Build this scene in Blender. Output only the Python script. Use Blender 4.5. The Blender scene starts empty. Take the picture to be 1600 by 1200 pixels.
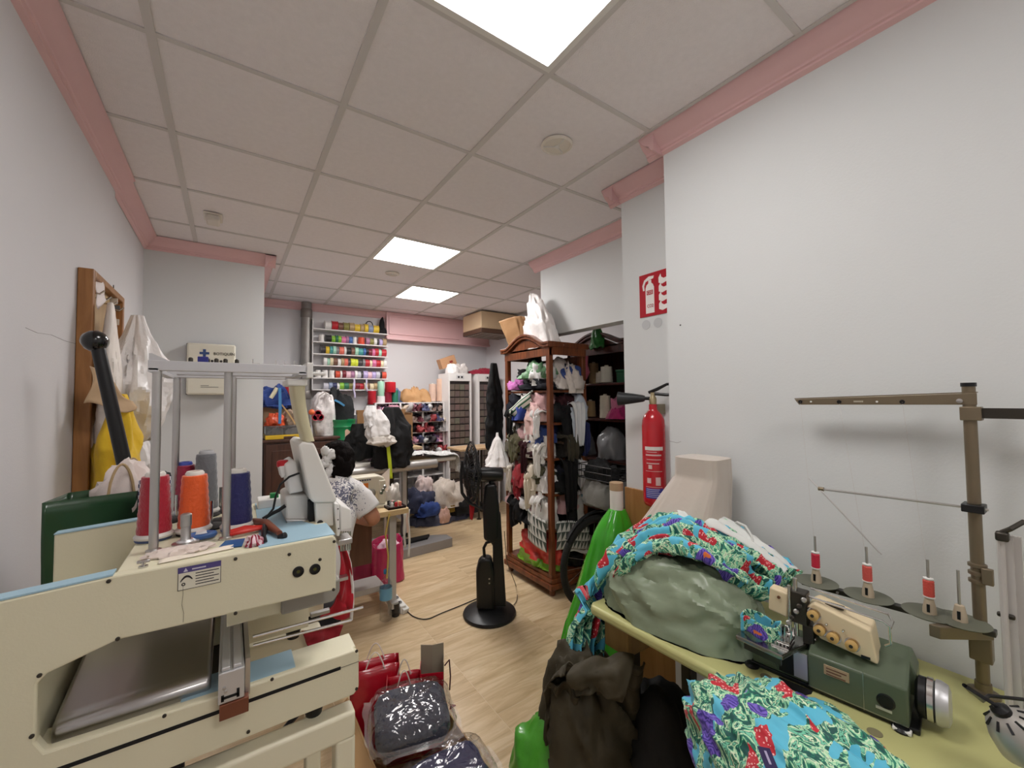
import bpy, bmesh, math, random
import numpy as np
from mathutils import Vector, Matrix, noise
random.seed(7)
SC = bpy.context.scene
COL = SC.collection
# ---------------------------------------------------------------- camera (room axes: x right, y into the room, z up)
ROOM_H = 2.75
FPX = 638.69
YAW, PITCH, ROLL = .6038, .0361, -.0096
CAM = Vector((0, 0, ROOM_H - 1.2152))
_cy, _sy, _cp, _sp = math.cos(YAW), math.sin(YAW), math.cos(PITCH), math.sin(PITCH)
FW = Vector((_sy*_cp, _cy*_cp, _sp)); _r = Vector((_cy, -_sy, 0)); _u = _r.cross(FW)
RT = _r*math.cos(ROLL) + _u*math.sin(ROLL); UP = -_r*math.sin(ROLL) + _u*math.cos(ROLL)
cam = bpy.data.cameras.new('camera'); cam.sensor_width = 36; cam.lens = FPX/1600*36; cam.clip_start = .02
camo = bpy.data.objects.new('camera', cam); COL.objects.link(camo)
camo.matrix_world = Matrix((( RT.x, UP.x, -FW.x, CAM.x), (RT.y, UP.y, -FW.y, CAM.y), (RT.z, UP.z, -FW.z, CAM.z), (0, 0, 0, 1)))
SC.camera = camo
# ---------------------------------------------------------------- world, exposure
W = bpy.data.worlds.new('world'); SC.world = W; W.use_nodes = True
W.node_tree.nodes['Background'].inputs[0].default_value = (1, .97, .95, 1)
W.node_tree.nodes['Background'].inputs[1].default_value = .3
SC.view_settings.view_transform = 'Standard'; SC.view_settings.look = 'None'
SC.view_settings.gamma = 1; SC.view_settings.use_curve_mapping = False
SC.view_settings.exposure = 0.26
PANEL_WATT = 13.0      # emission strength of the lit ceiling panels

# ---------------------------------------------------------------- pixel -> place (a thing's plane gives its distance)
def ray(px, py): return FW + RT*((px-800)/FPX) + UP*((600-py)/FPX)
def atx(px, py, x): d = ray(px, py); return CAM + d*(x/d.x)
def aty(px, py, y): d = ray(px, py); return CAM + d*(y/d.y)
def atz(px, py, z): d = ray(px, py); return CAM + d*((z-CAM.z)/d.z)
def atv(px, py, x, y):
    n = Vector((x, y, 0)).normalized(); d = ray(px, py); return CAM + d*((x*n.x+y*n.y)/d.dot(n))

# ---------------------------------------------------------------- mesh building
class MB:
    def __init__(s, T=None): s.v = []; s.f = []; s.uv = {}; s.T = T; s.mi = []; s.m = 0
    def add(s, vs, fs, uvs=None):
        b = len(s.v)
        for i, p in enumerate(vs):
            p = Vector(p); s.v.append(s.T @ p if s.T else p)
            if uvs: s.uv[b+i] = uvs[i]
        for f in fs: s.f.append([b+i for i in f]); s.mi.append(s.m)
        return s
    def box(s, c, d, rz=0, M=None):
        x, y, z = d[0]/2, d[1]/2, d[2]/2
        R = M if M else Matrix.Rotation(rz, 3, 'Z')
        c = Vector(c)
        vs = [c + R @ Vector((a*x, b*y, e*z)) for a in (-1, 1) for b in (-1, 1) for e in (-1, 1)]
        return s.add(vs, [(0,1,3,2), (4,6,7,5), (0,4,5,1), (2,3,7,6), (0,2,6,4), (1,5,7,3)])
    def b2(s, lo, hi):
        return s.box([(lo[i]+hi[i])/2 for i in range(3)], [abs(hi[i]-lo[i]) for i in range(3)])
    def cyl(s, p0, p1, r0, r1=None, n=16, caps=True):
        p0, p1 = Vector(p0), Vector(p1); r1 = r0 if r1 is None else r1
        ax = (p1-p0); L = ax.length
        if L < 1e-9: return s
        ax /= L; a = ax.orthogonal().normalized(); b = ax.cross(a)
        vs = []; 
        for p, r in ((p0, r0), (p1, r1)):
            for i in range(n):
                t = 2*math.pi*i/n; vs.append(p + (a*math.cos(t)+b*math.sin(t))*r)
        fs = [(i, (i+1) % n, n+(i+1) % n, n+i) for i in range(n)]
        if caps: fs += [tuple(range(n-1, -1, -1)), tuple(range(n, 2*n))]
        return s.add(vs, fs)
    def lathe(s, prof, c=(0, 0, 0), ax=(0, 0, 1), n=24, caps=True):
        c = Vector(c); ax = Vector(ax).normalized(); a = ax.orthogonal().normalized(); b = ax.cross(a)
        vs = []
        for r, h in prof:
            for i in range(n):
                t = 2*math.pi*i/n; vs.append(c + ax*h + (a*math.cos(t)+b*math.sin(t))*max(r, 1e-4))
        fs = []
        for k in range(len(prof)-1):
            for i in range(n):
                j = (i+1) % n; fs.append((k*n+i, k*n+j, (k+1)*n+j, (k+1)*n+i))
        if caps:
            fs.append(tuple(range(n-1, -1, -1))); k = (len(prof)-1)*n; fs.append(tuple(range(k, k+n)))
        return s.add(vs, fs)
    def tube(s, pts, r, n=8, closed=False, flat=None):
        pts = [Vector(p) for p in pts]; m = len(pts); rr = r if isinstance(r, (list, tuple)) else [r]*m
        vs = []; prev = None
        for i, p in enumerate(pts):
            if closed: t = pts[(i+1) % m]-pts[i-1]
            else: t = pts[min(i+1, m-1)]-pts[max(i-1, 0)]
            t.normalize()
            if prev is None: a = t.orthogonal().normalized()
            else: a = (prev - t*prev.dot(t)); a = a.normalized() if a.length > 1e-6 else t.orthogonal().normalized()
            prev = a; b = t.cross(a)
            for k in range(n):
                q = 2*math.pi*k/n; vs.append(p + (a*math.cos(q)+b*math.sin(q))*rr[i])
        fs = []
        for i in range(m if closed else m-1):
            j = (i+1) % m
            for k in range(n):
                l = (k+1) % n; fs.append((i*n+k, i*n+l, j*n+l, j*n+k))
        if not closed: fs += [tuple(range(n-1, -1, -1)), tuple(range((m-1)*n, m*n))]
        return s.add(vs, fs)
    def prism(s, poly, ext):
        poly = [Vector(p) for p in poly]; ext = Vector(ext); n = len(poly)
        vs = poly + [p+ext for p in poly]
        fs = [tuple(range(n)), tuple(range(2*n-1, n-1, -1))] + [(i, n+i, n+(i+1) % n, (i+1) % n) for i in range(n)]
        return s.add(vs, fs)
    def grid(s, fn, nu, nv, su=1, sv=1, closeu=False):
        vs = []; uv = []
        for j in range(nv+1):
            for i in range(nu if closeu else nu+1):
                u, v = i/nu, j/nv; vs.append(fn(u, v)); uv.append((u*su, v*sv))
        w = nu if closeu else nu+1
        fs = []
        for j in range(nv):
            for i in range(nu):
                i2 = (i+1) % w if closeu else i+1
                fs.append((j*w+i, j*w+i2, (j+1)*w+i2, (j+1)*w+i))
        return s.add(vs, fs, uv)
    def heap(s, c, r, seed=0, amp=.16, fr=2.2, nu=40, nv=20, flat=.25, p=2.4, rz=0, rag=.25):
        """crumpled cloth lump: rounded-box body with ridged folds and a flat underside"""
        c = Vector(c); o = Vector((seed*7.31, seed*3.7, seed*1.93)); R = Matrix.Rotation(rz, 3, 'Z')
        RS = Matrix.Rotation(seed*2.4, 3, 'Z') @ Matrix.Rotation(.5+.4*math.sin(seed), 3, 'X'); SQ = Matrix.Diagonal((1.5, 1.1, .45)) @ RS      # folds run along one direction
        def fn(u, v):
            a = 2*math.pi*u; b = math.pi*(v-.5)
            def sg(x, e): return math.copysign(abs(x)**e, x)
            e = 2/p
            d = Vector((sg(math.cos(b), e)*sg(math.cos(a), e), sg(math.cos(b), e)*sg(math.sin(a), e), sg(math.sin(b), e)))
            q = SQ @ Vector((d.x*r[0], d.y*r[1], d.z*r[2])) * (fr/max(r)) + o
            n1 = noise.noise(q*.55); w = Vector((n1, noise.noise(q*.55+Vector((5, 5, 5))), n1*.5))*.9
            k = 1-abs(noise.noise(q+w))*2.2; k2 = 1-abs(noise.noise(q*2.3+w*2))*2.2
            k3 = 1-abs(noise.noise(q*4.9+w*3))*2.2
            h = 1 + rag*n1*1.6 + amp*(k*.9+k2*.45+k3*.14-.5)
            z = d.z
            if z < 0: z *= flat
            return c + R @ Vector((d.x*r[0]*h, d.y*r[1]*h, z*r[2]*h))
        return s.grid(fn, nu, nv, 2*math.pi*(r[0]+r[1])/2, (r[0]+r[2])*1.6, True)
    def build(s, name, mat, parent=None, smooth=.7, bevel=0, seg=2, solid=0, sub=0, off=0):
        me = bpy.data.meshes.new(name)
        me.from_pydata([tuple(p) for p in s.v], [], s.f)
        mats = mat if isinstance(mat, (list, tuple)) else [mat]
        for m in mats: me.materials.append(m)
        if len(mats) > 1: me.polygons.foreach_set('material_index', s.mi)
        if s.uv:
            ul = me.uv_layers.new(name='UVMap'); vi = [0]*len(me.loops); me.loops.foreach_get('vertex_index', vi)
            fl = []
            for i in vi: fl.extend(s.uv.get(i, (0, 0)))
            ul.data.foreach_set('uv', fl)
        bm = bmesh.new(); bm.from_mesh(me); bmesh.ops.recalc_face_normals(bm, faces=bm.faces); bm.to_mesh(me); bm.free()
        if smooth:
            me.polygons.foreach_set('use_smooth', [True]*len(me.polygons))
            if smooth < 3: me.set_sharp_from_angle(angle=smooth)
        o = bpy.data.objects.new(name, me); COL.objects.link(o)
        if solid:
            m = o.modifiers.new('solid', 'SOLIDIFY'); m.thickness = solid; m.offset = off
        if sub:
            m = o.modifiers.new('sub', 'SUBSURF'); m.levels = sub; m.render_levels = sub
        if bevel:
            m = o.modifiers.new('bevel', 'BEVEL'); m.width = bevel; m.segments = seg; m.limit_method = 'ANGLE'; m.angle_limit = .6
        WO[o.name] = Vector((0, 0, 0))
        if parent is not None: par(o, parent)
        return o
WO = {}
def par(o, parent):
    """children are modelled in room coordinates"""
    o.parent = parent; o.location = Vector(WO.get(o.name, (0, 0, 0))) - WO[parent.name]
def tag(o, label, cat, group=None):
    o['label'] = label; o['category'] = cat
    if group: o['group'] = group
    return o
def thing(name, label, cat, loc, group=None):
    o = bpy.data.objects.new(name, None); COL.objects.link(o); o.location = loc; o.empty_display_size = .05
    WO[o.name] = Vector(loc); return tag(o, label, cat, group)
def struct(o): o['kind'] = 'structure'; return o
def share(src, name, loc, rz=0, parent=None, mat=None):
    o = bpy.data.objects.new(name, src.data); COL.objects.link(o); o.location = loc; o.rotation_euler = (0, 0, rz)
    for m in src.modifiers:
        n = o.modifiers.new(m.name, m.type)
        for k in ('width', 'segments', 'limit_method', 'angle_limit', 'thickness', 'offset', 'levels', 'render_levels'):
            if hasattr(m, k): setattr(n, k, getattr(m, k))
    if parent is not None: o.parent = parent; o.location = Vector(loc) - WO[parent.name]
    if mat:
        o.material_slots[0].link = 'OBJECT'; o.material_slots[0].material = mat
    return o
def frame(o, right, up):
    """4x4 with x = right, y = up, z = outwards"""
    r = Vector(right).normalized(); u = Vector(up).normalized(); n = r.cross(u)
    return Matrix(((r.x, u.x, n.x, o[0]), (r.y, u.y, n.y, o[1]), (r.z, u.z, n.z, o[2]), (0, 0, 0, 1)))
def text(name, body, size, M, mat, parent, depth=.0006, align='LEFT', sx=1):
    cu = bpy.data.curves.new(name, 'FONT'); cu.body = body; cu.size = size; cu.extrude = depth; cu.align_x = align; cu.resolution_u = 3
    o = bpy.data.objects.new(name+'_tmp', cu); COL.objects.link(o)
    dg = bpy.context.evaluated_depsgraph_get(); me = bpy.data.meshes.new_from_object(o.evaluated_get(dg))
    bpy.data.objects.remove(o); me.transform(M @ Matrix.Diagonal((sx, 1, 1, 1)))
    me.materials.clear(); me.materials.append(mat); me.name = name
    q = bpy.data.objects.new(name, me); COL.objects.link(q); WO[q.name] = Vector((0, 0, 0)); par(q, parent); return q
ORD = ['first', 'second', 'third', 'fourth', 'fifth', 'sixth', 'seventh', 'eighth', 'ninth', 'tenth', 'eleventh', 'twelfth',
       'thirteenth', 'fourteenth', 'fifteenth', 'sixteenth', 'seventeenth', 'eighteenth', 'nineteenth', 'twentieth']
def lerp(a, b, t): return a+(b-a)*t
def V(*a): return Vector(a)

def wrinkle(p, s, seed):
    q = p*s+V(seed*3.1, seed*1.7, seed*.9); w = V(noise.noise(q*.6), noise.noise(q*.6+V(7, 3, 1)), noise.noise(q*.6+V(2, 9, 4)))*.8
    return (1-2.2*abs(noise.noise(q+w)))*.6 + (1-2.2*abs(noise.noise(q*2.1+w*1.6)))*.3 + (1-2.2*abs(noise.noise(q*4.3+w)))*.12
# ---------------------------------------------------------------- materials
def lin(c):
    def g(x):
        x /= 255.; return x/12.92 if x <= .04045 else ((x+.055)/1.055)**2.4
    return (g(c[0]), g(c[1]), g(c[2]), 1)
MC = {}
def nd(nt, t, **k):
    n = nt.nodes.new(t)
    for a, b in k.items():
        if isinstance(a, str) and a.startswith('i_'): n.inputs[a[2:]].default_value = b
        else: setattr(n, a, b)
    return n
def mat(name, col, rough=.5, metal=0, bump=0, bs=40, var=0, vs=4, trans=0, coat=0, emit=0, alpha=1, sheen=0, ior=1.45, aniso=0):
    if name in MC: return MC[name]
    m = bpy.data.materials.new(name); m.use_nodes = True; nt = m.node_tree; b = nt.nodes['Principled BSDF']
    c = lin(col); b.inputs['Base Color'].default_value = c; b.inputs['Roughness'].default_value = rough
    b.inputs['Metallic'].default_value = metal; b.inputs['Coat Weight'].default_value = coat; b.inputs['IOR'].default_value = ior
    b.inputs['Transmission Weight'].default_value = trans; b.inputs['Alpha'].default_value = alpha
    b.inputs['Sheen Weight'].default_value = sheen
    if emit: b.inputs['Emission Color'].default_value = c; b.inputs['Emission Strength'].default_value = emit
    tc = None
    if bump or var: tc = nd(nt, 'ShaderNodeTexCoord')
    if var:
        n = nd(nt, 'ShaderNodeTexNoise'); n.inputs['Scale'].default_value = vs; n.inputs['Detail'].default_value = 5
        nt.links.new(tc.outputs['Object'], n.inputs['Vector'])
        mx = nd(nt, 'ShaderNodeMix', data_type='RGBA')
        mx.inputs[6].default_value = tuple(max(0, x*(1-var)) for x in c[:3])+(1,); mx.inputs[7].default_value = tuple(min(1, x*(1+var)) for x in c[:3])+(1,)
        nt.links.new(n.outputs['Fac'], mx.inputs[0]); nt.links.new(mx.outputs[2], b.inputs['Base Color'])
    if bump:
        n = nd(nt, 'ShaderNodeTexNoise'); n.inputs['Scale'].default_value = bs; n.inputs['Detail'].default_value = 4
        nt.links.new(tc.outputs['Object'], n.inputs['Vector'])
        bp = nd(nt, 'ShaderNodeBump'); bp.inputs['Strength'].default_value = bump; bp.inputs['Distance'].default_value = .01
        nt.links.new(n.outputs['Fac'], bp.inputs['Height']); nt.links.new(bp.outputs['Normal'], b.inputs['Normal'])
    MC[name] = m; return m
M_CFILM = None
def cfilm():
    global M_CFILM
    if M_CFILM: return M_CFILM
    m = bpy.data.materials.new('clear_crinkled_film'); m.use_nodes = True; nt = m.node_tree; L = nt.links.new; nt.nodes.remove(nt.nodes['Principled BSDF'])
    tr = nd(nt, 'ShaderNodeBsdfTransparent'); gl = nd(nt, 'ShaderNodeBsdfGlossy'); gl.inputs['Roughness'].default_value = .07; tr.inputs[0].default_value = (.93, .93, .94, 1)
    lw = nd(nt, 'ShaderNodeLayerWeight'); lw.inputs['Blend'].default_value = .5; pw_ = nd(nt, 'ShaderNodeMath', operation='POWER'); pw_.inputs[1].default_value = 3; L(lw.outputs['Facing'], pw_.inputs[0]); fr = nd(nt, 'ShaderNodeMapRange'); fr.inputs[3].default_value = .09; fr.inputs[4].default_value = .8; L(pw_.outputs[0], fr.inputs[0]); tc = nd(nt, 'ShaderNodeTexCoord'); n = nd(nt, 'ShaderNodeTexNoise'); n.inputs['Scale'].default_value = 9; n.inputs['Detail'].default_value = 2; n.inputs['Distortion'].default_value = 2.2
    L(tc.outputs['Object'], n.inputs['Vector']); bp = nd(nt, 'ShaderNodeBump'); bp.inputs['Strength'].default_value = .55; bp.inputs['Distance'].default_value = .02; L(n.outputs['Fac'], bp.inputs['Height'])
    for q in (gl, lw): L(bp.outputs['Normal'], q.inputs['Normal'])
    mx = nd(nt, 'ShaderNodeMixShader'); L(fr.outputs[0], mx.inputs[0]); L(tr.outputs[0], mx.inputs[1]); L(gl.outputs[0], mx.inputs[2]); L(mx.outputs[0], nt.nodes['Material Output'].inputs['Surface']); M_CFILM = m; return m
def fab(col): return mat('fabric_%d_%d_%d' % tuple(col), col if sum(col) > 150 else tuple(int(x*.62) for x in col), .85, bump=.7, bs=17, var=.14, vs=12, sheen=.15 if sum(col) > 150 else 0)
def plast(col, r=.4): return mat('plastic_%d_%d_%d' % tuple(col), col, r, var=.04, vs=6)
def gloss(col, r=.22): return mat('film_%d_%d_%d' % tuple(col), col, r, bump=.35, bs=14, coat=.4)
M_WALL = mat('wall_paint', (214, 212, 214), .7, bump=.06, bs=170, var=.025, vs=2)
M_WALLR = mat('wall_paint_cool', (217, 219, 219), .7, bump=.06, bs=170, var=.02, vs=2)
M_PINK = mat('pink_moulding', (230, 190, 191), .5, var=.04, vs=3)
M_CEIL = mat('ceiling_tile_mineral', (242, 237, 239), .9, bump=.3, bs=220, var=.05, vs=40)
M_TEE = mat('ceiling_tee_bar', (212, 208, 206), .5)
M_LED = mat('led_panel_lit', (255, 252, 250), .5, emit=PANEL_WATT)
M_LED2 = mat('led_panel_lit_bright', (255, 252, 250), .5, emit=PANEL_WATT*2.0)
M_CREAM = mat('machine_cream', (222, 216, 188), .42, bump=.04, bs=260, var=.03, vs=5)
M_BLUE = mat('machine_blue', (160, 192, 208), .5, var=.04, vs=8)
M_CHROME = mat('chrome', (205, 203, 200), .22, 1)
M_STEEL = mat('brushed_steel', (190, 188, 186), .34, 1, bump=.03, bs=90)
M_ALU = mat('aluminium', (206, 206, 208), .42, .75)
M_BLACK = mat('black_plastic', (20, 20, 22), .35)
M_BLACKM = mat('black_matte', (16, 15, 15), .75)
M_WHITE = mat('white_plastic', (232, 230, 226), .4)
M_DARKMETAL = mat('dark_metal', (70, 66, 60), .4, .8)
M_WOODC = None
def wood(name, a, b, scale=3, rough=.4, axis='Z'):
    if name in MC: return MC[name]
    m = bpy.data.materials.new(name); m.use_nodes = True; nt = m.node_tree; p = nt.nodes['Principled BSDF']
    tc = nd(nt, 'ShaderNodeTexCoord'); mp = nd(nt, 'ShaderNodeMapping')
    st = {'X': (.12, 1, 1), 'Y': (1, .12, 1), 'Z': (1, 1, .12)}[axis]
    mp.inputs['Scale'].default_value = [x*scale*6 for x in st]
    n = nd(nt, 'ShaderNodeTexNoise'); n.inputs['Scale'].default_value = 1.6; n.inputs['Detail'].default_value = 7; n.inputs['Distortion'].default_value = 1.1
    r = nd(nt, 'ShaderNodeValToRGB'); r.color_ramp.elements[0].position = .3; r.color_ramp.elements[1].position = .72
    r.color_ramp.elements[0].color = lin(a); r.color_ramp.elements[1].color = lin(b)
    nt.links.new(tc.outputs['Object'], mp.inputs['Vector']); nt.links.new(mp.outputs[0], n.inputs['Vector'])
    nt.links.new(n.outputs['Fac'], r.inputs[0]); nt.links.new(r.outputs[0], p.inputs['Base Color']); p.inputs['Roughness'].default_value = rough
    MC[name] = m; return m
def steps(nt, src, stops):
    r = nd(nt, 'ShaderNodeValToRGB'); r.color_ramp.interpolation = 'CONSTANT'
    e = r.color_ramp.elements
    while len(e) < len(stops): e.new(.5)
    for i, (p, c) in enumerate(stops): e[i].position = p; e[i].color = c if len(c) == 4 else lin(c)
    nt.links.new(src, r.inputs[0]); return r.outputs[0]
def floral():
    m = bpy.data.materials.new('tropical_print'); m.use_nodes = True; nt = m.node_tree; L = nt.links.new; p = nt.nodes['Principled BSDF']
    p.inputs['Roughness'].default_value = .6; p.inputs['Sheen Weight'].default_value = .1
    tc = nd(nt, 'ShaderNodeTexCoord'); uv = tc.outputs['UV']
    def nz(s, d=2, dist=0):
        n = nd(nt, 'ShaderNodeTexNoise'); n.inputs['Scale'].default_value = s; n.inputs['Detail'].default_value = d; n.inputs['Distortion'].default_value = dist; L(uv, n.inputs['Vector']); return n
    def warp(s, k):
        n = nz(s); a = nd(nt, 'ShaderNodeVectorMath', operation='SCALE'); L(n.outputs['Color'], a.inputs[0]); a.inputs['Scale'].default_value = k
        b = nd(nt, 'ShaderNodeVectorMath', operation='ADD'); L(uv, b.inputs[0]); L(a.outputs[0], b.inputs[1]); return b.outputs[0]
    def mix(f, a, b):
        x = nd(nt, 'ShaderNodeMix', data_type='RGBA'); L(f, x.inputs[0])
        for i, c in ((6, a), (7, b)):
            if isinstance(c, tuple): x.inputs[i].default_value = lin(c)
            else: L(c, x.inputs[i])
        return x.outputs[2]
    w = warp(14, .12)
    g = nz(20, 3, 3.5)          # swirls
    sw = steps(nt, g.outputs['Fac'], [(0, (14, 84, 78)), (.42, (30, 132, 104)), (.47, (168, 224, 178)), (.52, (226, 240, 208)), (.56, (36, 110, 84)), (.6, (120, 204, 170)), (.67, (20, 76, 70))])
    msk = steps(nt, nz(10, 2, .6).outputs['Fac'], [(0, (0, 0, 0)), (.46, (255, 255, 255))])
    base = mix(msk, (92, 190, 218), sw)
    def blobs(scale, size, seedoff, pick):
        mp = nd(nt, 'ShaderNodeMapping'); mp.inputs['Location'].default_value = (seedoff, seedoff*.7, 0); L(w, mp.inputs['Vector'])
        v = nd(nt, 'ShaderNodeTexVoronoi'); v.inputs['Scale'].default_value = scale; L(mp.outputs[0], v.inputs['Vector'])
        lt = nd(nt, 'ShaderNodeMath', operation='LESS_THAN'); L(v.outputs['Distance'], lt.inputs[0]); lt.inputs[1].default_value = size
        sp = nd(nt, 'ShaderNodeSeparateColor'); L(v.outputs['Color'], sp.inputs[0])
        l2 = nd(nt, 'ShaderNodeMath', operation='LESS_THAN'); L(sp.outputs[0], l2.inputs[0]); l2.inputs[1].default_value = pick
        mu = nd(nt, 'ShaderNodeMath', operation='MULTIPLY'); L(lt.outputs[0], mu.inputs[0]); L(l2.outputs[0], mu.inputs[1]); return mu.outputs[0], v.outputs['Distance']
    vd = nd(nt, 'ShaderNodeTexVoronoi'); vd.inputs['Scale'].default_value = 150; L(uv, vd.inputs['Vector'])
    dots = nd(nt, 'ShaderNodeMath', operation='LESS_THAN'); L(vd.outputs['Distance'], dots.inputs[0]); dots.inputs[1].default_value = .3
    red = mix(dots.outputs[0], (196, 30, 48), (246, 190, 186))
    b1, _ = blobs(13, .4, 0, .4)
    c1 = mix(b1, base, red)
    b2, d2 = blobs(11, .36, 3.3, .45)
    spk = nd(nt, 'ShaderNodeTexWave'); spk.inputs['Scale'].default_value = 40; spk.inputs['Distortion'].default_value = 14; L(uv, spk.inputs['Vector'])
    pur = mix(spk.outputs['Fac'], (44, 30, 130), (122, 96, 205))
    c2 = mix(b2, c1, pur)
    b3, _ = blobs(11, .09, 3.3, .45)
    c3 = mix(b3, c2, (230, 120, 60))
    L(c3, p.inputs['Base Color']); return m
def stripes(name, a, b, scale, uvaxis=0, width=.5):
    if name in MC: return MC[name]
    m = bpy.data.materials.new(name); m.use_nodes = True; nt = m.node_tree; L = nt.links.new; p = nt.nodes['Principled BSDF']; p.inputs['Roughness'].default_value = .8
    tc = nd(nt, 'ShaderNodeTexCoord'); s = nd(nt, 'ShaderNodeSeparateXYZ'); L(tc.outputs['UV'], s.inputs[0])
    mu = nd(nt, 'ShaderNodeMath', operation='MULTIPLY'); L(s.outputs[uvaxis], mu.inputs[0]); mu.inputs[1].default_value = scale
    fr = nd(nt, 'ShaderNodeMath', operation='FRACT'); L(mu.outputs[0], fr.inputs[0])
    L(steps(nt, fr.outputs[0], [(0, a), (width, b)]), p.inputs['Base Color']); MC[name] = m; return m
def checks(name, a, b, scale, uv=True, rough=.8, tri=False):
    if name in MC: return MC[name]
    m = bpy.data.materials.new(name); m.use_nodes = True; nt = m.node_tree; L = nt.links.new; p = nt.nodes['Principled BSDF']; p.inputs['Roughness'].default_value = rough
    tc = nd(nt, 'ShaderNodeTexCoord'); c = nd(nt, 'ShaderNodeTexChecker'); c.inputs['Scale'].default_value = scale
    c.inputs['Color1'].default_value = lin(a); c.inputs['Color2'].default_value = lin(b); L(tc.outputs['UV' if uv else 'Object'], c.inputs['Vector']); L(c.outputs[0], p.inputs['Base Color'])
    MC[name] = m; return m
M_FLORAL = floral()
# ================================================================ THE ROOM
XL, XL2, XR, XR2, XFAR, YB, YBOX = -.52, -.536, 1.65, 1.86, 3.40, 5.65, 3.97
YN = -1.7
H = ROOM_H
def wallbox(name, lo, hi, m): return struct(MB().b2(lo, hi).build(name, m, smooth=0))
wallbox('wall_left', (XL-.15, YN, 0), (XL, 2.97, H+.1), M_WALL)
wallbox('wall_left_far', (XL-.15, 2.97, 0), (XL2, YBOX, H+.1), M_WALL)
wallbox('wall_column', (XL-.15, YBOX, 0), (.225, YB+.1, H+.1), M_WALLR)
wallbox('wall_back', (.225, YB, 0), (XFAR+.1, YB+.12, H+.1), M_WALL)
wallbox('wall_right_near', (XR, YN, 0), (XR+.25, 1.13, H+.1), M_WALLR)
wallbox('wall_right_middle', (XR2, 1.13, 0), (XFAR+.1, 1.56, H+.1), M_WALLR)
wallbox('wall_right_far', (XFAR, 1.56, 0), (XFAR+.1, YB, H+.1), M_WALL)
wallbox('wall_header', (2.25, 1.56, 2.075), (2.37, 2.80, H+.1), M_WALLR)
wallbox('wall_behind', (XL-.15, YN-.12, 0), (XR+.25, YN, H+.1), M_WALL)
# wood panel low on the middle wall, behind the covered machine
o = struct(MB().b2((XR2-.012, 1.14, 0), (XR2, 1.565, 1.03)).build('trim_wood_panel', wood('panel_wood', (150, 105, 58), (178, 132, 80), 2), smooth=0, bevel=.002))
M_SCUFF = mat('scuff', (150, 140, 140), .9)
wl = bpy.data.objects['wall_left']; wr = bpy.data.objects['wall_right_near']
MB().tube([atx(*p, XL+.0005) for p in ((40, 512), (58, 520), (80, 523), (100, 532), (118, 537))], .0006, 4).build('wall_scuff', M_SCUFF, wl)
MB().lathe([(.004, 0), (.003, .001)], atx(1063, 508, XR), (-1, 0, 0), 10).build('nail_hole', mat('hole', (80, 76, 76), .9), wr)
MB().tube([atx(*p, XR-.0003) for p in ((1046, 689), (1058, 692), (1064, 690))], .001, 4).build('plaster_line', M_SCUFF, wr)
# ---------------------------------------------------------------- crown moulding
def crown(name, a, b, nrm, drop=0):
    """a->b along the wall face at ceiling level, nrm into the room; two ogee steps"""
    a, b, n = V(*a), V(*b), V(*nrm); z = V(0, 0, -1); s = .92
    prof = [(0, 0), (.085, 0), (.085, .008), (.078, .014), (.07, .03), (.052, .05), (.03, .062), (.026, .066), (.026, .074), (.018, .078), (.018, .086), (.008, .092), (0, .096)]
    mb = MB(); pts = [a + n*x*s + z*y*s for x, y in prof]
    mb.prism(pts, b-a); return struct(mb.build(name, M_PINK, smooth=.9))
e = .085
crown('trim_1', (XL, YN, H), (XL, 2.97, H), (1, 0, 0))
crown('trim_2', (XL-.014, 2.97, H), (XL-.014, YBOX, H), (1, 0, 0))
crown('trim_3', (XL2, YBOX, H), (.225+e*.92, YBOX, H), (0, -1, 0))
crown('trim_4', (.225, YBOX-e*.92, H), (.225, YB, H), (1, 0, 0))
crown('trim_5', (.225, YB, H), (XFAR, YB, H), (0, -1, 0))
crown('trim_6', (XR, YN, H), (XR, 1.13+e*.92, H), (-1, 0, 0))
crown('trim_7', (XR2, 1.13, H), (XR2, 1.56+e*.92, H), (-1, 0, 0))
crown('trim_8', (2.25, 1.56, H), (2.25, 2.80+e*.92, H), (-1, 0, 0))
crown('trim_9', (XR-e*.9, 1.13, H), (XR2, 1.13, H), (0, 1, 0))
crown('trim_10', (XR2-e*.9, 1.56, H), (2.25, 1.56, H), (0, 1, 0))
# pink framed soffit band on the back wall
p0 = aty(604, 492, 5.56); p1 = aty(735, 510, 5.56)
o = struct(MB().b2((p0.x, 5.56, 2.37), (XFAR, YB, H)).build('trim_pink_band', M_PINK, smooth=0, bevel=.003))
fm = MB()
for lo, hi in (((p0.x+.03, 5.545, 2.44), (2.86, 5.56, 2.455)), ((p0.x+.03, 5.545, 2.68), (2.86, 5.56, 2.695)), ((p0.x+.03, 5.545, 2.44), (p0.x+.045, 5.56, 2.69)), ((p0.x, 5.53, 2.365), (XFAR, 5.56, 2.39))): fm.b2(lo, hi)
fm.build('band_moulding', M_PINK, o, bevel=.003)
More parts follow.
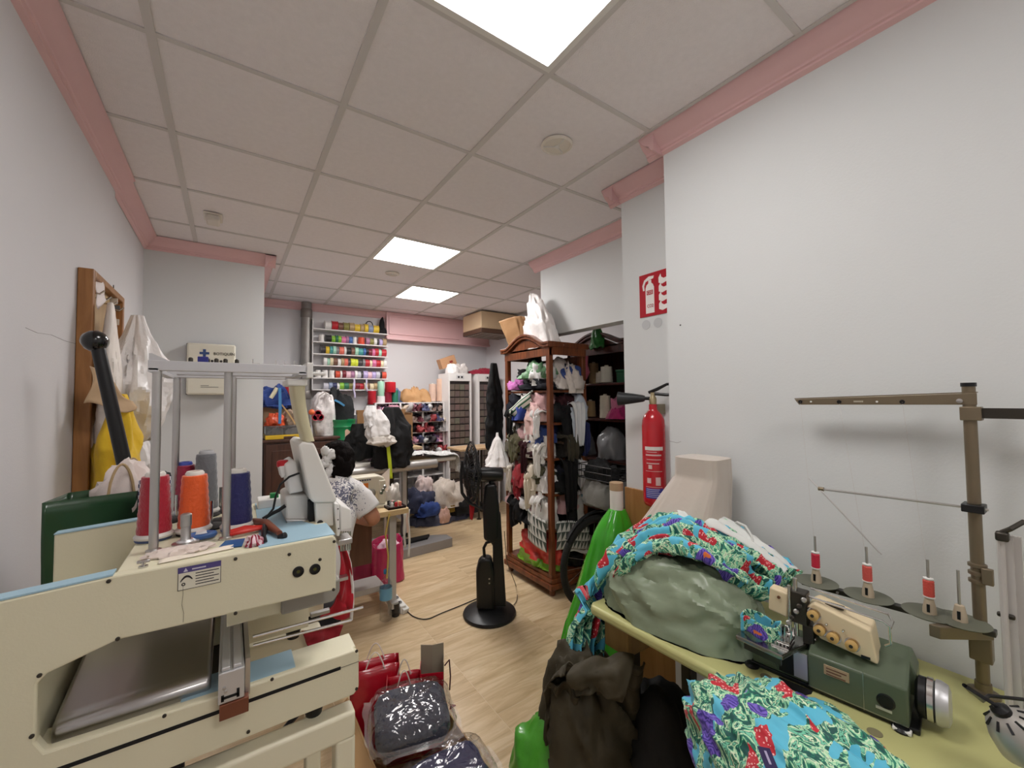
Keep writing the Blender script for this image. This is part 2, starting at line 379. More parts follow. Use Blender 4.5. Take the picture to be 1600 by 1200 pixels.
# ---------------------------------------------------------------- ceiling: slab, tees, lay-in tiles
ceil = struct(MB().b2((XL-.15, YN-.12, H+.03), (XFAR+.1, YB+.1, H+.12)).build('ceiling', M_CEIL, smooth=0))
gx = [.6*c-.231 for c in range(-1, 8)]; gy = [.6*r+1.742 for r in range(-6, 8)]
LIT = {(1, -2): 'near', (2, 2): 'mid', (3, 4): 'far', (1, -5): 'behind the camera'}  # the panel behind the camera is unseen, added for extra light
tile = None
def clip(lo, hi, a, b): return max(lo, a), min(hi, b)
for ci in range(-1, 7):
    for ri in range(-6, 7):
        x0, x1 = .6*ci-.231, .6*ci+.369; y0, y1 = .6*ri+1.742, .6*ri+2.342
        x0, x1 = clip(x0, x1, XL-.02, XFAR); y0, y1 = clip(y0, y1, YN, YB)
        if x1-x0 < .03 or y1-y0 < .03 or (ci, ri) in LIT: continue
        if x0 > 2.3 and y1 < 1.6: continue
        q = MB().b2((x0+.006, y0+.006, H+.004), (x1-.006, y1-.006, H+.018)).build('ceiling_tile', M_CEIL, ceil, smooth=0)
tb = MB()
for x in gx: tb.b2((x-.011, YN, H-.001), (x+.011, YB, H+.006))
for k, x in enumerate(gx): o = MB().b2((x-.0135, YN, H-.0015), (x+.0135, YB, H+.006)).build('tee_bar', M_TEE, ceil, smooth=0)
for y in gy:
    o = MB().b2((XL, y-.0105, H-.001), (XFAR, y+.0105, H+.0055)).build('tee_bar', M_TEE, ceil, smooth=0)
for (ci, ri), where in LIT.items():
    x, y = .6*ci+.069, .6*ri+2.042
    lab = {'near': 'large lit square ceiling panel nearest the camera, cut by the top edge', 'mid': 'lit square ceiling panel above the fan, larger of the two far panels',
           'far': 'smallest lit square ceiling panel, nearest the back wall', 'behind the camera': 'added lit square ceiling panel, unseen, over the near end of the room'}[where]
    t = thing('ceiling_light', lab, 'ceiling light', (x, y, H), 'lit ceiling panels')
    fr = MB()
    for a, b in (((-.294, -.294), (.294, -.272)), ((-.294, .272), (.294, .294)), ((-.294, -.272), (-.272, .272)), ((.272, -.272), (.294, .272))):
        fr.b2((x+a[0], y+a[1], H-.003), (x+b[0], y+b[1], H+.012))
    fr.build('frame', M_WHITE, t, smooth=0)
    MB().b2((x-.272, y-.272, H+.001), (x+.272, y+.272, H+.008)).build('diffuser', {'near': M_LED, 'mid': M_LED2, 'far': M_LED2}.get(where, M_LED), t, smooth=0)
# ceiling fittings
M_VENT = mat('vent_plastic', (232, 226, 216), .5)
def speaker(px, py, lab, r=.075):
    c = atz(px, py, H); t = thing('ceiling_vent', lab, 'vent', (c.x, c.y, H))
    MB().lathe([(r, 0), (r, -.006), (r*.9, -.012), (r*.86, -.008), (r*.86, 0)], (c.x, c.y, H), n=36).build('rim', M_VENT, t)
    MB().lathe([(r*.86, -.002), (r*.86, -.005), (0, -.008)], (c.x, c.y, H), n=32).build('plate', M_VENT, t)
    for k in range(3):
        a = k*math.pi*2/3+.4; MB().box((c.x+math.cos(a)*r*.42, c.y+math.sin(a)*r*.42, H-.009), (r*.84, .004, .006), a).build('spoke', M_WHITE, t)
    MB().lathe([(.012, -.006), (.012, -.013), (.006, -.015)], (c.x, c.y, H), n=16).build('hub', M_WHITE, t)
speaker(870, 226, 'round slotted ceiling vent in the tile nearest the big lit panel')
speaker(613, 427, 'small round ceiling vent beside the middle lit panel', .065)
c = atz(333, 338, H); t = thing('emergency_detector', 'small boxy white detector fixed on the ceiling above the column', 'detector', (c.x, c.y, H))
MB().b2((c.x-.05, c.y-.075, H-.012), (c.x+.05, c.y+.075, H)).build('back_plate', M_VENT, t, bevel=.006)
MB().b2((c.x-.037, c.y-.07, H-.05), (c.x+.037, c.y+.05, H-.012)).build('body', mat('detector_lens', (226, 220, 212), .4), t, bevel=.012, seg=3)
# ---------------------------------------------------------------- floor of wood-look tiles
fl = struct(MB().b2((XL-.15, YN-.1, -.06), (XFAR+.1, YB+.1, -.0009)).build('floor', mat('grout', (232, 214, 186), .8), smooth=0))
def floormat():
    m = bpy.data.materials.new('wood_look_tile'); m.use_nodes = True; nt = m.node_tree; L = nt.links.new; p = nt.nodes['Principled BSDF']
    g = nd(nt, 'ShaderNodeNewGeometry'); oi = nd(nt, 'ShaderNodeObjectInfo')
    off = nd(nt, 'ShaderNodeVectorMath', operation='SCALE'); 
    cx = nd(nt, 'ShaderNodeCombineXYZ'); L(oi.outputs['Random'], cx.inputs[2]); L(oi.outputs['Random'], cx.inputs[0]); L(cx.outputs[0], off.inputs[0]); off.inputs['Scale'].default_value = 7
    ad = nd(nt, 'ShaderNodeVectorMath', operation='ADD'); L(g.outputs['Position'], ad.inputs[0]); L(off.outputs[0], ad.inputs[1])
    mp = nd(nt, 'ShaderNodeMapping'); mp.inputs['Scale'].default_value = (1.3, 9, 1); L(ad.outputs[0], mp.inputs[0])
    n = nd(nt, 'ShaderNodeTexNoise'); n.inputs['Scale'].default_value = 2.2; n.inputs['Detail'].default_value = 8; n.inputs['Roughness'].default_value = .62; n.inputs['Distortion'].default_value = .9; L(mp.outputs[0], n.inputs['Vector'])
    r = nd(nt, 'ShaderNodeValToRGB'); e = r.color_ramp.elements
    e[0].position = .3; e[0].color = lin((184, 156, 116)); e[1].position = .7; e[1].color = lin((226, 204, 170)); k = e.new(.5); k.color = lin((208, 182, 143))
    L(n.outputs['Fac'], r.inputs[0])
    n2 = nd(nt, 'ShaderNodeTexNoise'); n2.inputs['Scale'].default_value = 1.4; n2.inputs['Detail'].default_value = 2
    mx = nd(nt, 'ShaderNodeMix', data_type='RGBA', blend_type='MULTIPLY'); mx.inputs[0].default_value = 1; L(r.outputs[0], mx.inputs[6])
    rr = nd(nt, 'ShaderNodeMapRange'); L(oi.outputs['Random'], rr.inputs[0]); rr.inputs[3].default_value = .93; rr.inputs[4].default_value = 1.0; L(rr.outputs[0], mx.inputs[7])
    L(mx.outputs[2], p.inputs['Base Color']); p.inputs['Roughness'].default_value = .3
    return m
M_FLOOR = floormat()
tw, th = .64, .37
for i in range(-3, 4):
    x0 = 1.092+i*tw; ph = ((i*.5) % 1)*th
    for j in range(-10, 12):
        y0 = 1.737+ph+j*th; y1 = y0+th; a, b = clip(x0, x0+tw, XL-.1, XFAR); cc, d = clip(y0, y1, YN, YB)
        if b-a < .02 or d-cc < .02: continue
        MB().b2((a+.0013, cc+.0013, -.008), (b-.0013, d-.0013, 0)).build('floor_tile', M_FLOOR, fl, smooth=0)
# ================================================================ EMBROIDERY MACHINE (left foreground)
Y0, Y1 = .85, 1.235
em = thing('embroidery_machine', 'cream single-head embroidery machine on a stand in the left foreground', 'embroidery machine', (0, 1.04, 0))
XA, XB = -.29, .172
prof = [(XA, 1.268), (-.141, 1.276), (XB-.006, 1.276), (XB, 1.268), (XB, 1.172), (-.134, 1.18), (-.205, 1.158), (-.214, 1.148), (-.214, 1.07), (-.205, 1.052),
        (.04, 1.047), (.206, 1.047), (.215, 1.038), (.215, .972), (.206, .962), (XA, .962)]
for y in (Y0, Y1-.018):
    MB().prism([(x, y, z) for x, z in prof], (0, .018, 0)).build('side_panel', M_CREAM, em, smooth=0, bevel=.003)
# blue lining strip along the top of each side panel
for y in (Y0, Y1-.02):
    MB().prism([(XA, y+.001, 1.268), (-.141, y+.001, 1.276), (-.141, y+.001, 1.2785), (XA, y+.001, 1.2705)], (0, .026, 0)).build('panel_lining', M_BLUE, em, smooth=0)
MB().b2((-.14, Y0+.018, 1.18), (XB-.002, Y1-.018, 1.2755)).build('arm_housing', M_CREAM, em, smooth=0, bevel=.002)
MB().b2((.045, Y0+.004, 1.2757), (XB-.002, Y0+.09, 1.2775)).build('blue_mat', M_BLUE, em, smooth=0)
MB().prism([(.05, Y0+.09, 1.2757), (.15, Y0+.09, 1.2757), (.12, Y0+.16, 1.2757), (.135, Y1-.01, 1.2757), (.055, Y1-.01, 1.2757)], (0, 0, .0016)).build('blue_mat', M_BLUE, em, smooth=0)
MB().b2((XA, Y0+.018, .97), (-.22, Y1-.018, 1.15)).build('rear_column', M_CREAM, em, smooth=0)
MB().b2((XA, Y0+.018, .965), (.213, Y0+.075, 1.044)).build('base_rail', M_CREAM, em, smooth=0, bevel=.002)
MB().b2((XA, Y1-.075, .965), (.17, Y1-.018, 1.044)).build('base_rail', M_CREAM, em, smooth=0, bevel=.002)
MB().b2((XA, Y0+.018, .962), (.02, Y1-.02, .985)).build('base_pan', mat('pan_dark', (58, 55, 50), .6), em, smooth=0)
MB().b2((-.06, Y0+.01, 1.0445), (.105, Y0+.075, 1.0475)).build('blue_mat', M_BLUE, em, smooth=0)
# steel tray in the throat
tr = MB(); R3 = .012
MB().prism([(-.207, Y0+.03, 1.035), (-.207, Y0+.025, 1.058), (-.207, Y0+.035, 1.07), (-.207, Y0+.05, 1.074), (-.207, Y1-.05, 1.12), (-.207, Y1-.03, 1.112), (-.207, Y1-.03, 1.03)], (.186, 0, 0)).build('steel_tray', mat('tray_steel', (176, 174, 172), .28, 1, bump=.02, bs=30), em, smooth=.9, bevel=.006, seg=3)
# long slot in the base panel
MB().b2((XA, Y0-.0008, 1.0195), (.181, Y0+.002, 1.0255)).build('carriage_slot', M_BLACKM, em, smooth=0)
MB().b2((XA, Y0-.0006, 1.0222), (.2145, Y0+.001, 1.0228)).build('panel_joint', M_BLACKM, em, smooth=0)
# aluminium Y carriage lying across the base rail
cb = MB(); cb.b2((-.010, Y0-.022, 1.045), (.026, Y1-.03, 1.094)); cb.b2((-.006, Y0-.018, 1.094), (.006, Y1-.04, 1.1)); cb.b2((.01, Y0-.018, 1.094), (.022, Y1-.04, 1.1))
ca = cb.build('carriage', M_ALU, em, smooth=0, bevel=.0015)
MB().b2((-.006, Y0-.0228, 1.052), (.018, Y0-.021, 1.056)).b2((-.006, Y0-.0228, 1.049), (-.002, Y0-.021, 1.059)).b2((.015, Y0-.0228, 1.049), (.019, Y0-.021, 1.063)).build('end_slot', M_BLACKM, ca, smooth=0)
for dx, dz in ((-.002, 1.07), (0, 1.064)): MB().lathe([(.0025, 0), (.0025, .0018), (.001, .0024)], (dx, Y0-.022, dz), (0, -1, 0), 10).build('screw', M_STEEL, ca)
MB().b2((.027, Y0-.01, 1.04), (.034, Y1-.04, 1.1)).build('carriage_guide', M_STEEL, em, smooth=0)
MB().b2((-.008, Y0-.024, 1.02), (.032, Y0-.002, 1.044)).build('tape', mat('brown_tape', (112, 62, 42), .35), em, smooth=0, bevel=.001)
# far frame seen through the throat
MB().b2((.0, Y1-.07, 1.06), (.24, Y1-.055, 1.07)).build('guide_rail', M_STEEL, em, smooth=0)
MB().b2((.01, Y1-.14, 1.085), (.25, Y1-.12, 1.093)).build('guide_rail', M_STEEL, em, smooth=0)
p0 = aty(395, 995, 1.02); p1 = aty(567, 949, 1.02)
MB().tube([p0, p1], .0035, 8).build('hoop_rod', M_CHROME, em); MB().tube([p0+V(0, -.02, -.008), p1+V(-.03, -.02, -.012)], .003, 8).build('hoop_rod', M_CHROME, em)
p = aty(500, 960, 1.02); MB().box(p+V(0, 0, .004), (.04, .012, .008)).build('hoop_clip', M_STEEL, em, bevel=.001)
MB().prism([(.085, Y0+.05, 1.171), (.19, Y0+.05, 1.171), (.19, Y0+.05, 1.145), (.178, Y0+.05, 1.128), (.085, Y0+.05, 1.128)], (0, .1, 0)).build('needle_arm', mat('arm_grey', (150, 146, 138), .4), em, smooth=0, bevel=.004)
MB().b2((.0, Y0+.06, 1.13), (.085, Y0+.13, 1.17)).build('arm_underside', M_CREAM, em, smooth=0)
pts = [V(.205, Y1-.05, 1.045), V(.205, Y1-.05, 1.06), V(.21, Y1-.05, 1.068), V(.222, Y1-.05, 1.07), V(.23, Y1-.05, 1.064)]
g = MB()
for a, b in zip(pts, pts[1:]): g.add([a, b, b+V(0, .06, 0), a+V(0, .06, 0)], [(0, 1, 2, 3)])
g.build('end_guard', M_CREAM, em, solid=.003)
# screws on the near panel
scr = None
for px, py in ((170, 908), (368, 873), (522, 846), (521, 921), (368, 958), (184, 998), (62, 1055), (50, 1150), (257, 1118), (425, 1061), (557, 1017), (557, 1076), (388, 1143), (452, 866), (500, 874)):
    q = aty(px, py, Y0); o = MB().lathe([(.0028, 0), (.0028, .0018), (.0012, .0026)], (q.x, Y0, q.z), (0, -1, 0), 10).build('screw', M_DARKMETAL, em)
for px, py in ((466, 893), (492, 889)):
    q = aty(px, py, Y0); MB().lathe([(.0095, 0), (.0095, .0022), (.0075, .0026), (.0075, .0006), (0, .0006)], (q.x, Y0, q.z), (0, -1, 0), 24).build('connector_port', M_BLACK, em)
    MB().lathe([(.003, 0), (.003, .0012), (0, .0014)], (q.x, Y0-.0005, q.z), (0, -1, 0), 10).build('port_pin', mat('brass_green', (90, 92, 50), .4, .6), em)
# warning label
qa = aty(278, 888, Y0); qb = aty(345, 917, Y0); w = qb.x-qa.x; h = .036; zt = qa.z
lb = MB().b2((qa.x, Y0-.0006, zt-h), (qb.x, Y0+.0005, zt)).build('warning_label', mat('label_paper', (226, 222, 204), .6), em, smooth=0)
MB().b2((qa.x, Y0-.0009, zt-.009), (qb.x, Y0, zt)).build('label_band', mat('label_violet', (84, 74, 132), .6), lb, smooth=0)
ink = mat('ink_black', (34, 32, 34), .7)
lm = MB()
for k in range(5): lm.b2((qa.x+w*.4, Y0-.0009, zt-.0135-k*.0044), (qa.x+w*(.95-.12*(k % 2)), Y0, zt-.0122-k*.0044))
lm.b2((qa.x, Y0-.0008, zt-h), (qa.x+.0008, Y0, zt)); lm.b2((qb.x-.0008, Y0-.0008, zt-h), (qb.x, Y0, zt)); lm.b2((qa.x, Y0-.0008, zt-h), (qb.x, Y0, zt-h+.0008))
lm.tube([(qa.x+w*.06+w*.27*(k/10), Y0-.0006, zt-.026+.011*math.sin(math.pi*(.1+.75*k/10))) for k in range(11)], [.0006+.0011*math.sin(k/10*3.1) for k in range(11)], 5)
lm.lathe([(.0026, 0), (.0026, .0009), (.0012, .0009), (.0012, 0)], (qa.x+w*.13, Y0, zt-.027), (0, -1, 0), 14)
lm.build('label_print', ink, lb, smooth=0)
MB().prism([(qa.x+.007, Y0-.0011, zt-.0075), (qa.x+.013, Y0-.0011, zt-.0075), (qa.x+.010, Y0-.0011, zt-.0015)], (0, .0006, 0)).b2((qa.x+.018, Y0-.0011, zt-.006), (qa.x+.036, Y0, zt-.004)).build('label_symbol', mat('label_light', (205, 200, 214), .6), lb, smooth=0)
# thin scratch on the panel
pts = [aty(a, b, Y0-.0004) for a, b in ((286, 915), (286, 930), (284, 945), (287, 958), (286, 972))]
MB().tube(pts, .00035, 4).build('scratch', mat('scratch', (120, 112, 92), .8), em)
# ---- stand
M_STAND = mat('stand_cream', (224, 218, 192), .35)
for y in (Y0-.005, Y1-.035):
    MB().b2((XA, y, .885), (.208, y+.04, .935)).build('stand_beam', M_STAND, em, bevel=.006, seg=3)
    for x in (XA, .172): MB().b2((x, y, .03), (x+.036, y+.04, .89)).build('stand_leg', M_STAND, em, bevel=.006, seg=3)
    MB().b2((XA, y, .12), (.208, y+.04, .16)).build('stand_beam', M_STAND, em, bevel=.006, seg=3)
for x in (XA, .172): MB().b2((x, Y0+.03, .12), (x+.036, Y1-.03, .16)).build('stand_beam', M_STAND, em, bevel=.006)
for x in (XA+.02, .19):
    for y in (Y0+.015, Y1-.015): MB().lathe([(.02, 0), (.025, .008), (.01, .02), (.008, .04)], (x, y, 0), n=16).build('stand_foot', M_BLACK, em)
for x in (-.25, .14):
    for y in (Y0+.035, Y1-.04): MB().lathe([(.014, 0), (.018, .02), (.013, .028)], (x, y, .934), n=16).build('rubber_foot', M_BLACK, em)
# ---- thread stand
for x, y in ((-.106, .945), (-.003, .95), (-.1, 1.2), (.006, 1.195)):
    MB().cyl((x, y, 1.275), (x, y, 1.596), .0068, n=16).build('pole', M_STEEL, em)
    MB().lathe([(.011, 0), (.011, .004), (.0075, .006)], (x, y, 1.2757), n=16).build('pole_foot', M_STEEL, em)
for y in (.938, 1.192):
    MB().b2((-.118, y, 1.590), (.13, y+.014, 1.608)).build('top_rail', M_ALU, em, smooth=0, bevel=.0012)
MB().b2((-.118, .938, 1.588), (-.104, 1.205, 1.594)).build('cross_rail', M_ALU, em, smooth=0); MB().b2((.116, .938, 1.588), (.13, 1.205, 1.594)).build('cross_rail', M_ALU, em, smooth=0)
MB().b2((-.09, 1.05, 1.59), (.12, 1.09, 1.593)).build('thread_plate', M_ALU, em, smooth=0)
MB().prism([(-.117, .94, 1.608), (-.117, .94, 1.62), (-.113, .94, 1.62), (-.09, .94, 1.608)], (0, .004, 0)).build('gusset', M_ALU, em, smooth=0)
for x in (.035, .075, .09, .108):
    MB().b2((x, .94, 1.608), (x+.012, .952, 1.609)).b2((x, .95, 1.608), (x+.002, .952, 1.618)).build('thread_bracket', M_CHROME, em, smooth=0)
for x in (-.06, -.035, -.022, -.008, .01): MB().lathe([(.0036, 0), (.0036, .006), (.002, .008)], (x, .946, 1.608), n=10).build('thread_eyelet', M_DARKMETAL, em)
MB().b2((-.05, .941, 1.608), (-.034, .951, 1.618)).build('blue_clip', mat('blue_clip', (44, 48, 130), .4), em, smooth=0, bevel=.001)
MB().b2((.13, .935, 1.582), (.142, 1.0, 1.614)).b2((.14, .95, 1.589), (.17, .962, 1.596)).build('rail_end', M_WHITE, em, smooth=0, bevel=.002)
# thread chute: tapered curved cover from the rail down to the head
cl = [(456, 600), (457, 612), (460, 630), (464, 648), (469, 667), (476, 688)]; crt = [(479, 600), (479, 612), (480, 630), (483, 648), (487, 668), (493, 692)]
g = MB(); yc = .955
def chute(u, v):
    i = min(int(v*5), 4); t = v*5-i
    a = aty(*[lerp(cl[i][k], cl[i+1][k], t) for k in (0, 1)], yc); b = aty(*[lerp(crt[i][k], crt[i+1][k], t) for k in (0, 1)], yc)
    ang = 2*math.pi*u; c = (a+b)/2; hw = (b-a).length/2
    return c + V(hw*math.copysign(abs(math.cos(ang))**.5, math.cos(ang)), .04+.04*math.copysign(abs(math.sin(ang))**.5, math.sin(ang)), 0)
g.grid(chute, 32, 14, closeu=True); g.build('thread_chute', mat('chute_plastic', (222, 214, 178), .35, trans=.25), em)
for sy_ in (0,):
    a = aty(448, 592, yc); b = aty(480, 603, yc); MB().b2((a.x, yc-.004, b.z), (b.x, yc+.085, a.z)).build('chute_collar', M_WHITE, em, bevel=.003)
# ---- head
M_HEAD = mat('head_white', (226, 223, 216), .35)
def poly(ps, y): return [aty(a, b, y) for a, b in ps]
def xz(ps, y0, y1, name, m, bev=.005, ref=None):
    q = poly(ps, ref if ref else y0); return MB().prism([(v.x, y0, v.z) for v in q], (0, y1-y0, 0)).build(name, m, em, smooth=.5, bevel=bev, seg=3)
xz([(466, 697), (473, 690), (490, 692), (494, 700), (527, 781), (523, 786), (490, 786), (484, 780)], .955, 1.11, 'head_cover', M_HEAD, .008)
xz([(492, 785), (522, 785), (522, 822), (494, 823)], .96, 1.1, 'head_body', M_HEAD, .004)
xz([(522, 786), (530, 788), (531, 838), (526, 838)], .95, 1.12, 'head_plate', M_WHITE, .002)
xz([(531, 788), (549, 796), (550, 826), (532, 830)], .97, 1.09, 'needle_case', M_WHITE, .003)
for k in range(5): 
    q = aty(533+k*3.5, 830, 1.0+k*.015); MB().cyl(q, q-V(0, 0, .045), .0022, n=8).build('needle_bar', M_CHROME, em)
q = aty(536, 842, .99); MB().box(q, (.03, .05, .012)).build('presser_block', M_STEEL, em, bevel=.002)
q = aty(500, 817, .958); MB().lathe([(.006, 0), (.006, .003), (.003, .004)], q, (0, -1, 0), 16).build('knob', M_BLACK, em)
for a, b in ((528, 795), (528, 812), (529, 826)): q = aty(a, b, .95); MB().lathe([(.0015, 0), (.0015, .001)], q, (0, -1, 0), 8).build('screw', M_DARKMETAL, em)
q0 = aty(484, 800, .97); MB().b2((q0.x, .975, 1.276), (q0.x+.012, 1.08, q0.z+.02)).build('head_gap', M_BLACKM, em, smooth=0)
xz([(444, 778), (452, 773), (480, 773), (484, 780), (484, 818), (447, 818)], 1.0, 1.1, 'motor_cover', M_HEAD, .005)
xz([(446, 812), (485, 812), (485, 824), (450, 824)], .99, 1.11, 'motor_plate', M_STEEL, .002)
cbx = xz([(445, 727), (458, 719), (463, 722), (474, 768), (452, 773)], .99, 1.07, 'control_box', M_WHITE, .005)
xz([(436, 730), (447, 728), (449, 742), (440, 748)], 1.0, 1.05, 'stop_housing', M_WHITE, .003)
q = aty(442, 727, 1.02); MB().lathe([(.009, 0), (.012, .003), (.012, .012), (.009, .015)], q-V(0, 0, .004), (0, 0, 1), 20).build('stop_button', mat('red_button', (196, 36, 46), .35), em)
pts = [aty(*p, .985) for p in ((468, 739), (452, 745), (438, 757), (431, 775), (427, 795), (418, 806), (410, 810))]
MB().tube(pts, .0022, 8).build('cable', M_BLACK, em)
pts = [aty(*p, 1.0) for p in ((446, 790), (436, 797), (424, 803), (414, 809))]; MB().tube(pts, .004, 8).build('cable', M_BLACK, em)
a = aty(406, 782, 1.17); MB().box((a.x+.03, 1.18, 1.287), (.07, .05, .022)).build('switch_box', M_WHITE, em, bevel=.003)
MB().box((a.x+.03, 1.17, 1.302), (.018, .018, .014)).build('green_switch', mat('green_switch', (34, 128, 66), .4), em, bevel=.002)
# spool pads on the deck
for k, (a, b) in enumerate(((240, 842), (302, 832), (322, 806), (287, 806), (370, 826), (262, 815), (345, 815), (340, 800), (258, 800), (345, 790), (330, 824), (275, 812))):
    q = atz(a, b, 1.2757); MB().lathe([(.027, 0), (.028, .003), (.02, .006), (.004, .007)], (q.x, min(q.y, 1.21), 1.2757), n=24).build('spool_pad', M_BLACK if k % 4 else mat('pad_blue', (92, 108, 158), .5), em)
    if k > 4: MB().cyl((q.x, min(q.y, 1.21), 1.28), (q.x, min(q.y, 1.21), 1.285 if k < 9 else 1.33), .003, n=8).build('spool_pin', M_CHROME, em)
# ---- thread cones (each lifts off its pin)
def cone(px, py, col, h, lab, topcol=(226, 222, 214), r=.026, z0=1.2815):
    q = atz(px, py, z0); q.y = min(q.y, 1.205)
    t = thing('thread_cone', lab, 'thread cone', (q.x, q.y, z0), 'embroidery thread cones')
    pr = []
    for k in range(15):
        u = k/14; rr = lerp(r, r*.78, u) + (.0007 if k % 2 else -.0003); pr.append((rr, .008+u*h))
    MB().lathe([(r*.9, .008)]+pr+[(r*.5, .009+h)], q, n=28).build('thread', mat('thread_%d_%d_%d' % col, col, .38, bump=.3, bs=140, sheen=.3), t)
    MB().lathe([(r*1.12, 0), (r*1.16, .004), (r*1.0, .009), (r*.6, .01)], q, n=28).build('base_flange', plast((214, 210, 204)), t)
    MB().lathe([(r*.56, h+.002), (r*.6, h+.012), (r*.5, h+.016), (r*.34, h+.016), (r*.34, h+.008)], q, n=20).build('core', plast(topcol, .3), t)
cone(241, 838, (170, 22, 46), .105, 'crimson thread cone at the left end of the embroidery machine deck')
cone(303, 828, (240, 96, 34), .1, 'bright orange thread cone in the middle of the machine deck')
cone(321, 800, (112, 114, 118), .125, 'grey thread cone just behind the orange one', (170, 170, 172), .024)
cone(289, 800, (150, 24, 60), .1, 'dark red thread cone with a blue cap behind the orange one', (62, 76, 160), .022)
cone(371, 822, (34, 36, 96), .1, 'navy blue thread cone by the right pole')
# loose things on the deck
q = atz(290, 852, 1.2765); t = thing('bobbin_winder_weight', 'turned metal weight with a flanged base standing on the machine deck', 'weight', (q.x, q.y, 1.2765))
MB().lathe([(.02, 0), (.02, .006), (.01, .009), (.0075, .012), (.0075, .034), (.0085, .035), (.0085, .055), (.006, .057)], (q.x, q.y, 1.2765), n=28).build('body', M_STEEL, t)
MB().lathe([(.012, .006), (.014, .008), (.011, .011)], (q.x, q.y, 1.2765), n=20).build('washer', M_ALU, t)
q = atz(250, 880, 1.277); tag(MB().heap((q.x+.02, q.y+.045, 1.2765), (.04, .022, .008), 3, .3, 3, nu=36, nv=12, flat=.05).build('fabric_scrap', fab((222, 206, 196))), 'pale pinkish fabric scrap beside the metal weight on the deck', 'fabric scrap')
q = atz(320, 868, 1.277)
def paperfn(u, v): return V(q.x-.06+.1*u, q.y-.0+.02*v+.012*u, 1.2772+.0012*math.sin(u*9)*v)
tag(MB().grid(paperfn, 14, 6).build('lace_strip', fab((236, 224, 206)), solid=.0008), 'cream lace strip lying along the edge of the machine deck', 'lace')
q = atz(314, 842, 1.2765); t = thing('tape_holder', 'blue and white plastic tape holder lying beside the orange cone', 'holder', (q.x, q.y, 1.2765))
pts = [V(q.x+.02*math.cos(a), q.y+.012*math.sin(a), 1.283) for a in [k*math.pi*2/20 for k in range(20)]]
MB().tube(pts, .0055, 8, True).build('ring', plast((70, 106, 164)), t); MB().lathe([(.012, 0), (.014, .006), (.008, .012)], (q.x, q.y+.012, 1.2765), n=18).build('hub', plast((216, 214, 212)), t)
a = [atz(*p, 1.2765) for p in ((340, 858), (352, 846), (383, 842), (378, 854))]
tag(MB().prism(a, (0, 0, .0015)).build('blue_card', plast((30, 84, 138))), 'flat blue card lying under the right pole of the thread stand', 'card')
q0, q1, q2 = atz(352, 836, 1.283), atz(412, 824, 1.284), atz(438, 832, 1.284)
t = thing('thread_snips', 'red-handled thread snips lying on the blue deck mat', 'snips', (q1.x, q1.y, 1.2775))
MB().tube([q0, lerp(q0, q1, .5)+V(0, -.004, .002), q1], [.004, .0052, .0036], 8).build('handle', plast((206, 44, 34), .3), t)
MB().tube([q0+V(0, .012, 0), lerp(q0, q1, .5)+V(0, .012, .003), q1+V(0, .003, 0)], [.004, .005, .0036], 8).build('handle', plast((206, 44, 34), .3), t)
t2 = thing('clamp_tool', 'brown and black clamp tool lying at the tip of the red snips', 'clamp', (q2.x, q2.y, 1.2775))
w0, w1, w2 = atz(395, 814, 1.286), atz(415, 818, 1.288), atz(437, 833, 1.286)
MB().tube([w0, w1, w2], [.006, .009, .005], 10).build('jaw', plast((128, 72, 52)), t2); MB().tube([w1, atz(412, 838, 1.284), atz(416, 846, 1.281)], [.006, .004, .002], 8).build('grip', M_BLACK, t2)
MB().lathe([(.006, 0), (.006, .012), (.003, .014)], w2-V(0, 0, .008), (.6, -.5, .3), 12).build('tip', M_BLACK, t2)
q = atz(397, 850, 1.2775); tag(MB().heap((q.x, q.y, 1.2778), (.012, .012, .012), 9, .4, 2.5, nu=24, nv=12).build('embroidered_patch', stripes('patch_stripe', (150, 36, 60), (226, 200, 206), 120)), 'small crumpled red and white embroidered scrap on the blue mat', 'scrap')
q = atz(224, 886, 1.2765); t = thing('wing_nut', 'small metal wing nut standing on the deck corner', 'nut', (q.x, q.y, 1.2765))
MB().lathe([(.006, 0), (.006, .003), (.003, .004), (.003, .009)], (q.x, q.y, 1.2757), n=12).build('nut', M_CHROME, t); MB().box((q.x, q.y, 1.285), (.016, .003, .005)).build('wing', M_CHROME, t, bevel=.001)
# ================================================================ LEFT WALL CORNER
# dark press table behind the machine carries the green bag
tb = thing('press_table', 'dark narrow table behind the embroidery machine carrying the green bag', 'table', (-.3, 1.62, 0))
MB().b2((-.5, 1.38, .74), (-.1, 1.9, .77)).build('table_top', M_BLACKM, tb, smooth=0, bevel=.003)
for x in (-.48, -.15):
    for y in (1.4, 1.85): MB().b2((x, y, 0), (x+.035, y+.035, .74)).build('leg', M_BLACKM, tb, smooth=0)
# green bag, open top with paper inside
gb = thing('green_bag', 'large dark green glossy carrier bag against the left wall', 'bag', (-.3, 1.56, .77))
A, B, Cc, D = aty(66, 786, 1.5), aty(213, 767, 1.62), aty(60, 925, 1.5), aty(213, 900, 1.62)
A.x = max(A.x, XL+.02)
def bagside(p, q, off):
    def fn(u, v):
        t = lerp(p, q, u); z = lerp(.772, t.z, v); b = .012*math.sin(u*7+v*3)+.01*noise.noise(V(u*4, v*4, off*9)); return V(t.x, t.y+off+b*math.sin(math.pi*min(v*1.2, 1)), z)
    return fn
M_GREENB = mat('bag_green', (34, 66, 40), .25, coat=.3, bump=.2, bs=10, var=.15, vs=6)
P0, P1 = V(A.x, 1.5, A.z), V(B.x+.01, 1.62, B.z)
MB().grid(bagside(P0, P1, 0), 24, 16).build('front_sheet', M_GREENB, gb, smooth=3, solid=.001)
P2, P3 = P0+V(.01, .16, -.005), P1+V(0, .16, .0)
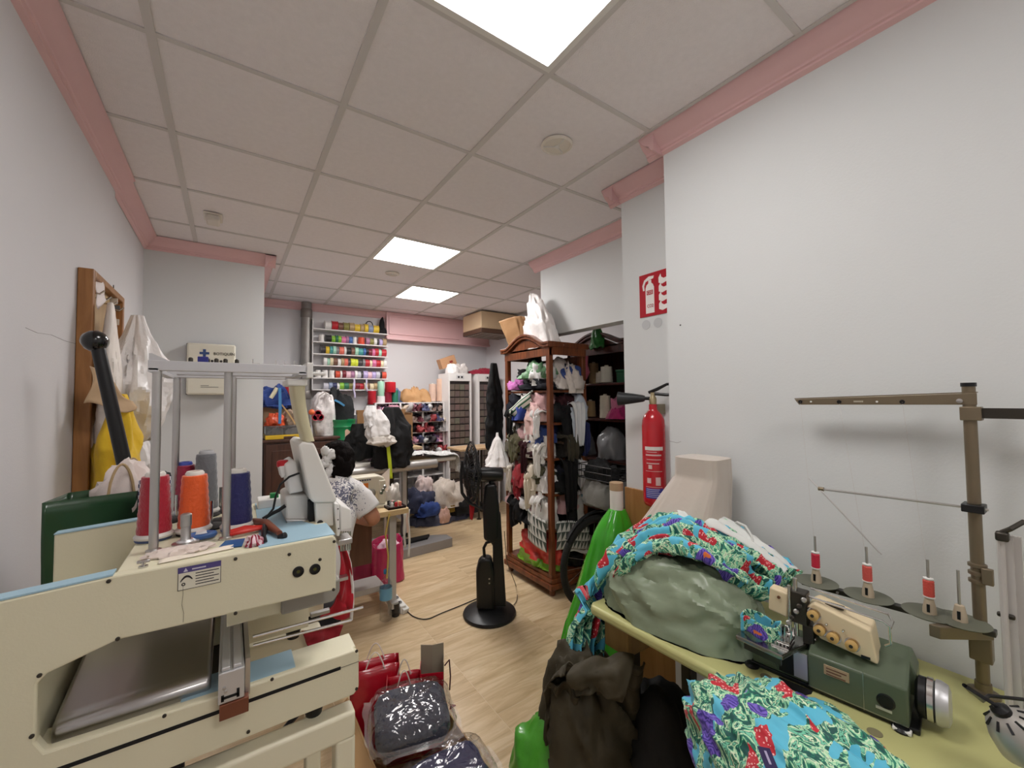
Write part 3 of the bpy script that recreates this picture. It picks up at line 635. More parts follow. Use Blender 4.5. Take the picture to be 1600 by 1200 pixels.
MB().grid(bagside(P2, P3, 0), 24, 16).build('back_sheet', M_GREENB, gb, smooth=3, solid=.001)
MB().grid(bagside(P1, P3, 0), 10, 16).build('gusset', M_GREENB, gb, smooth=3, solid=.001); MB().grid(bagside(P0, P2, 0), 10, 16).build('gusset', M_GREENB, gb, smooth=3, solid=.001)
for off in (.004, .155):
    pts = []
    for k in range(13):
        u = k/12; c = lerp(P0, P1, .62+.3*u); pts.append(c+V(0, off, -.01+.09*math.sin(math.pi*u)**.6))
    MB().tube(pts, .0035, 6).build('handle', mat('cord_tan', (176, 150, 112), .8), gb)
tag(MB().heap((lerp(P0, P1, .72).x, 1.66, P0.z-.06), (.06, .05, .12), 5, .3, 2, flat=1).build('tissue_paper', mat('tissue', (226, 212, 206), .7, bump=.3, bs=20)), 'crumpled pale tissue paper sticking out of the green bag', 'paper')
# gingham tote
gt = thing('gingham_bag', 'blue and white gingham cloth bag behind the crimson thread cone', 'bag', (-.16, 1.52, .77))
a, b = aty(214, 750, 1.52), aty(272, 748, 1.56)
def gfn(u, v):
    z = lerp(.775, a.z+.004*math.sin(u*8), v); x = lerp(a.x+.006, b.x, u); th = .07*math.sin(math.pi*(.1+.8*u)); return V(x, 1.5-.0*th+.01*math.sin(u*11+v*3), z)
MB().grid(gfn, 24, 24, .2, .5).build('front_sheet', checks('gingham', (40, 46, 92), (226, 226, 232), 110), gt, smooth=3, solid=.0015)
MB().grid(lambda u, v: gfn(u, v)+V(0, .08, -.01), 24, 24, .2, .5).build('back_sheet', MC['gingham'], gt, smooth=3, solid=.0015)
for u in (0, 1):
    MB().grid(lambda s, v: lerp(gfn(u, v), gfn(u, v)+V(0, .08, -.01), s), 6, 16, .1, .5).build('gusset', MC['gingham'], gt, smooth=3, solid=.0015)
MB().heap(((a.x+b.x)/2, 1.54, a.z-.05), ((b.x-a.x)*.42, .035, .06), 4, .3, 2).build('lining', fab((30, 26, 30)), gt)
# black lever with a ball knob
q0, q1 = aty(152, 538, 1.78), aty(208, 785, 1.78)
lv = thing('press_lever', 'black lever with a round ball knob rising in front of hanging bags', 'lever', (q1.x, 1.78, .77))
d = (q0-q1).normalized()
MB().cyl(q1-d*.12, q0, .02, .017, 20).build('rod', M_BLACK, lv)
MB().lathe([(.0, -.032), (.018, -.028), (.03, -.014), (.034, 0), (.03, .016), (.018, .028), (0, .032)], q0+d*.01+V(-.004, 0, 0), (1, -.3, -.25), 28).build('ball_knob', mat('ball_black', (14, 14, 15), .18, coat=.5), lv)
z = (q1-d*.12); MB().b2((z.x-.05, 1.73, .77), (z.x+.05, 1.83, z.z+.05)).build('base', M_BLACKM, lv, bevel=.01)
# wooden pin board with hooks on the left wall
w = wood('board_wood', (140, 92, 48), (176, 124, 72), 3)
bd = thing('hook_board', 'tall narrow wooden framed board on the left wall', 'board', (XL, 2.6, 1.2))
MB().b2((XL+.001, 2.37, 1.17), (XL+.022, 2.94, 2.08)).build('back_panel', wood('board_back', (170, 140, 100), (190, 160, 118), 2), bd, smooth=0)
for lo, hi in (((2.36, 1.16), (2.39, 2.09)), ((2.925, 1.16), (2.955, 2.09)), ((2.39, 2.06), (2.925, 2.09)), ((2.39, 1.16), (2.925, 1.195))):
    MB().b2((XL+.001, lo[0], lo[1]), (XL+.05, hi[0], hi[1])).build('frame_rail', w, bd, smooth=0, bevel=.004)
for y in (2.4, 2.52, 2.64, 2.78): 
    MB().tube([(XL+.02, y, 2.0), (XL+.06, y, 1.995), (XL+.075, y, 2.01)], .004, 8).build('hook', M_CHROME, bd)
def pw(pr, v):
    for (a, b), (c, d) in zip(pr, pr[1:]):
        if v <= c: return lerp(b, d, (v-a)/(c-a))
    return pr[-1][1]
def hang(name, lab, cat, top, L, W_, D_, m, seed, rz=0, taper=.3, amp=.02, n=3.0, prof=None):
    """hanging cloth or bag: a closed folded sleeve narrowing to its hook"""
    top = V(*top); R = Matrix.Rotation(rz, 3, 'Z')
    def fn(u, v):
        a = 2*math.pi*u; k = lerp(taper, 1, min(1, v*2.2)**.7) if not prof else pw(prof, v); s = noise.noise(V(math.cos(a)*1.5+seed, math.sin(a)*1.5, v*2.2+seed)); 
        f = 1+.2*math.sin(a*n+seed+v*1.3)+amp*14*s+.5*min(1, v*3)*wrinkle(V(math.cos(a)*D_*1.6, math.sin(a)*W_*1.6, v*L*.5), 9, seed)+.3*(1-abs(noise.noise(V(math.cos(a)*3, v*5, seed*3.)))*2)*v*.4
        if v > .995: f *= .86
        return top + R @ V(D_*k*f*math.cos(a), W_*k*f*math.sin(a), -L*v-.03*s*v)
    o = MB().grid(fn, 72, 48, W_*4, L, True).build(name, m, smooth=.38 if 'bag' in name else 3, solid=.001); return tag(o, lab, cat)
M_BAGW = mat('white_film', (246, 242, 240), .32, bump=.6, bs=22, trans=.0, var=.04)
hang('white_plastic_bag', 'big crumpled white plastic bag hanging lowest right on the wooden board', 'bag', (XL+.15, 2.62, 1.95), .6, .14, .11, M_BAGW, 2.2, .1, .2, .04, 2, [(0, .18), (.15, .35), (.3, .6), (.55, 1.05), (.7, 1.0), (.85, .7), (1, .45)])
hang('white_paper_bag', 'creased off-white paper bag hanging at the left side of the board', 'bag', (XL+.09, 2.42, 1.96), .72, .075, .03, mat('paper_white', (240, 232, 224), .7, bump=.5, bs=16), 5.1, .3, .4, .02, 2)
hang('yellow_cloth', 'bright yellow cloth hanging behind the black lever', 'cloth', (XL+.13, 2.36, 1.57), .5, .075, .05, fab((226, 186, 44)), 7.7, .4, .5, .015, 5)
def kraft(u, v):
    p = lerp(aty(140, 572, 2.22), aty(214, 630, 2.32), u); p2 = lerp(aty(136, 630, 2.2), aty(205, 645, 2.3), u); q = lerp(p, p2, v); return q+V(.012*math.sin(u*5+v*4), 0, .01*math.sin(u*7))
tag(MB().grid(kraft, 18, 12).build('kraft_paper_sheet', mat('kraft', (196, 166, 132), .8, bump=.3, bs=18), smooth=3, solid=.002), 'folded brown kraft paper sheet hanging behind the black lever', 'paper')
def slip(u, v):
    a = lerp(aty(138, 436, 2.42), aty(150, 428, 2.5), u); b = lerp(aty(158, 484, 2.42), aty(171, 470, 2.5), u); q = lerp(a, b, v); return q+V(.01*math.sin(v*5), 0, 0)
tag(MB().grid(slip, 8, 14).build('paper_slip', mat('paper_slip', (232, 222, 220), .7), smooth=3, solid=.001), 'white paper slip pinned at the top of the wooden board', 'paper')
k0 = aty(176, 495, 2.8)
t = thing('key_bunch', 'bunch of small white and dark keys hanging on the wooden board', 'keys', (k0.x, 2.8, k0.z))
for k in range(7):
    z = k0.z+.08-k*.035; MB().box((k0.x+.012*math.sin(k*2.3), 2.8, z), (.035, .006, .03), .4*math.sin(k), ).build('tag', plast([(214, 206, 192), (60, 54, 48), (196, 186, 170)][k % 3]), t, bevel=.002)
MB().tube([(k0.x, 2.8, k0.z+.16), (k0.x+.004, 2.8, k0.z+.05), (k0.x, 2.8, k0.z-.14)], .002, 6).build('cord', M_DARKMETAL, t)
q = atx(196, 525, XL2+.01); t = thing('wall_switch', 'small white and grey switch plate on the left wall beside the board', 'switch', (XL2, 3.2, 1.75))
MB().b2((XL2, 3.15, 1.72), (XL2+.015, 3.25, 1.86)).build('plate', M_WHITE, t, bevel=.003); MB().b2((XL2+.015, 3.17, 1.75), (XL2+.02, 3.23, 1.83)).build('rocker', plast((190, 188, 186)), t, bevel=.002)
hang('small_white_bag', 'small limp white bag at the bottom right of the hanging bags', 'bag', (XL+.1, 3.0, 1.36), .28, .08, .07, mat('film_dull', (222, 218, 216), .5, bump=.4, bs=18), 9.4, 0, .5, .02, 2)
# ================================================================ FIRST AID BOX on the column
fx0, fx1, fz0, fz1 = -.275, .032, 1.588, 1.978
fa = thing('first_aid_box', 'cream wall first aid cabinet marked BOTIQUÍN with a blue cross', 'first aid box', (-.12, YBOX, fz0))
MB().b2((fx0, 3.9, fz0), (fx1, YBOX, fz1)).build('body', plast((60, 56, 54)), fa, bevel=.006)
M_FA = plast((224, 220, 204))
MB().b2((fx0+.004, 3.868, fz0), (fx1, 3.902, fz1)).build('door', M_FA, fa, bevel=.014, seg=3)
cr = MB(); cx, cz = lerp(fx0, fx1, .36), fz1-.075; cr.b2((cx-.03, 3.866, cz-.009), (cx+.03, 3.869, cz+.009)); cr.b2((cx-.009, 3.8658, cz-.03), (cx+.009, 3.869, cz+.03))
cr.build('blue_cross', mat('cross_blue', (54, 78, 128), .5), fa, smooth=0)
text('lettering', 'BOTIQUÍN', .03, frame((cx+.055, 3.8665, cz-.011), (1, 0, 0), (0, 0, 1)), ink, fa, sx=.95)
for k in range(5): MB().lathe([(.009, 0), (.009, .003), (.006, .004)], (cx+.02+k*.028, 3.868, cz-.058), (0, -1, 0), 14).build('pictogram', ink, fa)
MB().b2((cx-.02, 3.8665, fz0+.055), (cx+.09, 3.868, fz0+.06)).b2((cx-.02, 3.8665, fz0+.066), (cx+.03, 3.868, fz0+.072)).build('fine_print', plast((150, 148, 140)), fa, smooth=0)
# ================================================================ OVERLOCK TABLE (right foreground)
TZ = .78
tt = thing('sewing_table', 'olive-yellow industrial sewing table along the right wall under the overlock machine', 'table', (1.36, .3, 0))
M_TABLE = mat('table_olive', (190, 188, 128), .38, bump=.03, bs=200, var=.04, vs=6)
MB().prism([(1.09, 1.09, TZ-.035), (1.115, 1.11, TZ-.035), (1.64, 1.11, TZ-.035), (1.64, -.7, TZ-.035), (1.12, -.7, TZ-.035), (1.115, .3, TZ-.035)], (0, 0, .035)).build('table_top', M_TABLE, tt, smooth=.6, bevel=.012, seg=4)
for x, y in ((1.2, 1.0), (1.55, 1.0), (1.2, -.6), (1.55, -.6)): MB().b2((x-.025, y-.02, 0), (x+.025, y+.02, TZ-.035)).build('leg', M_DARKMETAL, tt, bevel=.003)
MB().b2((1.18, .95, .12), (1.57, .98, .16)).build('stretcher', M_DARKMETAL, tt); MB().b2((1.36, -.6, .12), (1.4, .97, .16)).build('stretcher', M_DARKMETAL, tt)
MB().b2((1.16, .98, .62), (1.4, 1.09, .744)).build('drawer', wood('drawer_wood', (150, 118, 66), (172, 140, 86), 2), tt, smooth=0, bevel=.003)
MB().b2((1.25, .2, .35), (1.5, .55, .6)).build('motor', M_BLACKM, tt, bevel=.03)
for px, py in ((1197, 1058), (1367, 1145)):
    q = atz(px, py, TZ); MB().lathe([(.014, 0), (.014, .0012), (.011, .0016)], (q.x, q.y, TZ), n=20).build('table_plug', mat('plug_grey', (128, 122, 92), .6), tt)
# ---------------------------------------------------------------- overlock machine
ex, ey = V(.13156, -.99131, 0), V(.99131, .13156, 0); OP = V(1.215, .589, TZ)
TO = Matrix(((ex.x, ey.x, 0, OP.x), (ex.y, ey.y, 0, OP.y), (0, 0, 1, OP.z), (0, 0, 0, 1)))
def loc(px, py, d):
    r = ray(px, py); o = OP+ey*d; t = (o-CAM).dot(ey)/r.dot(ey); q = CAM+r*t-OP; return V(q.dot(ex), d, q.z)
om = thing('overlock_machine', 'dark green overlock sewing machine with cream thread cover on the olive table', 'sewing machine', OP)
M_GRN = mat('machine_green', (88, 100, 80), .35, bump=.03, bs=120, var=.06, vs=10)
M_IVORY = mat('machine_ivory', (222, 204, 168), .4, var=.05, vs=10)
def OB(): return MB(TO)
OB().b2((-.005, .004, .0005), (.335, .15, .012)).build('base_plate', M_BLACK, om, smooth=0, bevel=.003)
OB().b2((0, .005, .012), (.131, .13, .086)).build('lower_body', M_GRN, om, smooth=0, bevel=.004)
OB().b2((.018, .001, .02), (.06, .006, .07)).build('looper_cover', M_GRN, om, smooth=0, bevel=.002)
OB().b2((.065, .002, .018), (.1, .007, .08)).build('looper_guard', mat('guard_dark', (36, 34, 32), .4, .5), om, smooth=0, bevel=.003)
OB().b2((.1, .002, .02), (.13, .006, .084)).build('looper_plate', M_ALU, om, smooth=0)
OB().prism([(.131, 0, .008), (.131, 0, .094), (.131, .02, .1), (.131, .07, .128), (.131, .15, .128), (.131, .15, .008)], (.187, 0, 0)).build('main_body', M_GRN, om, smooth=.4, bevel=.005, seg=3)
OB().b2((.24, -.0012, .01), (.2412, .002, .095)).b2((.131, -.0014, .012), (.316, .002, .0135)).build('body_seam', M_STEEL, om, smooth=0)
OB().prism([(.2, .07, .127), (.318, .07, .127), (.328, .07, .1), (.328, .07, .05), (.318, .07, .05), (.2, .07, .1)], (0, .075, 0)).build('rear_housing', M_GRN, om, smooth=0, bevel=.004)
q0 = loc(1288, 1048, -.001); q1 = loc(1334, 1078, -.001)
nb = OB().b2((.165, -.0018, .058), (.215, .001, .082)).build('name_plate', mat('plate_brass', (186, 160, 128), .4, .3), om, smooth=0, bevel=.001)
for k, (a, b) in enumerate(((.17, .21), (.17, .2), (.17, .208))): OB().b2((a, -.0022, .0765-k*.007), (b, 0, .0735-k*.007)).build('plate_print', mat('print_brown', (110, 74, 58), .6), nb, smooth=0)
OB().lathe([(.0165, 0), (.0165, .002), (.0135, .003), (.0135, .0008), (0, .0008)], (.28, 0, .05), (0, -1, 0), 28).build('oil_window', M_BLACK, om)
OB().b2((.262, -.0022, .028), (.29, 0, .034)).build('oil_window_ledge', M_ALU, om, smooth=0)
# cloth plate and needle area
OB().prism([(-.02, -.06, .088), (.095, -.075, .088), (.108, -.02, .088), (.125, .03, .088), (.125, .06, .088), (-.015, .06, .088)], (0, 0, .012)).build('cloth_plate', mat('plate_steel', (150, 148, 145), .25, 1), om, smooth=0, bevel=.003)
OB().prism([(.0, -.055, .07), (.09, -.068, .07), (.09, -.06, .07), (.0, -.047, .07)], (0, 0, .02)).build('plate_skirt', M_DARKMETAL, om, smooth=0)
OB().b2((.06, -.04, .1), (.1, .02, .104)).build('needle_plate', M_CHROME, om, smooth=0, bevel=.001)
for k in range(4): OB().b2((.066+k*.008, -.03, .104), (.07+k*.008, .0, .108)).build('feed_dog', M_STEEL, om, smooth=0)
OB().prism([(.07, -.03, .108), (.1, -.03, .108), (.1, .02, .108), (.095, .03, .125), (.075, .03, .125), (.07, .02, .108)], (0, 0, .006)).build('presser_foot', M_CHROME, om, smooth=0, bevel=.001)
OB().cyl((.09, .02, .11), (.09, .02, .245), .0042, n=12).build('needle_bar', M_CHROME, om); OB().cyl((.102, .03, .115), (.102, .03, .265), .0055, n=12).build('presser_bar', M_CHROME, om)
for k in range(6):
    OB().lathe([(.006, 0), (.0065, .006), (.004, .009)], (.08+.009*k, .012+.004*(k % 2), .13+.018*k), (0, -1, .2), 10).build('linkage', M_STEEL if k % 2 else M_DARKMETAL, om)
OB().b2((.088, .02, .15), (.128, .06, .232)).build('head_block', M_DARKMETAL, om, smooth=0, bevel=.003); OB().b2((.115, .03, .1), (.14, .08, .15)).build('head_neck', M_DARKMETAL, om, smooth=0, bevel=.003)
h = [loc(*p, .02) for p in ((1202, 917), (1232, 928), (1230, 966), (1200, 952))]
hb = OB().prism([tuple(x) for x in h], (0, .035, 0)).build('head_cover', M_IVORY, om, smooth=0, bevel=.005, seg=3)
OB().lathe([(.004, 0), (.004, .003)], ((h[0].x+h[1].x)/2, .019, (h[0].z+h[2].z)/2+.015), (0, -1, 0), 10).build('screw', mat('rust', (120, 84, 58), .6, .4), om)
for k in range(9): OB().cyl((.06+.012*(k % 4), -.012+.01*(k//4), .1), (.062+.012*(k % 4), -.01+.01*(k//4), .125+.01*(k % 3)), .0022, n=8).build('thread_guide', M_CHROME, om)
# cream tension cover
c = [(.126, .2), (.143, .214), (.255, .188), (.266, .112), (.152, .127)]
OB().prism([(x, .028, z) for x, z in c], (0, .075, 0)).build('tension_cover', M_IVORY, om, smooth=0, bevel=.005, seg=3)
OB().b2((.16, .055, .205), (.2, .075, .211)).build('cover_slot', M_DARKMETAL, om, smooth=0, bevel=.002)
OB().tube([(.122, .045, .221), (.2, .045, .217), (.275, .045, .213), (.287, .045, .205), (.288, .045, .165), (.278, .045, .156)], .003, 8).build('thread_bar', M_CHROME, om)
OB().tube([(.122, .095, .225), (.2, .095, .22), (.28, .095, .214), (.29, .08, .205), (.288, .05, .2)], .003, 8).build('thread_bar', M_CHROME, om)
OB().b2((.235, .026, .118), (.252, .03, .124)).build('cover_slot', M_BLACK, om, smooth=0)
M_KNOB = mat('knob_ivory', (196, 160, 96), .45)
for (a, b) in ((1272, 960), (1282, 983), (1303, 995), (1332, 1007)):
    q = loc(a, b, .028); kn = OB().lathe([(.014, 0), (.014, .002), (.004, .003), (.004, .006), (.011, .007), (.0125, .012), (.0125, .017), (.008, .02), (.004, .0205), (.004, .018), (0, .018)], q, (0, -1, .15), 20).build('tension_knob', M_KNOB, om)
    OB().lathe([(.0155, -.001), (.0155, .0022), (.003, .0025)], q, (0, -1, .15), 20).build('tension_disc', M_CHROME, kn)
    OB().lathe([(.004, 0), (.004, .004)], q+V(0, -.0185, .003), (0, -1, .15), 10).build('knob_screw', M_DARKMETAL, kn)
for a, b in ((1265, 950), (1292, 975), (1318, 985), (1275, 998)): q = loc(a, b, .027); OB().lathe([(.003, 0), (.003, .006), (.0015, .008)], q, (0, -1, 0), 8).build('thread_pin', M_CHROME, om)
# hand wheel
OB().lathe([(.03, 0), (.043, .006), (.043, .018), (.036, .02)], (.325, .068, .058), (1, 0, 0), 32).build('wheel_hub', M_BLACK, om)
hw = OB().lathe([(.038, .018), (.046, .02), (.046, .03), (.041, .032)], (.325, .068, .058), (1, 0, 0), 36).build('hand_wheel', M_CHROME, om)
OB().lathe([(.04, .032), (.046, .034), (.047, .042), (.042, .054), (.03, .058), (.012, .058), (.012, .05), (0, .05)], (.325, .068, .058), (1, 0, 0), 36).build('wheel_cap', M_ALU, hw)
for x, y in ((.0, .0), (.305, .0), (.0, .14), (.31, .14)): OB().lathe([(.018, .0003), (.018, .004), (.013, .009)], (x, y, 0), n=16).build('foot_pad', M_BLACK, om)
OB().b2((.29, -.014, .001), (.322, .004, .008)).build('foot_clip', M_WHITE, om, smooth=0, bevel=.002)
OB().prism([(.07, -.03, .0004), (.13, -.03, .0004), (.14, -.012, .0004), (.14, .003, .0004), (.065, .003, .0004)], (0, 0, .0006)).build('table_cutout', M_BLACKM, om, smooth=0)
# fabric loop under the head
q = V(.03, -.035, .1)
def cuff(u, v):
    a = 2*math.pi*u; return TO @ V(.028+.048*math.cos(a), -.01+.03*math.sin(a)+.004*math.sin(5*a), .103+.042*v+.006*math.sin(3*a+1))
tag(MB().grid(cuff, 48, 8, .4, .05, True).build('dress_cuff', M_FLORAL, smooth=3, solid=.002), 'printed dress cuff with white piping looped on the overlock cloth plate', 'cuff')
# ---------------------------------------------------------------- thread stand
PX, PY = 1.572, .2
ts = thing('thread_stand', 'tall brownish metal thread stand with four discs behind the overlock machine', 'thread stand', (PX, PY, TZ))
M_BRONZE = mat('stand_bronze', (128, 115, 95), .36, .65, var=.12, vs=20)
MB().cyl((PX, PY, TZ), (PX, PY, 1.555), .0125, n=20).build('pole', M_BRONZE, ts); MB().cyl((PX, PY, 1.555), (PX, PY, 1.565), .0145, n=20).build('pole_cap', M_BLACK, ts)
MB().lathe([(.03, 0), (.03, .006), (.016, .012), (.015, .03)], (PX, PY, TZ), n=20).build('pole_base', M_BRONZE, ts)
for z in (1.055, 1.075, 1.095): MB().lathe([(.0125, 0), (.0175, .002), (.0175, .009), (.0125, .011)], (PX, PY, z), n=20).build('clamp_ring', M_BRONZE, ts)
MB().box((PX-.012, PY-.018, 1.08), (.014, .02, .04)).build('clamp_block', M_BRONZE, ts, bevel=.002)
a0 = atx(1245, 622, PX-.004); a1 = atx(1250, 634, PX-.004)
ar = MB().prism([(PX-.013, .592, 1.524), (PX-.013, .185, 1.538), (PX-.013, .185, 1.508), (PX-.013, .23, 1.508), (PX-.013, .58, 1.506)], (.004, 0, 0)).build('guide_arm', M_BRONZE, ts, smooth=0, bevel=.0008)
MB().prism([(PX-.013, .592, 1.5245), (PX-.013, .185, 1.5385), (PX+.008, .185, 1.5385), (PX+.008, .58, 1.5245)], (0, 0, .003)).build('arm_flange', M_BRONZE, ar, smooth=0)
for y in (.575, .47, .325): MB().lathe([(.0058, 0), (.0058, .002), (.0028, .0025), (.0028, 0)], (PX-.013, y, 1.5155), (-1, 0, 0), 16).build('eyelet', M_BLACK, ar)
for y in (.545, .38): MB().lathe([(.0028, 0), (.0028, .0016)], (PX-.013, y, 1.516), (-1, 0, 0), 10).build('rivet', M_WHITE, ar)
for k in range(7): MB().b2((PX-.0138, .412+k*.0033, 1.5145), (PX-.0125, .414+k*.0033, 1.519)).build('stamp_mark', plast((206, 200, 180)), ar, smooth=0)
MB().lathe([(.006, 0), (.006, .004), (.003, .005)], (PX-.014, .215, 1.518), (-1, 0, 0), 12).build('arm_bolt', M_STEEL, ar)
MB().b2((PX-.018, .178, 1.468), (PX+.016, .216, 1.503)).build('arm_clamp', M_BRONZE, ts, smooth=0, bevel=.002)
MB().b2((PX-.012, -.25, 1.474), (PX-.007, .18, 1.5)).build('guide_arm', M_DARKMETAL, ts, smooth=0)
# tension rod and guide wire
MB().tube([atx(1545, 797, PX-.012), atx(1283, 764, 1.5)], .0032, 8).build('guide_rod', M_STEEL, ts)
MB().b2((PX-.03, .18, 1.236), (PX+.016, .22, 1.256)).build('rod_clamp', M_BLACK, ts, bevel=.002)
c0 = atx(1283, 764, 1.5); MB().lathe([(.006, -.007), (.006, .007)], c0, (0, 1, 0), 12).build('rod_joint', M_BRONZE, ts)
d0, d1 = atx(1266, 749, 1.505), atx(1376, 865, 1.46)
off = V(0, .0025, .002)
MB().tube([d0+off, d1+off], .0017, 6).build('guide_wire', M_STEEL, ts); MB().tube([d0-off, d1-off], .0017, 6).build('guide_wire', M_STEEL, ts)
for t_ in (.05, .35, .6, .95): MB().tube([lerp(d0, d1, t_)+off*1.4, lerp(d0, d1, t_)-off*1.4], .0016, 6).build('wire_tie', M_STEEL, ts)
# disc bar
ZD = .965
MB().prism([(1.478, .56, ZD-.02), (1.5, .56, ZD-.02), (1.555, .17, ZD-.02), (1.53, .17, ZD-.02)], (0, 0, .014)).build('disc_bar', mat('bar_dark', (62, 60, 54), .4, .4), ts, smooth=0, bevel=.002)
MB().prism([(PX-.02, .175, ZD-.035), (PX-.02, .225, ZD-.035), (1.44, .27, ZD-.03), (1.44, .25, ZD-.03)], (0, 0, .03)).build('bracket', M_BRONZE, ts, smooth=0, bevel=.002)
MB().b2((PX-.018, .18, ZD-.1), (PX+.016, .22, ZD-.02)).build('bracket_clamp', M_BRONZE, ts, smooth=0, bevel=.003)
M_DISC = mat('disc_olive', (104, 106, 92), .5, var=.08, vs=14)
spots = []
for k, (a, b) in enumerate(((1275, 893), (1356, 918), (1452, 940), (1500, 963))):
    q = atx(a, b, 1.487+.012*k); q.z = ZD; spots.append(q)
    dc = MB().lathe([(.0, -.006), (.03, -.006), (.052, -.002), (.055, .001), (.05, .001), (.02, .0), (.0, .0)], q, n=36).build('disc', M_DISC, ts)
    MB().lathe([(.014, 0), (.0135, .012), (.009, .038), (.006, .04)], q, n=18).build('cone_holder', mat('holder_beige', (190, 174, 150), .5), dc)
    MB().b2((q.x-.0137, q.y-.003, q.z+.006), (q.x-.009, q.y+.003, q.z+.026)).build('holder_slot', M_BLACK, dc, smooth=0)
    MB().cyl(q, q+V(0, 0, .138 if k < 3 else .125), .0032, n=10).build('pin', M_STEEL, dc)
for k in range(4): q = V(1.486+.015*k, .47-.075*k, ZD-.012); MB().lathe([(.0035, 0), (.0035, .002)], q, (-1, -.13, 0), 10).build('rivet', M_ALU, ts)
for k, nm in enumerate(('leftmost', 'second', 'third')):
    q = spots[k]+V(0, 0, .0405); rd = [(206, 44, 70), (214, 92, 84), (212, 84, 74)][k]
    sp = thing('thread_spool', {'leftmost': 'crimson thread spool on the leftmost disc of the thread stand', 'second': 'coral thread spool on the second disc of the thread stand', 'third': 'salmon red thread spool on the third disc, nearest the empty pin'}[nm], 'thread spool', q, 'spools on the thread stand')
    MB().lathe([(.0105, .004)]+[(.0108+(.0004 if i % 2 else 0), .004+i*.0035) for i in range(12)]+[(.008, .046)], q, n=20).build('thread', mat('thr%d' % k, rd, .5, bump=.3, bs=200), sp)
    MB().lathe([(.0115, 0), (.0118, .003), (.009, .004), (.0038, .004)], q, n=20).build('lower_flange', M_WHITE, sp); MB().lathe([(.0038, .046), (.0095, .0465), (.0105, .05), (.0035, .051)], q, n=20).build('upper_flange', M_WHITE, sp)
# thread strands
fine = mat('strand', (196, 190, 186), .7)
for k, (s, e2) in enumerate(((V(spots[0].x, spots[0].y, 1.06), V(PX-.014, .575, 1.515)), (V(spots[1].x, spots[1].y, 1.06), V(PX-.014, .47, 1.515)), (V(spots[2].x, spots[2].y, 1.06), V(PX-.014, .325, 1.515)))):
    MB().tube([s, e2], .0004, 4).build('thread_strand', fine, ts)
# ---------------------------------------------------------------- task lamp at the right edge
lp = thing('task_lamp', 'grey spring-arm task lamp at the right edge of the table', 'lamp', (1.42, .1, TZ))
M_LAMPG = mat('lamp_grey', (196, 192, 188), .4, .3)
a = atx(1563, 838, 1.38); b = atx(1592, 1095, 1.36)
for k, (ty, tx, bx, m) in enumerate(((836, 1563, 1578, M_LAMPG), (836, 1575, 1592, M_LAMPG), (838, 1588, 1606, M_LAMPG))):
    p = atx(tx, ty, 1.39+.012*k); q = atx(bx, 1120, 1.37+.012*k); MB().tube([p, q], .0095 if k else .006, 4 if k else 8).build('arm_bar', m, lp)
p = atx(1565, 832, 1.39); q = atx(1600, 815, 1.42); MB().tube([p, p+V(0, -.012, .01), q], .005, 8).build('elbow', M_DARKMETAL, lp)
MB().box(atx(1566, 838, 1.385), (.02, .02, .02)).build('joint', M_DARKMETAL, lp, bevel=.004); MB().box(atx(1572, 962, 1.385), (.01, .026, .01)).build('joint', M_DARKMETAL, lp, bevel=.003)
hc_ = atx(1597, 1150, 1.2); ax = V(-.35, .45, .82).normalized()
hd = MB().lathe([(.008, .05), (.012, .046), (.022, .04), (.034, .03), (.043, .008), (.047, -.02), (.044, -.022), (.04, .005), (.03, .022), (.0, .03)], hc_, ax, 32).build('lamp_shade', mat('shade_silver', (178, 174, 168), .35, .5), lp)
for k in range(10):
    an = k*math.pi*.2; bb = ax.orthogonal().normalized(); cc = ax.cross(bb); rad = bb*math.cos(an)+cc*math.sin(an); MB().tube([hc_+ax*.041+rad*.02, hc_+ax*.032+rad*.034], .0022, 5).build('vent_slot', M_BLACK, hd)
MB().lathe([(.014, .04), (.014, .052), (.007, .058)], hc_, ax, 16).build('lamp_neck', M_BLACK, lp)
MB().tube([hc_+ax*.055, hc_+ax*.07+V(-.03, .03, .02), atx(1535, 1095, 1.27), atx(1545, 1087, 1.3), atx(1600, 1093, 1.34)], .0035, 8).build('cable', M_BLACK, lp)
MB().lathe([(.05, 0), (.05, .012), (.02, .02)], (1.4, .02, TZ), n=24).build('base', M_BLACK, lp); MB().cyl((1.4, .02, TZ+.01), atx(1602, 1110, 1.385), .008, n=10).build('post', M_LAMPG, lp)
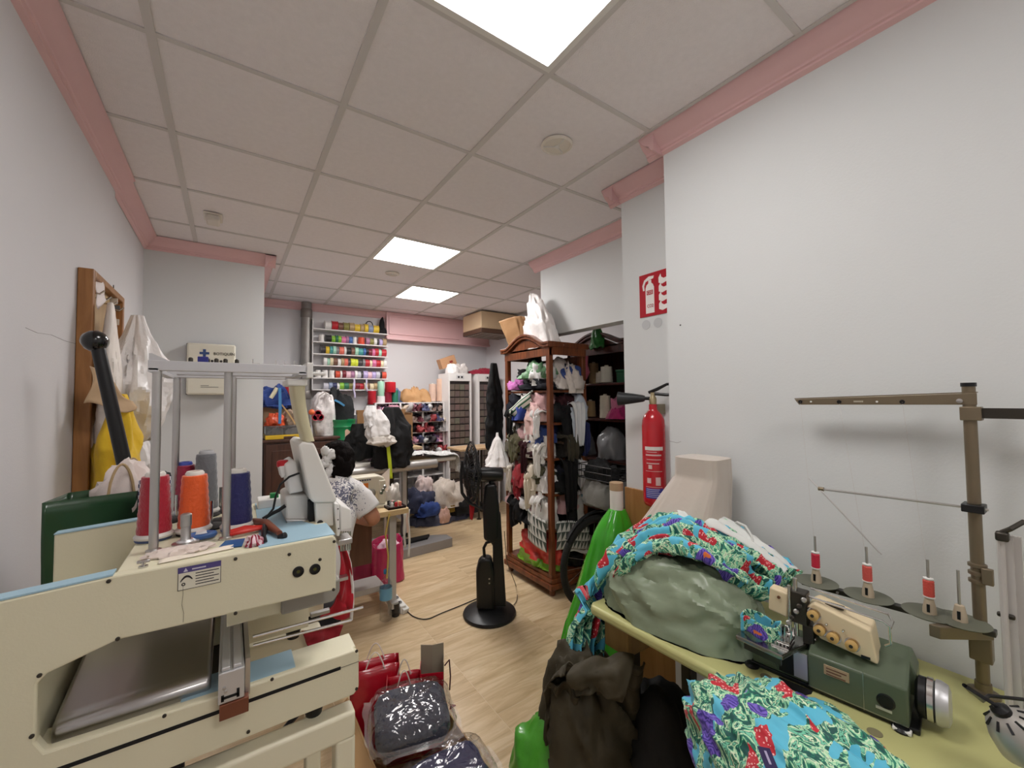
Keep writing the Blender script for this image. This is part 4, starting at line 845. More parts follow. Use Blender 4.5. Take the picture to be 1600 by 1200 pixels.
# ---------------------------------------------------------------- soft things on the table
def sheet(stations, nu, nv, su, sv, amp, seed, folds=0, famp=0, bulge=0, sc=9):
    """stations: list of (front point, back point); smooth loft with wrinkles and folds along the length"""
    S = [(Vector(a), Vector(b)) for a, b in stations]; n = len(S)-1
    def cr(p0, p1, p2, p3, t): return .5*((2*p1)+(p2-p0)*t+(2*p0-5*p1+4*p2-p3)*t*t+(3*p1-p0-3*p2+p3)*t*t*t)
    def base(u, v):
        x = min(u*n, n-1e-6); i = int(x); t = x-i; g = lambda k, j: S[max(0, min(n, k))][j]
        a = cr(g(i-1, 0), g(i, 0), g(i+1, 0), g(i+2, 0), t); b = cr(g(i-1, 1), g(i, 1), g(i+1, 1), g(i+2, 1), t); return lerp(a, b, v)+V(0, 0, bulge*math.sin(math.pi*v))
    def fn(u, v):
        p = base(u, v); e = .004
        du = base(min(u+e, 1), v)-base(max(u-e, 0), v); dv = base(u, min(v+e, 1))-base(u, max(v-e, 0)); nn = du.cross(dv)
        nn = nn.normalized() if nn.length > 1e-9 else V(0, 0, 1)
        if nn.z < 0 and abs(nn.z) > .2: nn = -nn
        f = amp*wrinkle(V(u*su, v*sv, 0), sc, seed)
        if folds: f += famp*math.sin(v*folds*2*math.pi+2.5*noise.noise(V(u*3, v*2, seed)))*(1-.0*u)
        return p+nn*f
    return MB().grid(fn, nu, nv, su, sv)
# olive plastic bag
def facet(p):
    d = noise.voronoi(p)[0]; return d[1]-d[0]*.6-.2
def obag(u, v):
    a = 2*math.pi*u; b = math.pi*(v-.5); s = lambda x, e: math.copysign(abs(x)**e, x)
    d = V(s(math.cos(b), .7)*s(math.cos(a), .8), s(math.cos(b), .7)*s(math.sin(a), .8), s(math.sin(b), .8))
    f = .93+.24*facet(Matrix.Diagonal((1.1, .7, 1)) @ d+V(3, 8, 1))+.11*wrinkle(Matrix.Diagonal((1.2, .8, .9)) @ d, 2.6, 4)+.08*noise.noise(d*1.2+V(3, 1, 5)); z = d.z if d.z > 0 else d.z*.0
    return V(1.275, .845, TZ+.001) + Matrix.Rotation(.22, 3, 'Z') @ V(d.x*.15*f, d.y*.25*f, max(0, z*.195*f))
tag(MB().grid(obag, 130, 72, closeu=True).build('olive_plastic_bag', mat('olive_film', (138, 150, 126), .36, bump=.25, bs=10), smooth=.5), 'crumpled olive green plastic sack lying on the end of the sewing table', 'bag')
# printed dress draped over the sack and down the table end
st = [(aty(934, 1046, 1.15), aty(884, 1040, 1.19)), (aty(945, 985, 1.14), aty(886, 990, 1.2)), (aty(962, 930, 1.13), aty(905, 940, 1.18)), (atx(985, 895, 1.16), atx(945, 890, 1.2)), (atx(1030, 872, 1.2), atx(990, 845, 1.34)),
      (atx(1085, 878, 1.22), atx(1050, 812, 1.44)), (atx(1130, 905, 1.25), atx(1120, 826, 1.5)), (atx(1165, 925, 1.3), atx(1185, 868, 1.54)), (atx(1185, 940, 1.33), atx(1245, 915, 1.53))]
for a, b in st[:3]: a.y = max(a.y, 1.125)
ds = thing('printed_dress', 'tropical printed dress draped over the olive sack and table end', 'dress', (1.3, .9, TZ))
sheet(st, 170, 80, .9, .42, .03, 2, 4.5, .028, .012, 7).build('skirt', M_FLORAL, ds, smooth=3, solid=.002)
sheet([(a+V(-.008, .0, .014), lerp(a, b, .45)+V(0, 0, .05)) for a, b in st[3:8]], 100, 34, .5, .2, .02, 6, 2, .016, .02).build('ruffle', M_FLORAL, ds, smooth=3, solid=.002)
sheet([(lerp(a, b, .3)+V(0, 0, .03), b+V(0, 0, .012)) for a, b in st[4:]], 100, 50, .6, .3, .028, 11, 3.5, .02, .012).build('bodice', M_FLORAL, ds, smooth=3, solid=.002)
sheet([(lerp(a, b, .62)+V(0, 0, .045), b+V(.01, 0, .03)) for a, b in st[5:]], 60, 20, .5, .2, .012, 15, 1.5, .008, .02).build('white_lining', fab((226, 228, 224)), ds, smooth=3, solid=.002)
pts = [atx(*p, 1.5) for p in ((1142, 832), (1143, 820), (1152, 816), (1165, 822), (1175, 838), (1178, 856))]
MB().tube(pts, .004, 8).build('strap', fab((226, 226, 222)), ds)
# near dress on a stool, cut by the lower edge of the picture
nst = thing('work_stool', 'low round stool in front of the table under the near printed dress', 'stool', (1.0, .38, 0))
MB().lathe([(.17, .45), (.175, .46), (.175, .485), (.16, .495), (0, .495)], (1.0, .38, 0), n=32).build('seat', M_BLACKM, nst)
for k in range(4): an = math.pi/4+k*math.pi/2; MB().cyl((1.0+.1*math.cos(an), .38+.1*math.sin(an), .455), (1.0+.16*math.cos(an), .38+.16*math.sin(an), 0), .012, n=10).build('leg', M_DARKMETAL, nst)
d2 = thing('printed_dress', 'second tropical printed dress heaped at the bottom edge before the overlock', 'dress', (1.0, .38, .495))
def dn(u, v):
    a = 2*math.pi*u; b = math.pi*(v-.5); s = lambda x, e: math.copysign(abs(x)**e, x)
    d = V(s(math.cos(b), .8)*math.cos(a), s(math.cos(b), .8)*math.sin(a), s(math.sin(b), .8)); f = 1+.2*wrinkle(Matrix.Diagonal((1, .6, 1)) @ d, 2.6, 8)+.1*noise.noise(d*1.3+V(8, 2, 5))
    z = .497+max(0, (d.z*.5+.5)**.8)*.335*(1+.5*(f-1)); return V(1.0, .36, 0)+Matrix.Rotation(-.25, 3, 'Z') @ V(d.x*.155*f, d.y*.26*f, z)
g = MB().grid(dn, 130, 72, 1.1, .55, True)
for i_, p_ in enumerate(g.v): g.uv[i_] = (p_.x+.5*p_.z, p_.y-.4*p_.z)
g.build('cloth', M_FLORAL, d2, smooth=3)
q = atz(1200, 1195, .835); tg = MB().box(q+V(0, 0, .012), (.05, .022, .002), .7).build('brand_tag', plast((46, 34, 78), .7), d2, bevel=.0005)
MB().box(q+V(0, 0, .0135), (.03, .004, .001), .7).build('tag_print', plast((170, 160, 190), .7), tg)
# beige dust cover over a machine at the table's far end
cv = thing('dust_cover', 'beige satin dust cover standing over a machine against the right wall', 'cover', (1.5, .95, TZ))
M_SATIN = mat('satin_beige', (196, 184, 172), .38, bump=.2, bs=18, sheen=.3)
yL, yR = 1.0, .80; xF, xB = 1.44, 1.60; zT = 1.3
def cov(u, v):
    # rounded rectangle column flaring into a skirt
    a = 2*math.pi*u; s = lambda x, e: math.copysign(abs(x)**e, x); k = 1-v
    fl = max(0, .86-v)*1.1
    cx, cyy = (xF+xB)/2-.12*fl, (yL+yR)/2+.13*fl
    rx = (xB-xF)/2*(.92+.08*k)+.10*fl; ry = (yL-yR)/2*(.86+.14*k)+.11*fl
    f = 1+.09*wrinkle(V(math.cos(a)*.6, math.sin(a)*.6, v*.25), 5, 3)*(.3+k)
    p = V(cx+rx*f*s(math.cos(a), .45), cyy+ry*f*s(math.sin(a), .45), lerp(TZ+.003, zT, v)); p.x = min(p.x, XR-.012); return p
g = MB().grid(cov, 80, 50, closeu=True); top = [cov(i/80, 1) for i in range(80)]; cen = sum(top, V(0, 0, 0))/80
g.grid(lambda u, v: lerp(cov(u, 1), cen+V(0, 0, .006), v), 80, 8, closeu=True); g.build('cover_cloth', M_SATIN, cv, smooth=3)
pts = [cov(.985, v) for v in [k/20 for k in range(21)]]; MB().tube(pts, .0022, 6).build('seam', M_SATIN, cv)
# ---------------------------------------------------------------- brown jackets and a green bag in front of the table end
gbg = tag(MB().heap((1.0, 1.22, .0), (.15, .13, .3), 21, .12, 1.8, 64, 36, .02).build('bright_green_bag', gloss((70, 150, 40), .4), smooth=3), 'bright green bag on the floor under the brown jackets', 'bag')
bj = thing('brown_jacket', 'dark olive brown jackets heaped in front of the table end', 'jacket', (1.08, 1.1, .3))
M_BR = mat('jacket_brown', (60, 53, 36), .7, bump=.5, bs=16, var=.2, vs=9)
MB().heap((1.1, 1.1, .3), (.15, .13, .27), 6.6, .25, 1.8, 72, 40, .05, 2.6).build('body', M_BR, bj, smooth=3)
sheet([(atz(884, 1056, .61), atz(1010, 1040, .62)), (atz(868, 1066, .58), atz(1005, 1060, .57)), (atz(850, 1084, .5), atz(1000, 1095, .48)), (atz(858, 1120, .38), atz(1000, 1140, .36)), (atz(872, 1165, .26), atz(1005, 1190, .24))], 70, 80, .5, .4, .018, 31, 3, .022, .015, 8).build('front_panel', M_BR, bj, smooth=3, solid=.004)
sheet([(atz(905, 1042, .63), atz(990, 1025, .64)), (atz(885, 1058, .62), atz(985, 1060, .62)), (atz(900, 1085, .56), atz(970, 1095, .55))], 30, 40, .2, .2, .008, 35, 1.5, .01, .015, 9).build('collar', M_BR, bj, smooth=3, solid=.004)
sheet([(atz(850, 1084, .52), atz(905, 1090, .54)), (atz(853, 1110, .44), atz(895, 1120, .45)), (atz(850, 1150, .34), atz(890, 1155, .35)), (atz(855, 1168, .3), atz(885, 1172, .3))], 40, 30, .3, .15, .014, 37, 2, .014, .035, 9).build('sleeve', M_BR, bj, smooth=3, solid=.004)
q = atz(872, 1112, .47); MB().lathe([(.006, 0), (.006, .003), (0, .004)], q, (-.6, -.5, .5), 12).build('button', M_STEEL, bj)
tag(MB().heap((1.26, .93, .0), (.14, .16, .5), 33, .2, 2, 56, 30, .02).build('dark_void_filler', fab((34, 32, 28)), smooth=3), 'added black heap standing in for the dark void under the table end', 'sack')  # dark heap added where there is only shade under the table
# ================================================================ WOODEN OPEN CABINET stuffed with clothes
WC = wood('cabinet_wood', (84, 42, 22), (138, 76, 40), 3, .35)
CX0, CX1, CY0, CY1 = 2.06, 2.46, 2.47, 3.1
def cabinet(name, lab, x0, x1, y0, y1, ztop, m, shelves, backpanel=True):
    t = thing(name, lab, 'cabinet', ((x0+x1)/2, (y0+y1)/2, 0))
    for x in (x0+.03, x1-.03):
        for y in (y0+.03, y1-.03):
            MB().lathe([(.018, 0), (.026, .02), (.022, .045), (.03, .055)], (x, y, 0), n=16).build('foot', m, t)
    MB().b2((x0-.02, y0-.02, .055), (x1+.01, y1+.02, .1)).build('plinth', m, t, smooth=0, bevel=.01, seg=3)
    MB().b2((x0-.008, y0-.008, .1), (x1, y1+.008, .135)).build('plinth', m, t, smooth=0, bevel=.008, seg=3)
    MB().b2((x0+.005, y0+.005, .135), (x1-.005, y1-.005, .165)).build('bottom_board', m, t, smooth=0, bevel=.004)
    for x in (x0, x1-.042):
        for y in (y0, y1-.042): MB().b2((x, y, .16), (x+.042, y+.042, ztop-.07)).build('corner_post', m, t, smooth=0, bevel=.006, seg=3)
    for z in shelves: MB().b2((x0+.01, y0+.01, z-.018), (x1-.01, y1-.01, z)).build('shelf', m, t, smooth=0, bevel=.002)
    if backpanel: MB().b2((x1-.02, y0+.04, .16), (x1-.012, y1-.04, ztop-.12)).build('back_panel', m, t, smooth=0)
    # arched front rail and cornice on the -x face
    N = 24; L = y1-y0
    low = [(x0, lerp(y0, y1, k/N), ztop-.135) for k in range(N+1)]; arch = lambda u: .095*max(0, math.sin(math.pi*min(1, max(0, (u-.12)/.76))))**1.3
    up = [(x0, lerp(y0, y1, k/N), ztop-.075+arch(k/N)) for k in range(N, -1, -1)]
    MB().prism(low+up, (.022, 0, 0)).build('arched_rail', m, t, smooth=.5)
    pts = [(lerp(y0-.03, y1+.03, k/N), ztop-.068+arch(k/N)) for k in range(N+1)]
    for dx, dz, w in ((-.032, .022, .02), (-.022, .0, .022)):
        g = MB(); vs = []
        for y, z in pts: vs += [(x0+dx, y, z+dz), (x0+dx, y, z+dz+w), (x0+.03, y, z+dz+w), (x0+.03, y, z+dz)]
        fs = [(4*k+a, 4*k+(a+1) % 4, 4*k+4+(a+1) % 4, 4*k+4+a) for k in range(N) for a in range(4)]+[(0, 1, 2, 3), (4*N+3, 4*N+2, 4*N+1, 4*N)]
        g.add(vs, fs).build('cornice', m, t, smooth=.5, bevel=.003)
    for y in (y0-.028, y1+.004):
        MB().b2((x0-.03, y, ztop-.07), (x1+.01, y+.024, ztop-.025)).build('side_cornice', m, t, smooth=0, bevel=.005)
        MB().b2((x0+.02, y+.004, ztop-.13), (x1-.02, y+.022, ztop-.07)).build('side_rail', m, t, smooth=0, bevel=.002)
    MB().b2((x0, y0, ztop-.075), (x1, y1, ztop-.06)).build('top_board', m, t, smooth=0)
    return t
SH = [.5, .78, 1.06, 1.34, 1.6]
cabinet('open_cabinet', 'brown wooden open cabinet with arched top, stuffed with clothes', CX0, CX1, CY0, CY1, 2.01, WC, SH, True)  # back panel added to hide the bright wall and keep gaps dark
def garment(lab, c, r, col, seed, rz=0, amp=.3, name='garment', cat='garment', m=None, flap=0, flat=.1, fr=2.4, drop=(-1, 0)):
    t = MB().heap(c, r, seed, amp, fr, 44, 22, flat, 2.6, rz, .35)
    if flap:
        c = V(*c); dx, dy = drop; px_, py_ = -dy, dx
        def fl(u, v):
            w = (u-.5)*2*min(r[0], r[1])*.9; k = math.sin(math.pi*.5*min(1, v*2.5)); out = (r[0] if dx else r[1])*(.75+.3*k)+.012*math.sin(u*9+seed)+.01*noise.noise(V(u*4, v*4, seed))
            return V(c.x+dx*out+px_*w*(1-.25*v), c.y+dy*out+py_*w*(1-.25*v), c.z+r[2]*.55*(1-k*.3)-flap*v)
        t.grid(fl, 18, 16, .3, .3)
    o = t.build(name, m or fab(col), smooth=3); return tag(o, lab, cat, 'clothes in the open cabinet')
G = [ # label, px, py (centre on the x=CX0+dx plane), shelf z, size, colour, flap
 ('black wool lump at the back of the cabinet top shelf', (2.28, 2.9), 1.605, (.13, .14, .13), (24, 22, 24), 0, (-1, 0)),
 ('pink satin bundle on the cabinet top shelf at the far post', (2.12, 3.0), 1.605, (.05, .05, .05), (206, 120, 190), 0, (-1, 0)),
 ('navy folded sweater under the green leaf bag on the top shelf', (2.18, 2.68), 1.605, (.13, .14, .05), (26, 30, 44), 0, (-1, 0)),
 ('white and beige crumpled shirt on the top shelf, right open side', (2.33, 2.56), 1.605, (.12, .08, .13), (222, 212, 204), .1, (0, -1)),
 ('pale pink cloth hanging over the edge below the top shelf', (2.14, 2.66), 1.345, (.1, .09, .12), (226, 190, 184), .16, (-1, 0)),
 ('royal blue garment on the fourth shelf near the far post', (2.14, 2.92), 1.345, (.09, .1, .1), (40, 60, 140), .06, (-1, 0)),
 ('black garment filling the back of the fourth shelf', (2.3, 2.84), 1.345, (.13, .2, .12), (20, 20, 22), 0, (-1, 0)),
 ('light blue white shirt hanging from the fourth shelf, right open side', (2.35, 2.54), 1.345, (.09, .07, .13), (206, 214, 226), .2, (0, -1)),
 ('black trousers on the fourth shelf beside the pale blue shirt', (2.24, 2.55), 1.345, (.09, .07, .08), (22, 22, 26), .14, (0, -1)),
 ('olive camouflage cap-like bundle on the third shelf near the far post', (2.13, 2.94), 1.065, (.09, .1, .12), (86, 80, 56), .1, (-1, 0)),
 ('black and white patterned blouse on the third shelf', (2.13, 2.74), 1.065, (.08, .09, .15), (224, 216, 208), .1, (-1, 0)),
 ('maroon garment on the third shelf under the patterned blouse', (2.2, 2.78), 1.065, (.13, .15, .06), (82, 22, 36), .05, (-1, 0)),
 ('white folded cloth strip hanging from the third shelf by the post', (2.12, 2.58), 1.065, (.05, .05, .13), (232, 228, 224), .12, (-1, 0)),
 ('dark olive jumper on the third shelf, right open side', (2.32, 2.55), 1.065, (.12, .07, .11), (52, 46, 36), .1, (0, -1)),
 ('navy garment with white edge on the third shelf, back right', (2.4, 2.6), 1.065, (.05, .09, .15), (32, 40, 90), .05, (0, -1)),
 ('cream knitted top spilling from the second shelf at the far post', (2.12, 3.0), .785, (.06, .06, .14), (226, 216, 200), .1, (-1, 0)),
 ('red and grey garment with white dots on the second shelf', (2.13, 2.88), .785, (.09, .1, .12), (150, 28, 38), .12, (-1, 0)),
 ('cream lace scarf looped over the second shelf edge', (2.11, 2.7), .785, (.06, .05, .14), (218, 204, 184), .16, (-1, 0)),
 ('white blouse on the second shelf beside the corner post', (2.13, 2.6), .785, (.06, .07, .12), (230, 226, 224), .14, (-1, 0)),
 ('black coat hanging down the right open side of the cabinet', (2.25, 2.54), .785, (.1, .075, .2), (16, 15, 17), .34, (0, -1)),
 ('white collar shirt on the second shelf, right open side', (2.36, 2.54), .785, (.07, .06, .18), (224, 220, 222), .12, (0, -1)),
 ('turquoise cloth hanging behind the black coat', (2.42, 2.55), .785, (.035, .05, .1), (40, 140, 168), .16, (0, -1)),
 ('dark brown garment at the back of the second shelf', (2.3, 2.88), .785, (.12, .18, .12), (40, 30, 26), 0, (-1, 0)),
 ('white sleeve spilling over the first shelf beside the corner post', (2.13, 2.62), .505, (.07, .08, .18), (228, 222, 216), .16, (-1, 0)),
 ('black dotted garment on the first shelf near the far post', (2.15, 2.9), .505, (.1, .14, .13), (26, 24, 28), .1, (-1, 0)),
 ('grey white garment at the first shelf, right open side', (2.37, 2.55), .505, (.08, .07, .13), (200, 196, 190), .1, (0, -1)),
 ('dark grey heap at the back of the first shelf', (2.3, 2.85), .505, (.12, .18, .13), (44, 42, 44), 0, (-1, 0)),
]
for k, (lab, (x, y), z, r, col, fl_, dr) in enumerate(G): garment(lab, (x, y, z+.012), (r[0]*1.08, r[1]*1.25, min(r[2]*1.45, .235)), col, 3.3*k+1.7, .2*math.sin(k), .36, flap=fl_*1.15, drop=dr)
EXT = [('black', (18, 18, 20)), ('off-white', (218, 212, 206)), ('dark navy', (28, 32, 56)), ('olive', (78, 74, 52)), ('maroon', (88, 24, 38)), ('grey', (120, 118, 120)), ('charcoal', (44, 42, 46)), ('dusty pink', (206, 164, 164)), ('white', (228, 226, 224)), ('brown', (84, 62, 46)), ('blue', (52, 74, 136))]
re_ = random.Random(11); SN = ['bottom', 'first', 'second', 'third', 'fourth', 'top']
for si, z in enumerate([.17]+SH):
    hgt = ([.17]+SH+[1.84])[si+1]-z
    for k, (dx, dy) in enumerate(((2.33, 2.98), (2.36, 2.8), (2.35, 2.64))):          # dark fill added at the back to deepen the shade between clothes
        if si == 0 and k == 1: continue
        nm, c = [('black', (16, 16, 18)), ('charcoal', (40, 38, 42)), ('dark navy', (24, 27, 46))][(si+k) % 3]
        garment('added %s garment darkening the back of the %s cabinet shelf, %s' % (nm, SN[si], ['far end', 'middle', 'near end'][k]), (dx, dy, z+.01), (.1, .12, hgt*.8), c, 200+si*5+k, .1*k, .3)
    if si in (0,): continue
    for k, y in enumerate((2.99, 2.82, 2.66)):
        nm, c = re_.choice(EXT)
        if si == 5 and k < 2: continue
        garment('%s garment stacked %s on the %s shelf, front of the cabinet' % (nm, ['at the far post', 'in the middle', 'by the near post'][k], SN[si]), (2.15, y, z+hgt*.42), (.09, .1, hgt*.42), c, 300+si*7+k, .3*k, .36, flap=.1*(k != 1))
    nm, c = re_.choice(EXT); garment('%s garment stacked high on the %s shelf, right open side' % (nm, SN[si]), (2.28+.06*(si % 2), 2.545, z+hgt*.4), (.1, .065, hgt*.42), c, 400+si, .2, .36, flap=.1, drop=(0, -1))
garment('green leaf-printed plastic bundle on the cabinet top shelf', (2.15, 2.72, 1.705), (.11, .14, .1), (92, 140, 96), 91, .3, .3, 'leaf_bundle', 'bundle', mat('leaf_print', (104, 146, 106), .35, bump=.3, bs=18, var=.6, vs=26))
def stripe(u, v): return V(2.05-.03*math.sin(v*3)+.005*math.sin(u*8), lerp(3.0, 2.68, u), lerp(1.44, 1.60, u)-.1*v+.02*math.sin(math.pi*v))
tag(MB().grid(stripe, 24, 16, .35, .14).build('striped_scarf', stripes('green_white', (228, 226, 218), (44, 104, 74), 28, 1, .62), smooth=3, solid=.012), 'white scarf with green stripes lying on the edge below the leaf bundle', 'scarf', 'clothes in the open cabinet')
def hat(u, v): a = 2*math.pi*u; r = lerp(.11, .0, v); return V(2.33+r*math.cos(a), 2.56+r*.7*math.sin(a), 1.755+.05*(1-(1-v)**2)-.25*r*math.cos(a)*-1*.9)
tag(MB().grid(hat, 36, 10, closeu=True).build('straw_hat', mat('straw', (186, 146, 92), .8, bump=.4, bs=120), smooth=3, solid=.004), 'tan straw hat resting on the beige shirt in the cabinet', 'hat')
def tri(u, v): return V(lerp(2.09, 2.44, u), 2.452-.02*math.sin(math.pi*u)-.012*math.sin(v*3), lerp(.36, .58, v)-.05*u+.01*math.sin(u*5))
def trimat():
    m = bpy.data.materials.new('triangle_print'); m.use_nodes = True; nt = m.node_tree; L = nt.links.new; p = nt.nodes['Principled BSDF']; p.inputs['Roughness'].default_value = .6
    tc = nd(nt, 'ShaderNodeTexCoord'); s = nd(nt, 'ShaderNodeSeparateXYZ'); L(tc.outputs['UV'], s.inputs[0])
    def fr(o, k): a = nd(nt, 'ShaderNodeMath', operation='MULTIPLY'); L(o, a.inputs[0]); a.inputs[1].default_value = k; b = nd(nt, 'ShaderNodeMath', operation='FRACT'); L(a.outputs[0], b.inputs[0]); return b.outputs[0]
    lt = nd(nt, 'ShaderNodeMath', operation='LESS_THAN'); L(fr(s.outputs[0], 24), lt.inputs[0]); L(fr(s.outputs[1], 14), lt.inputs[1])
    L(steps(nt, lt.outputs[0], [(0, (214, 214, 208)), (.5, (74, 84, 78))]), p.inputs['Base Color']); return m
M_TRI = trimat()
tb_ = thing('triangle_print_bag', 'grey bag printed with dark triangles sticking out at the cabinet corner', 'bag', (2.25, 2.45, .4))
MB().grid(tri, 24, 16, .36, .23).build('front_sheet', M_TRI, tb_, smooth=3, solid=.003)
def tri2(u, v): return V(2.035-.02*math.sin(math.pi*u)+.0*v, lerp(2.5, 2.74, u), lerp(.34, .58, v)+.05*u)
MB().grid(tri2, 24, 16, .26, .23).build('side_sheet', M_TRI, tb_, smooth=3, solid=.003)
MB().grid(lambda u, v: V(lerp(2.2, 2.42, u), 2.43+.02*v, .33-.05*u+.02*v+.01*math.sin(u*6)), 12, 6).build('lining_flap', fab((226, 220, 208)), tb_, smooth=3, solid=.004)
# red and green plastic bag at the cabinet bottom
rb = thing('red_green_bag', 'red plastic bag with a green lower band at the cabinet bottom', 'bag', (2.2, 2.75, .17))
hp = MB().heap((2.19, 2.74, .18), (.125, .25, .22), 14, .3, 2.2, 64, 34, .04, 2.6)
hp.mi = [1 if sum(hp.v[i].z for i in f)/len(f) < .245+.03*math.sin(hp.v[f[0]].y*9) else 0 for f in hp.f]
hp.build('film', [gloss((214, 66, 58), .25), gloss((120, 168, 44), .3)], rb, smooth=3)
garment('black garment at the cabinet bottom on the right open side', (2.35, 2.56, .19), (.09, .08, .12), (24, 22, 22), 77, 0, .3)
# cloth ends spilling over the shelf edges
def spill(lab, col, y, z, w, L, seed, side=0):
    pts = []
    for k, (o, dz) in enumerate(((.07, .035), (.0, .045), (-.035, .01), (-.04, -L*.5), (-.03, -L))):
        nr = w*(1-.12*k)
        if side == 0: a, b = V(CX0+o, y-nr, z+dz-.03*math.sin(seed+k)), V(CX0+o-.01, y+nr, z+dz+.03*math.sin(seed*2+k))
        else: a, b = V(y-nr, CY0+o, z+dz-.03*math.sin(seed+k)), V(y+nr, CY0+o-.01, z+dz+.03*math.sin(seed*2+k))
        pts.append((a, b))
    tag(sheet(pts, 26, 26, .3, .2, .014, seed, 2.2, .012, 0, 9).build('draped_garment', fab(col), smooth=3, solid=.003), lab, 'garment', 'clothes in the open cabinet')
for k, (lab, col, y, z, w, L, sd) in enumerate((
  ('white cloth end spilling over the fourth shelf edge near the corner post', (232, 230, 228), 2.6, 1.4, .06, .2, 0), ('black cloth end hanging over the fourth shelf at the far post', (18, 18, 20), 2.98, 1.37, .07, .14, 0),
  ('camouflage green cloth end hanging from the third shelf', (92, 90, 64), 2.93, 1.15, .08, .16, 0), ('dark maroon cloth end hanging from the third shelf middle', (84, 22, 36), 2.77, 1.1, .06, .18, 0), ('white ribbed cloth end hanging from the third shelf by the corner post', (230, 226, 220), 2.6, 1.12, .05, .22, 0),
  ('off-white cloth end hanging from the second shelf at the far post', (224, 216, 204), 3.0, .9, .06, .2, 0), ('dark red cloth end hanging over the second shelf', (140, 24, 36), 2.88, .84, .07, .15, 0), ('cream scarf end hanging from the second shelf middle', (220, 208, 188), 2.72, .88, .05, .26, 0),
  ('white cloth end falling over the first shelf by the corner post', (232, 228, 224), 2.62, .66, .07, .22, 0), ('black cloth end falling over the first shelf at the far post', (20, 19, 22), 2.93, .6, .09, .16, 0),
  ('white shirt end hanging on the right open side, third shelf', (228, 228, 230), 2.33, 1.42, .07, .26, 1), ('black cloth end hanging on the right open side, second shelf', (17, 16, 18), 2.23, 1.0, .08, .36, 1), ('white collar end hanging on the right open side, second shelf', (230, 228, 230), 2.37, .98, .06, .18, 1),
  ('navy cloth end hanging on the right open side, fourth shelf', (30, 38, 88), 2.41, 1.3, .04, .22, 1), ('dark olive cloth end hanging on the right open side, third shelf', (60, 54, 40), 2.25, 1.2, .08, .18, 1))): spill(lab, col, y, z, w, L, 2.7*k+1, sd)
# coat and bags around the cabinet
hang('black_coat', 'long black coat hanging on the far side of the wooden cabinet', 'coat', (2.03, 3.25, 1.87), .78, .05, .06, fab((16, 16, 18)), 3.9, .4, .5, .012, 3)
hang('white_carrier_bag', 'white carrier bag hanging above the fan motor beside the cabinet', 'bag', tuple(atv(777, 676, 1.92, 3.16)), .3, .1, .06, M_BAGW, 6.1, .6, .16, .01, 2, [(0, .1), (.12, .14), (.2, .3), (1, 1.0)])
sk = thing('white_sack', 'big crumpled white plastic sack on top of the wooden cabinet', 'sack', (2.16, 2.68, 2.03))
def sackf(u, v):
    a = 2*math.pi*u; k = [1.0, 1.12, 1.1, .95, .75, .55, .42][min(6, int(v*6.99))]; f = 1+.16*wrinkle(V(math.cos(a)*.5, math.sin(a)*.5, v*.5), 5, 5)
    return V(2.14-.05*v, 2.67+.05*v, 1.965+.07*(math.sin(a)*.0)+.37*v) + Matrix.Rotation(-.3, 3, 'Z') @ V(.085*k*f*math.cos(a)-.03*v, .15*k*f*math.sin(a)+.06*v, 0) + V(0, 0, .05*math.sin(a*1.0)*v)
sm_ = MB().heap((2.155, 2.66, 1.96), (.075, .19, .33), 4.2, .3, 2.6, 84, 52, .05, 2.8)
for p_ in sm_.v:
    k_ = max(0, (p_.z-1.96)/.33); p_.y = 2.66+(p_.y-2.66)*(1-.25*min(1, k_))+.1*k_; p_.x = min(p_.x-.02*k_, 2.243)
sm_.build('film', M_BAGW, sk, smooth=3)
kb = thing('kraft_bag', 'brown kraft paper bag leaning on top of the cabinet at its far end', 'bag', (2.1, 2.98, 2.0))
def kbf(u, v): a = 2*math.pi*u; s = lambda x: math.copysign(abs(x)**.35, x); f = 1+.16*wrinkle(V(math.cos(a), math.sin(a), v), 2, 9); return V(2.2-.06*v, 2.97+.06*v, 1.955+.3*v-.05*s(math.sin(a))*v*0) + V(.08*f*s(math.cos(a))*(1+.1*v), (.1+.05*v)*f*s(math.sin(a)), 0)
MB().grid(kbf, 64, 24, closeu=True).build('paper', mat('kraft2', (164, 124, 84), .7, bump=.5, bs=14, var=.1), kb, smooth=1.2, solid=.002)
# ================================================================ SECOND WARDROBE in the alcove
WC2 = wood('wardrobe_wood', (46, 18, 14), (84, 36, 26), 3, .4)
W2 = (2.72, 3.15, 2.24, 2.98)
S2 = [.55, .985, 1.345, 1.665]
cabinet('dark_wardrobe', 'dark red-brown wardrobe with arched top in the alcove, shelves of thread cones', *W2, 2.06, WC2, S2)
w2o = bpy.data.objects['dark_wardrobe']
for y in (W2[2]+.01, W2[3]-.02): MB().b2((2.74, y, .16), (3.13, y+.01, 1.95)).build('side_panel', WC2, w2o, smooth=0)  # side and back boards added so the alcove stays dark
MB().b2((3.12, 2.25, .16), (3.135, 2.97, 2.05)).build('added_backing', WC2, w2o, smooth=0)
def wpos(px, py): p = atx(px, py, 2.8); return p
def alc(lab, name, cat, px, z, r, col, seed, m=None, amp=.22, x=2.86):
    p = atx(px, 600, x); return tag(MB().heap((x, p.y, z+.004), r, seed, amp, 2.2, 40, 22, .03, 2.6).build(name, m or fab(col), smooth=3), lab, cat)
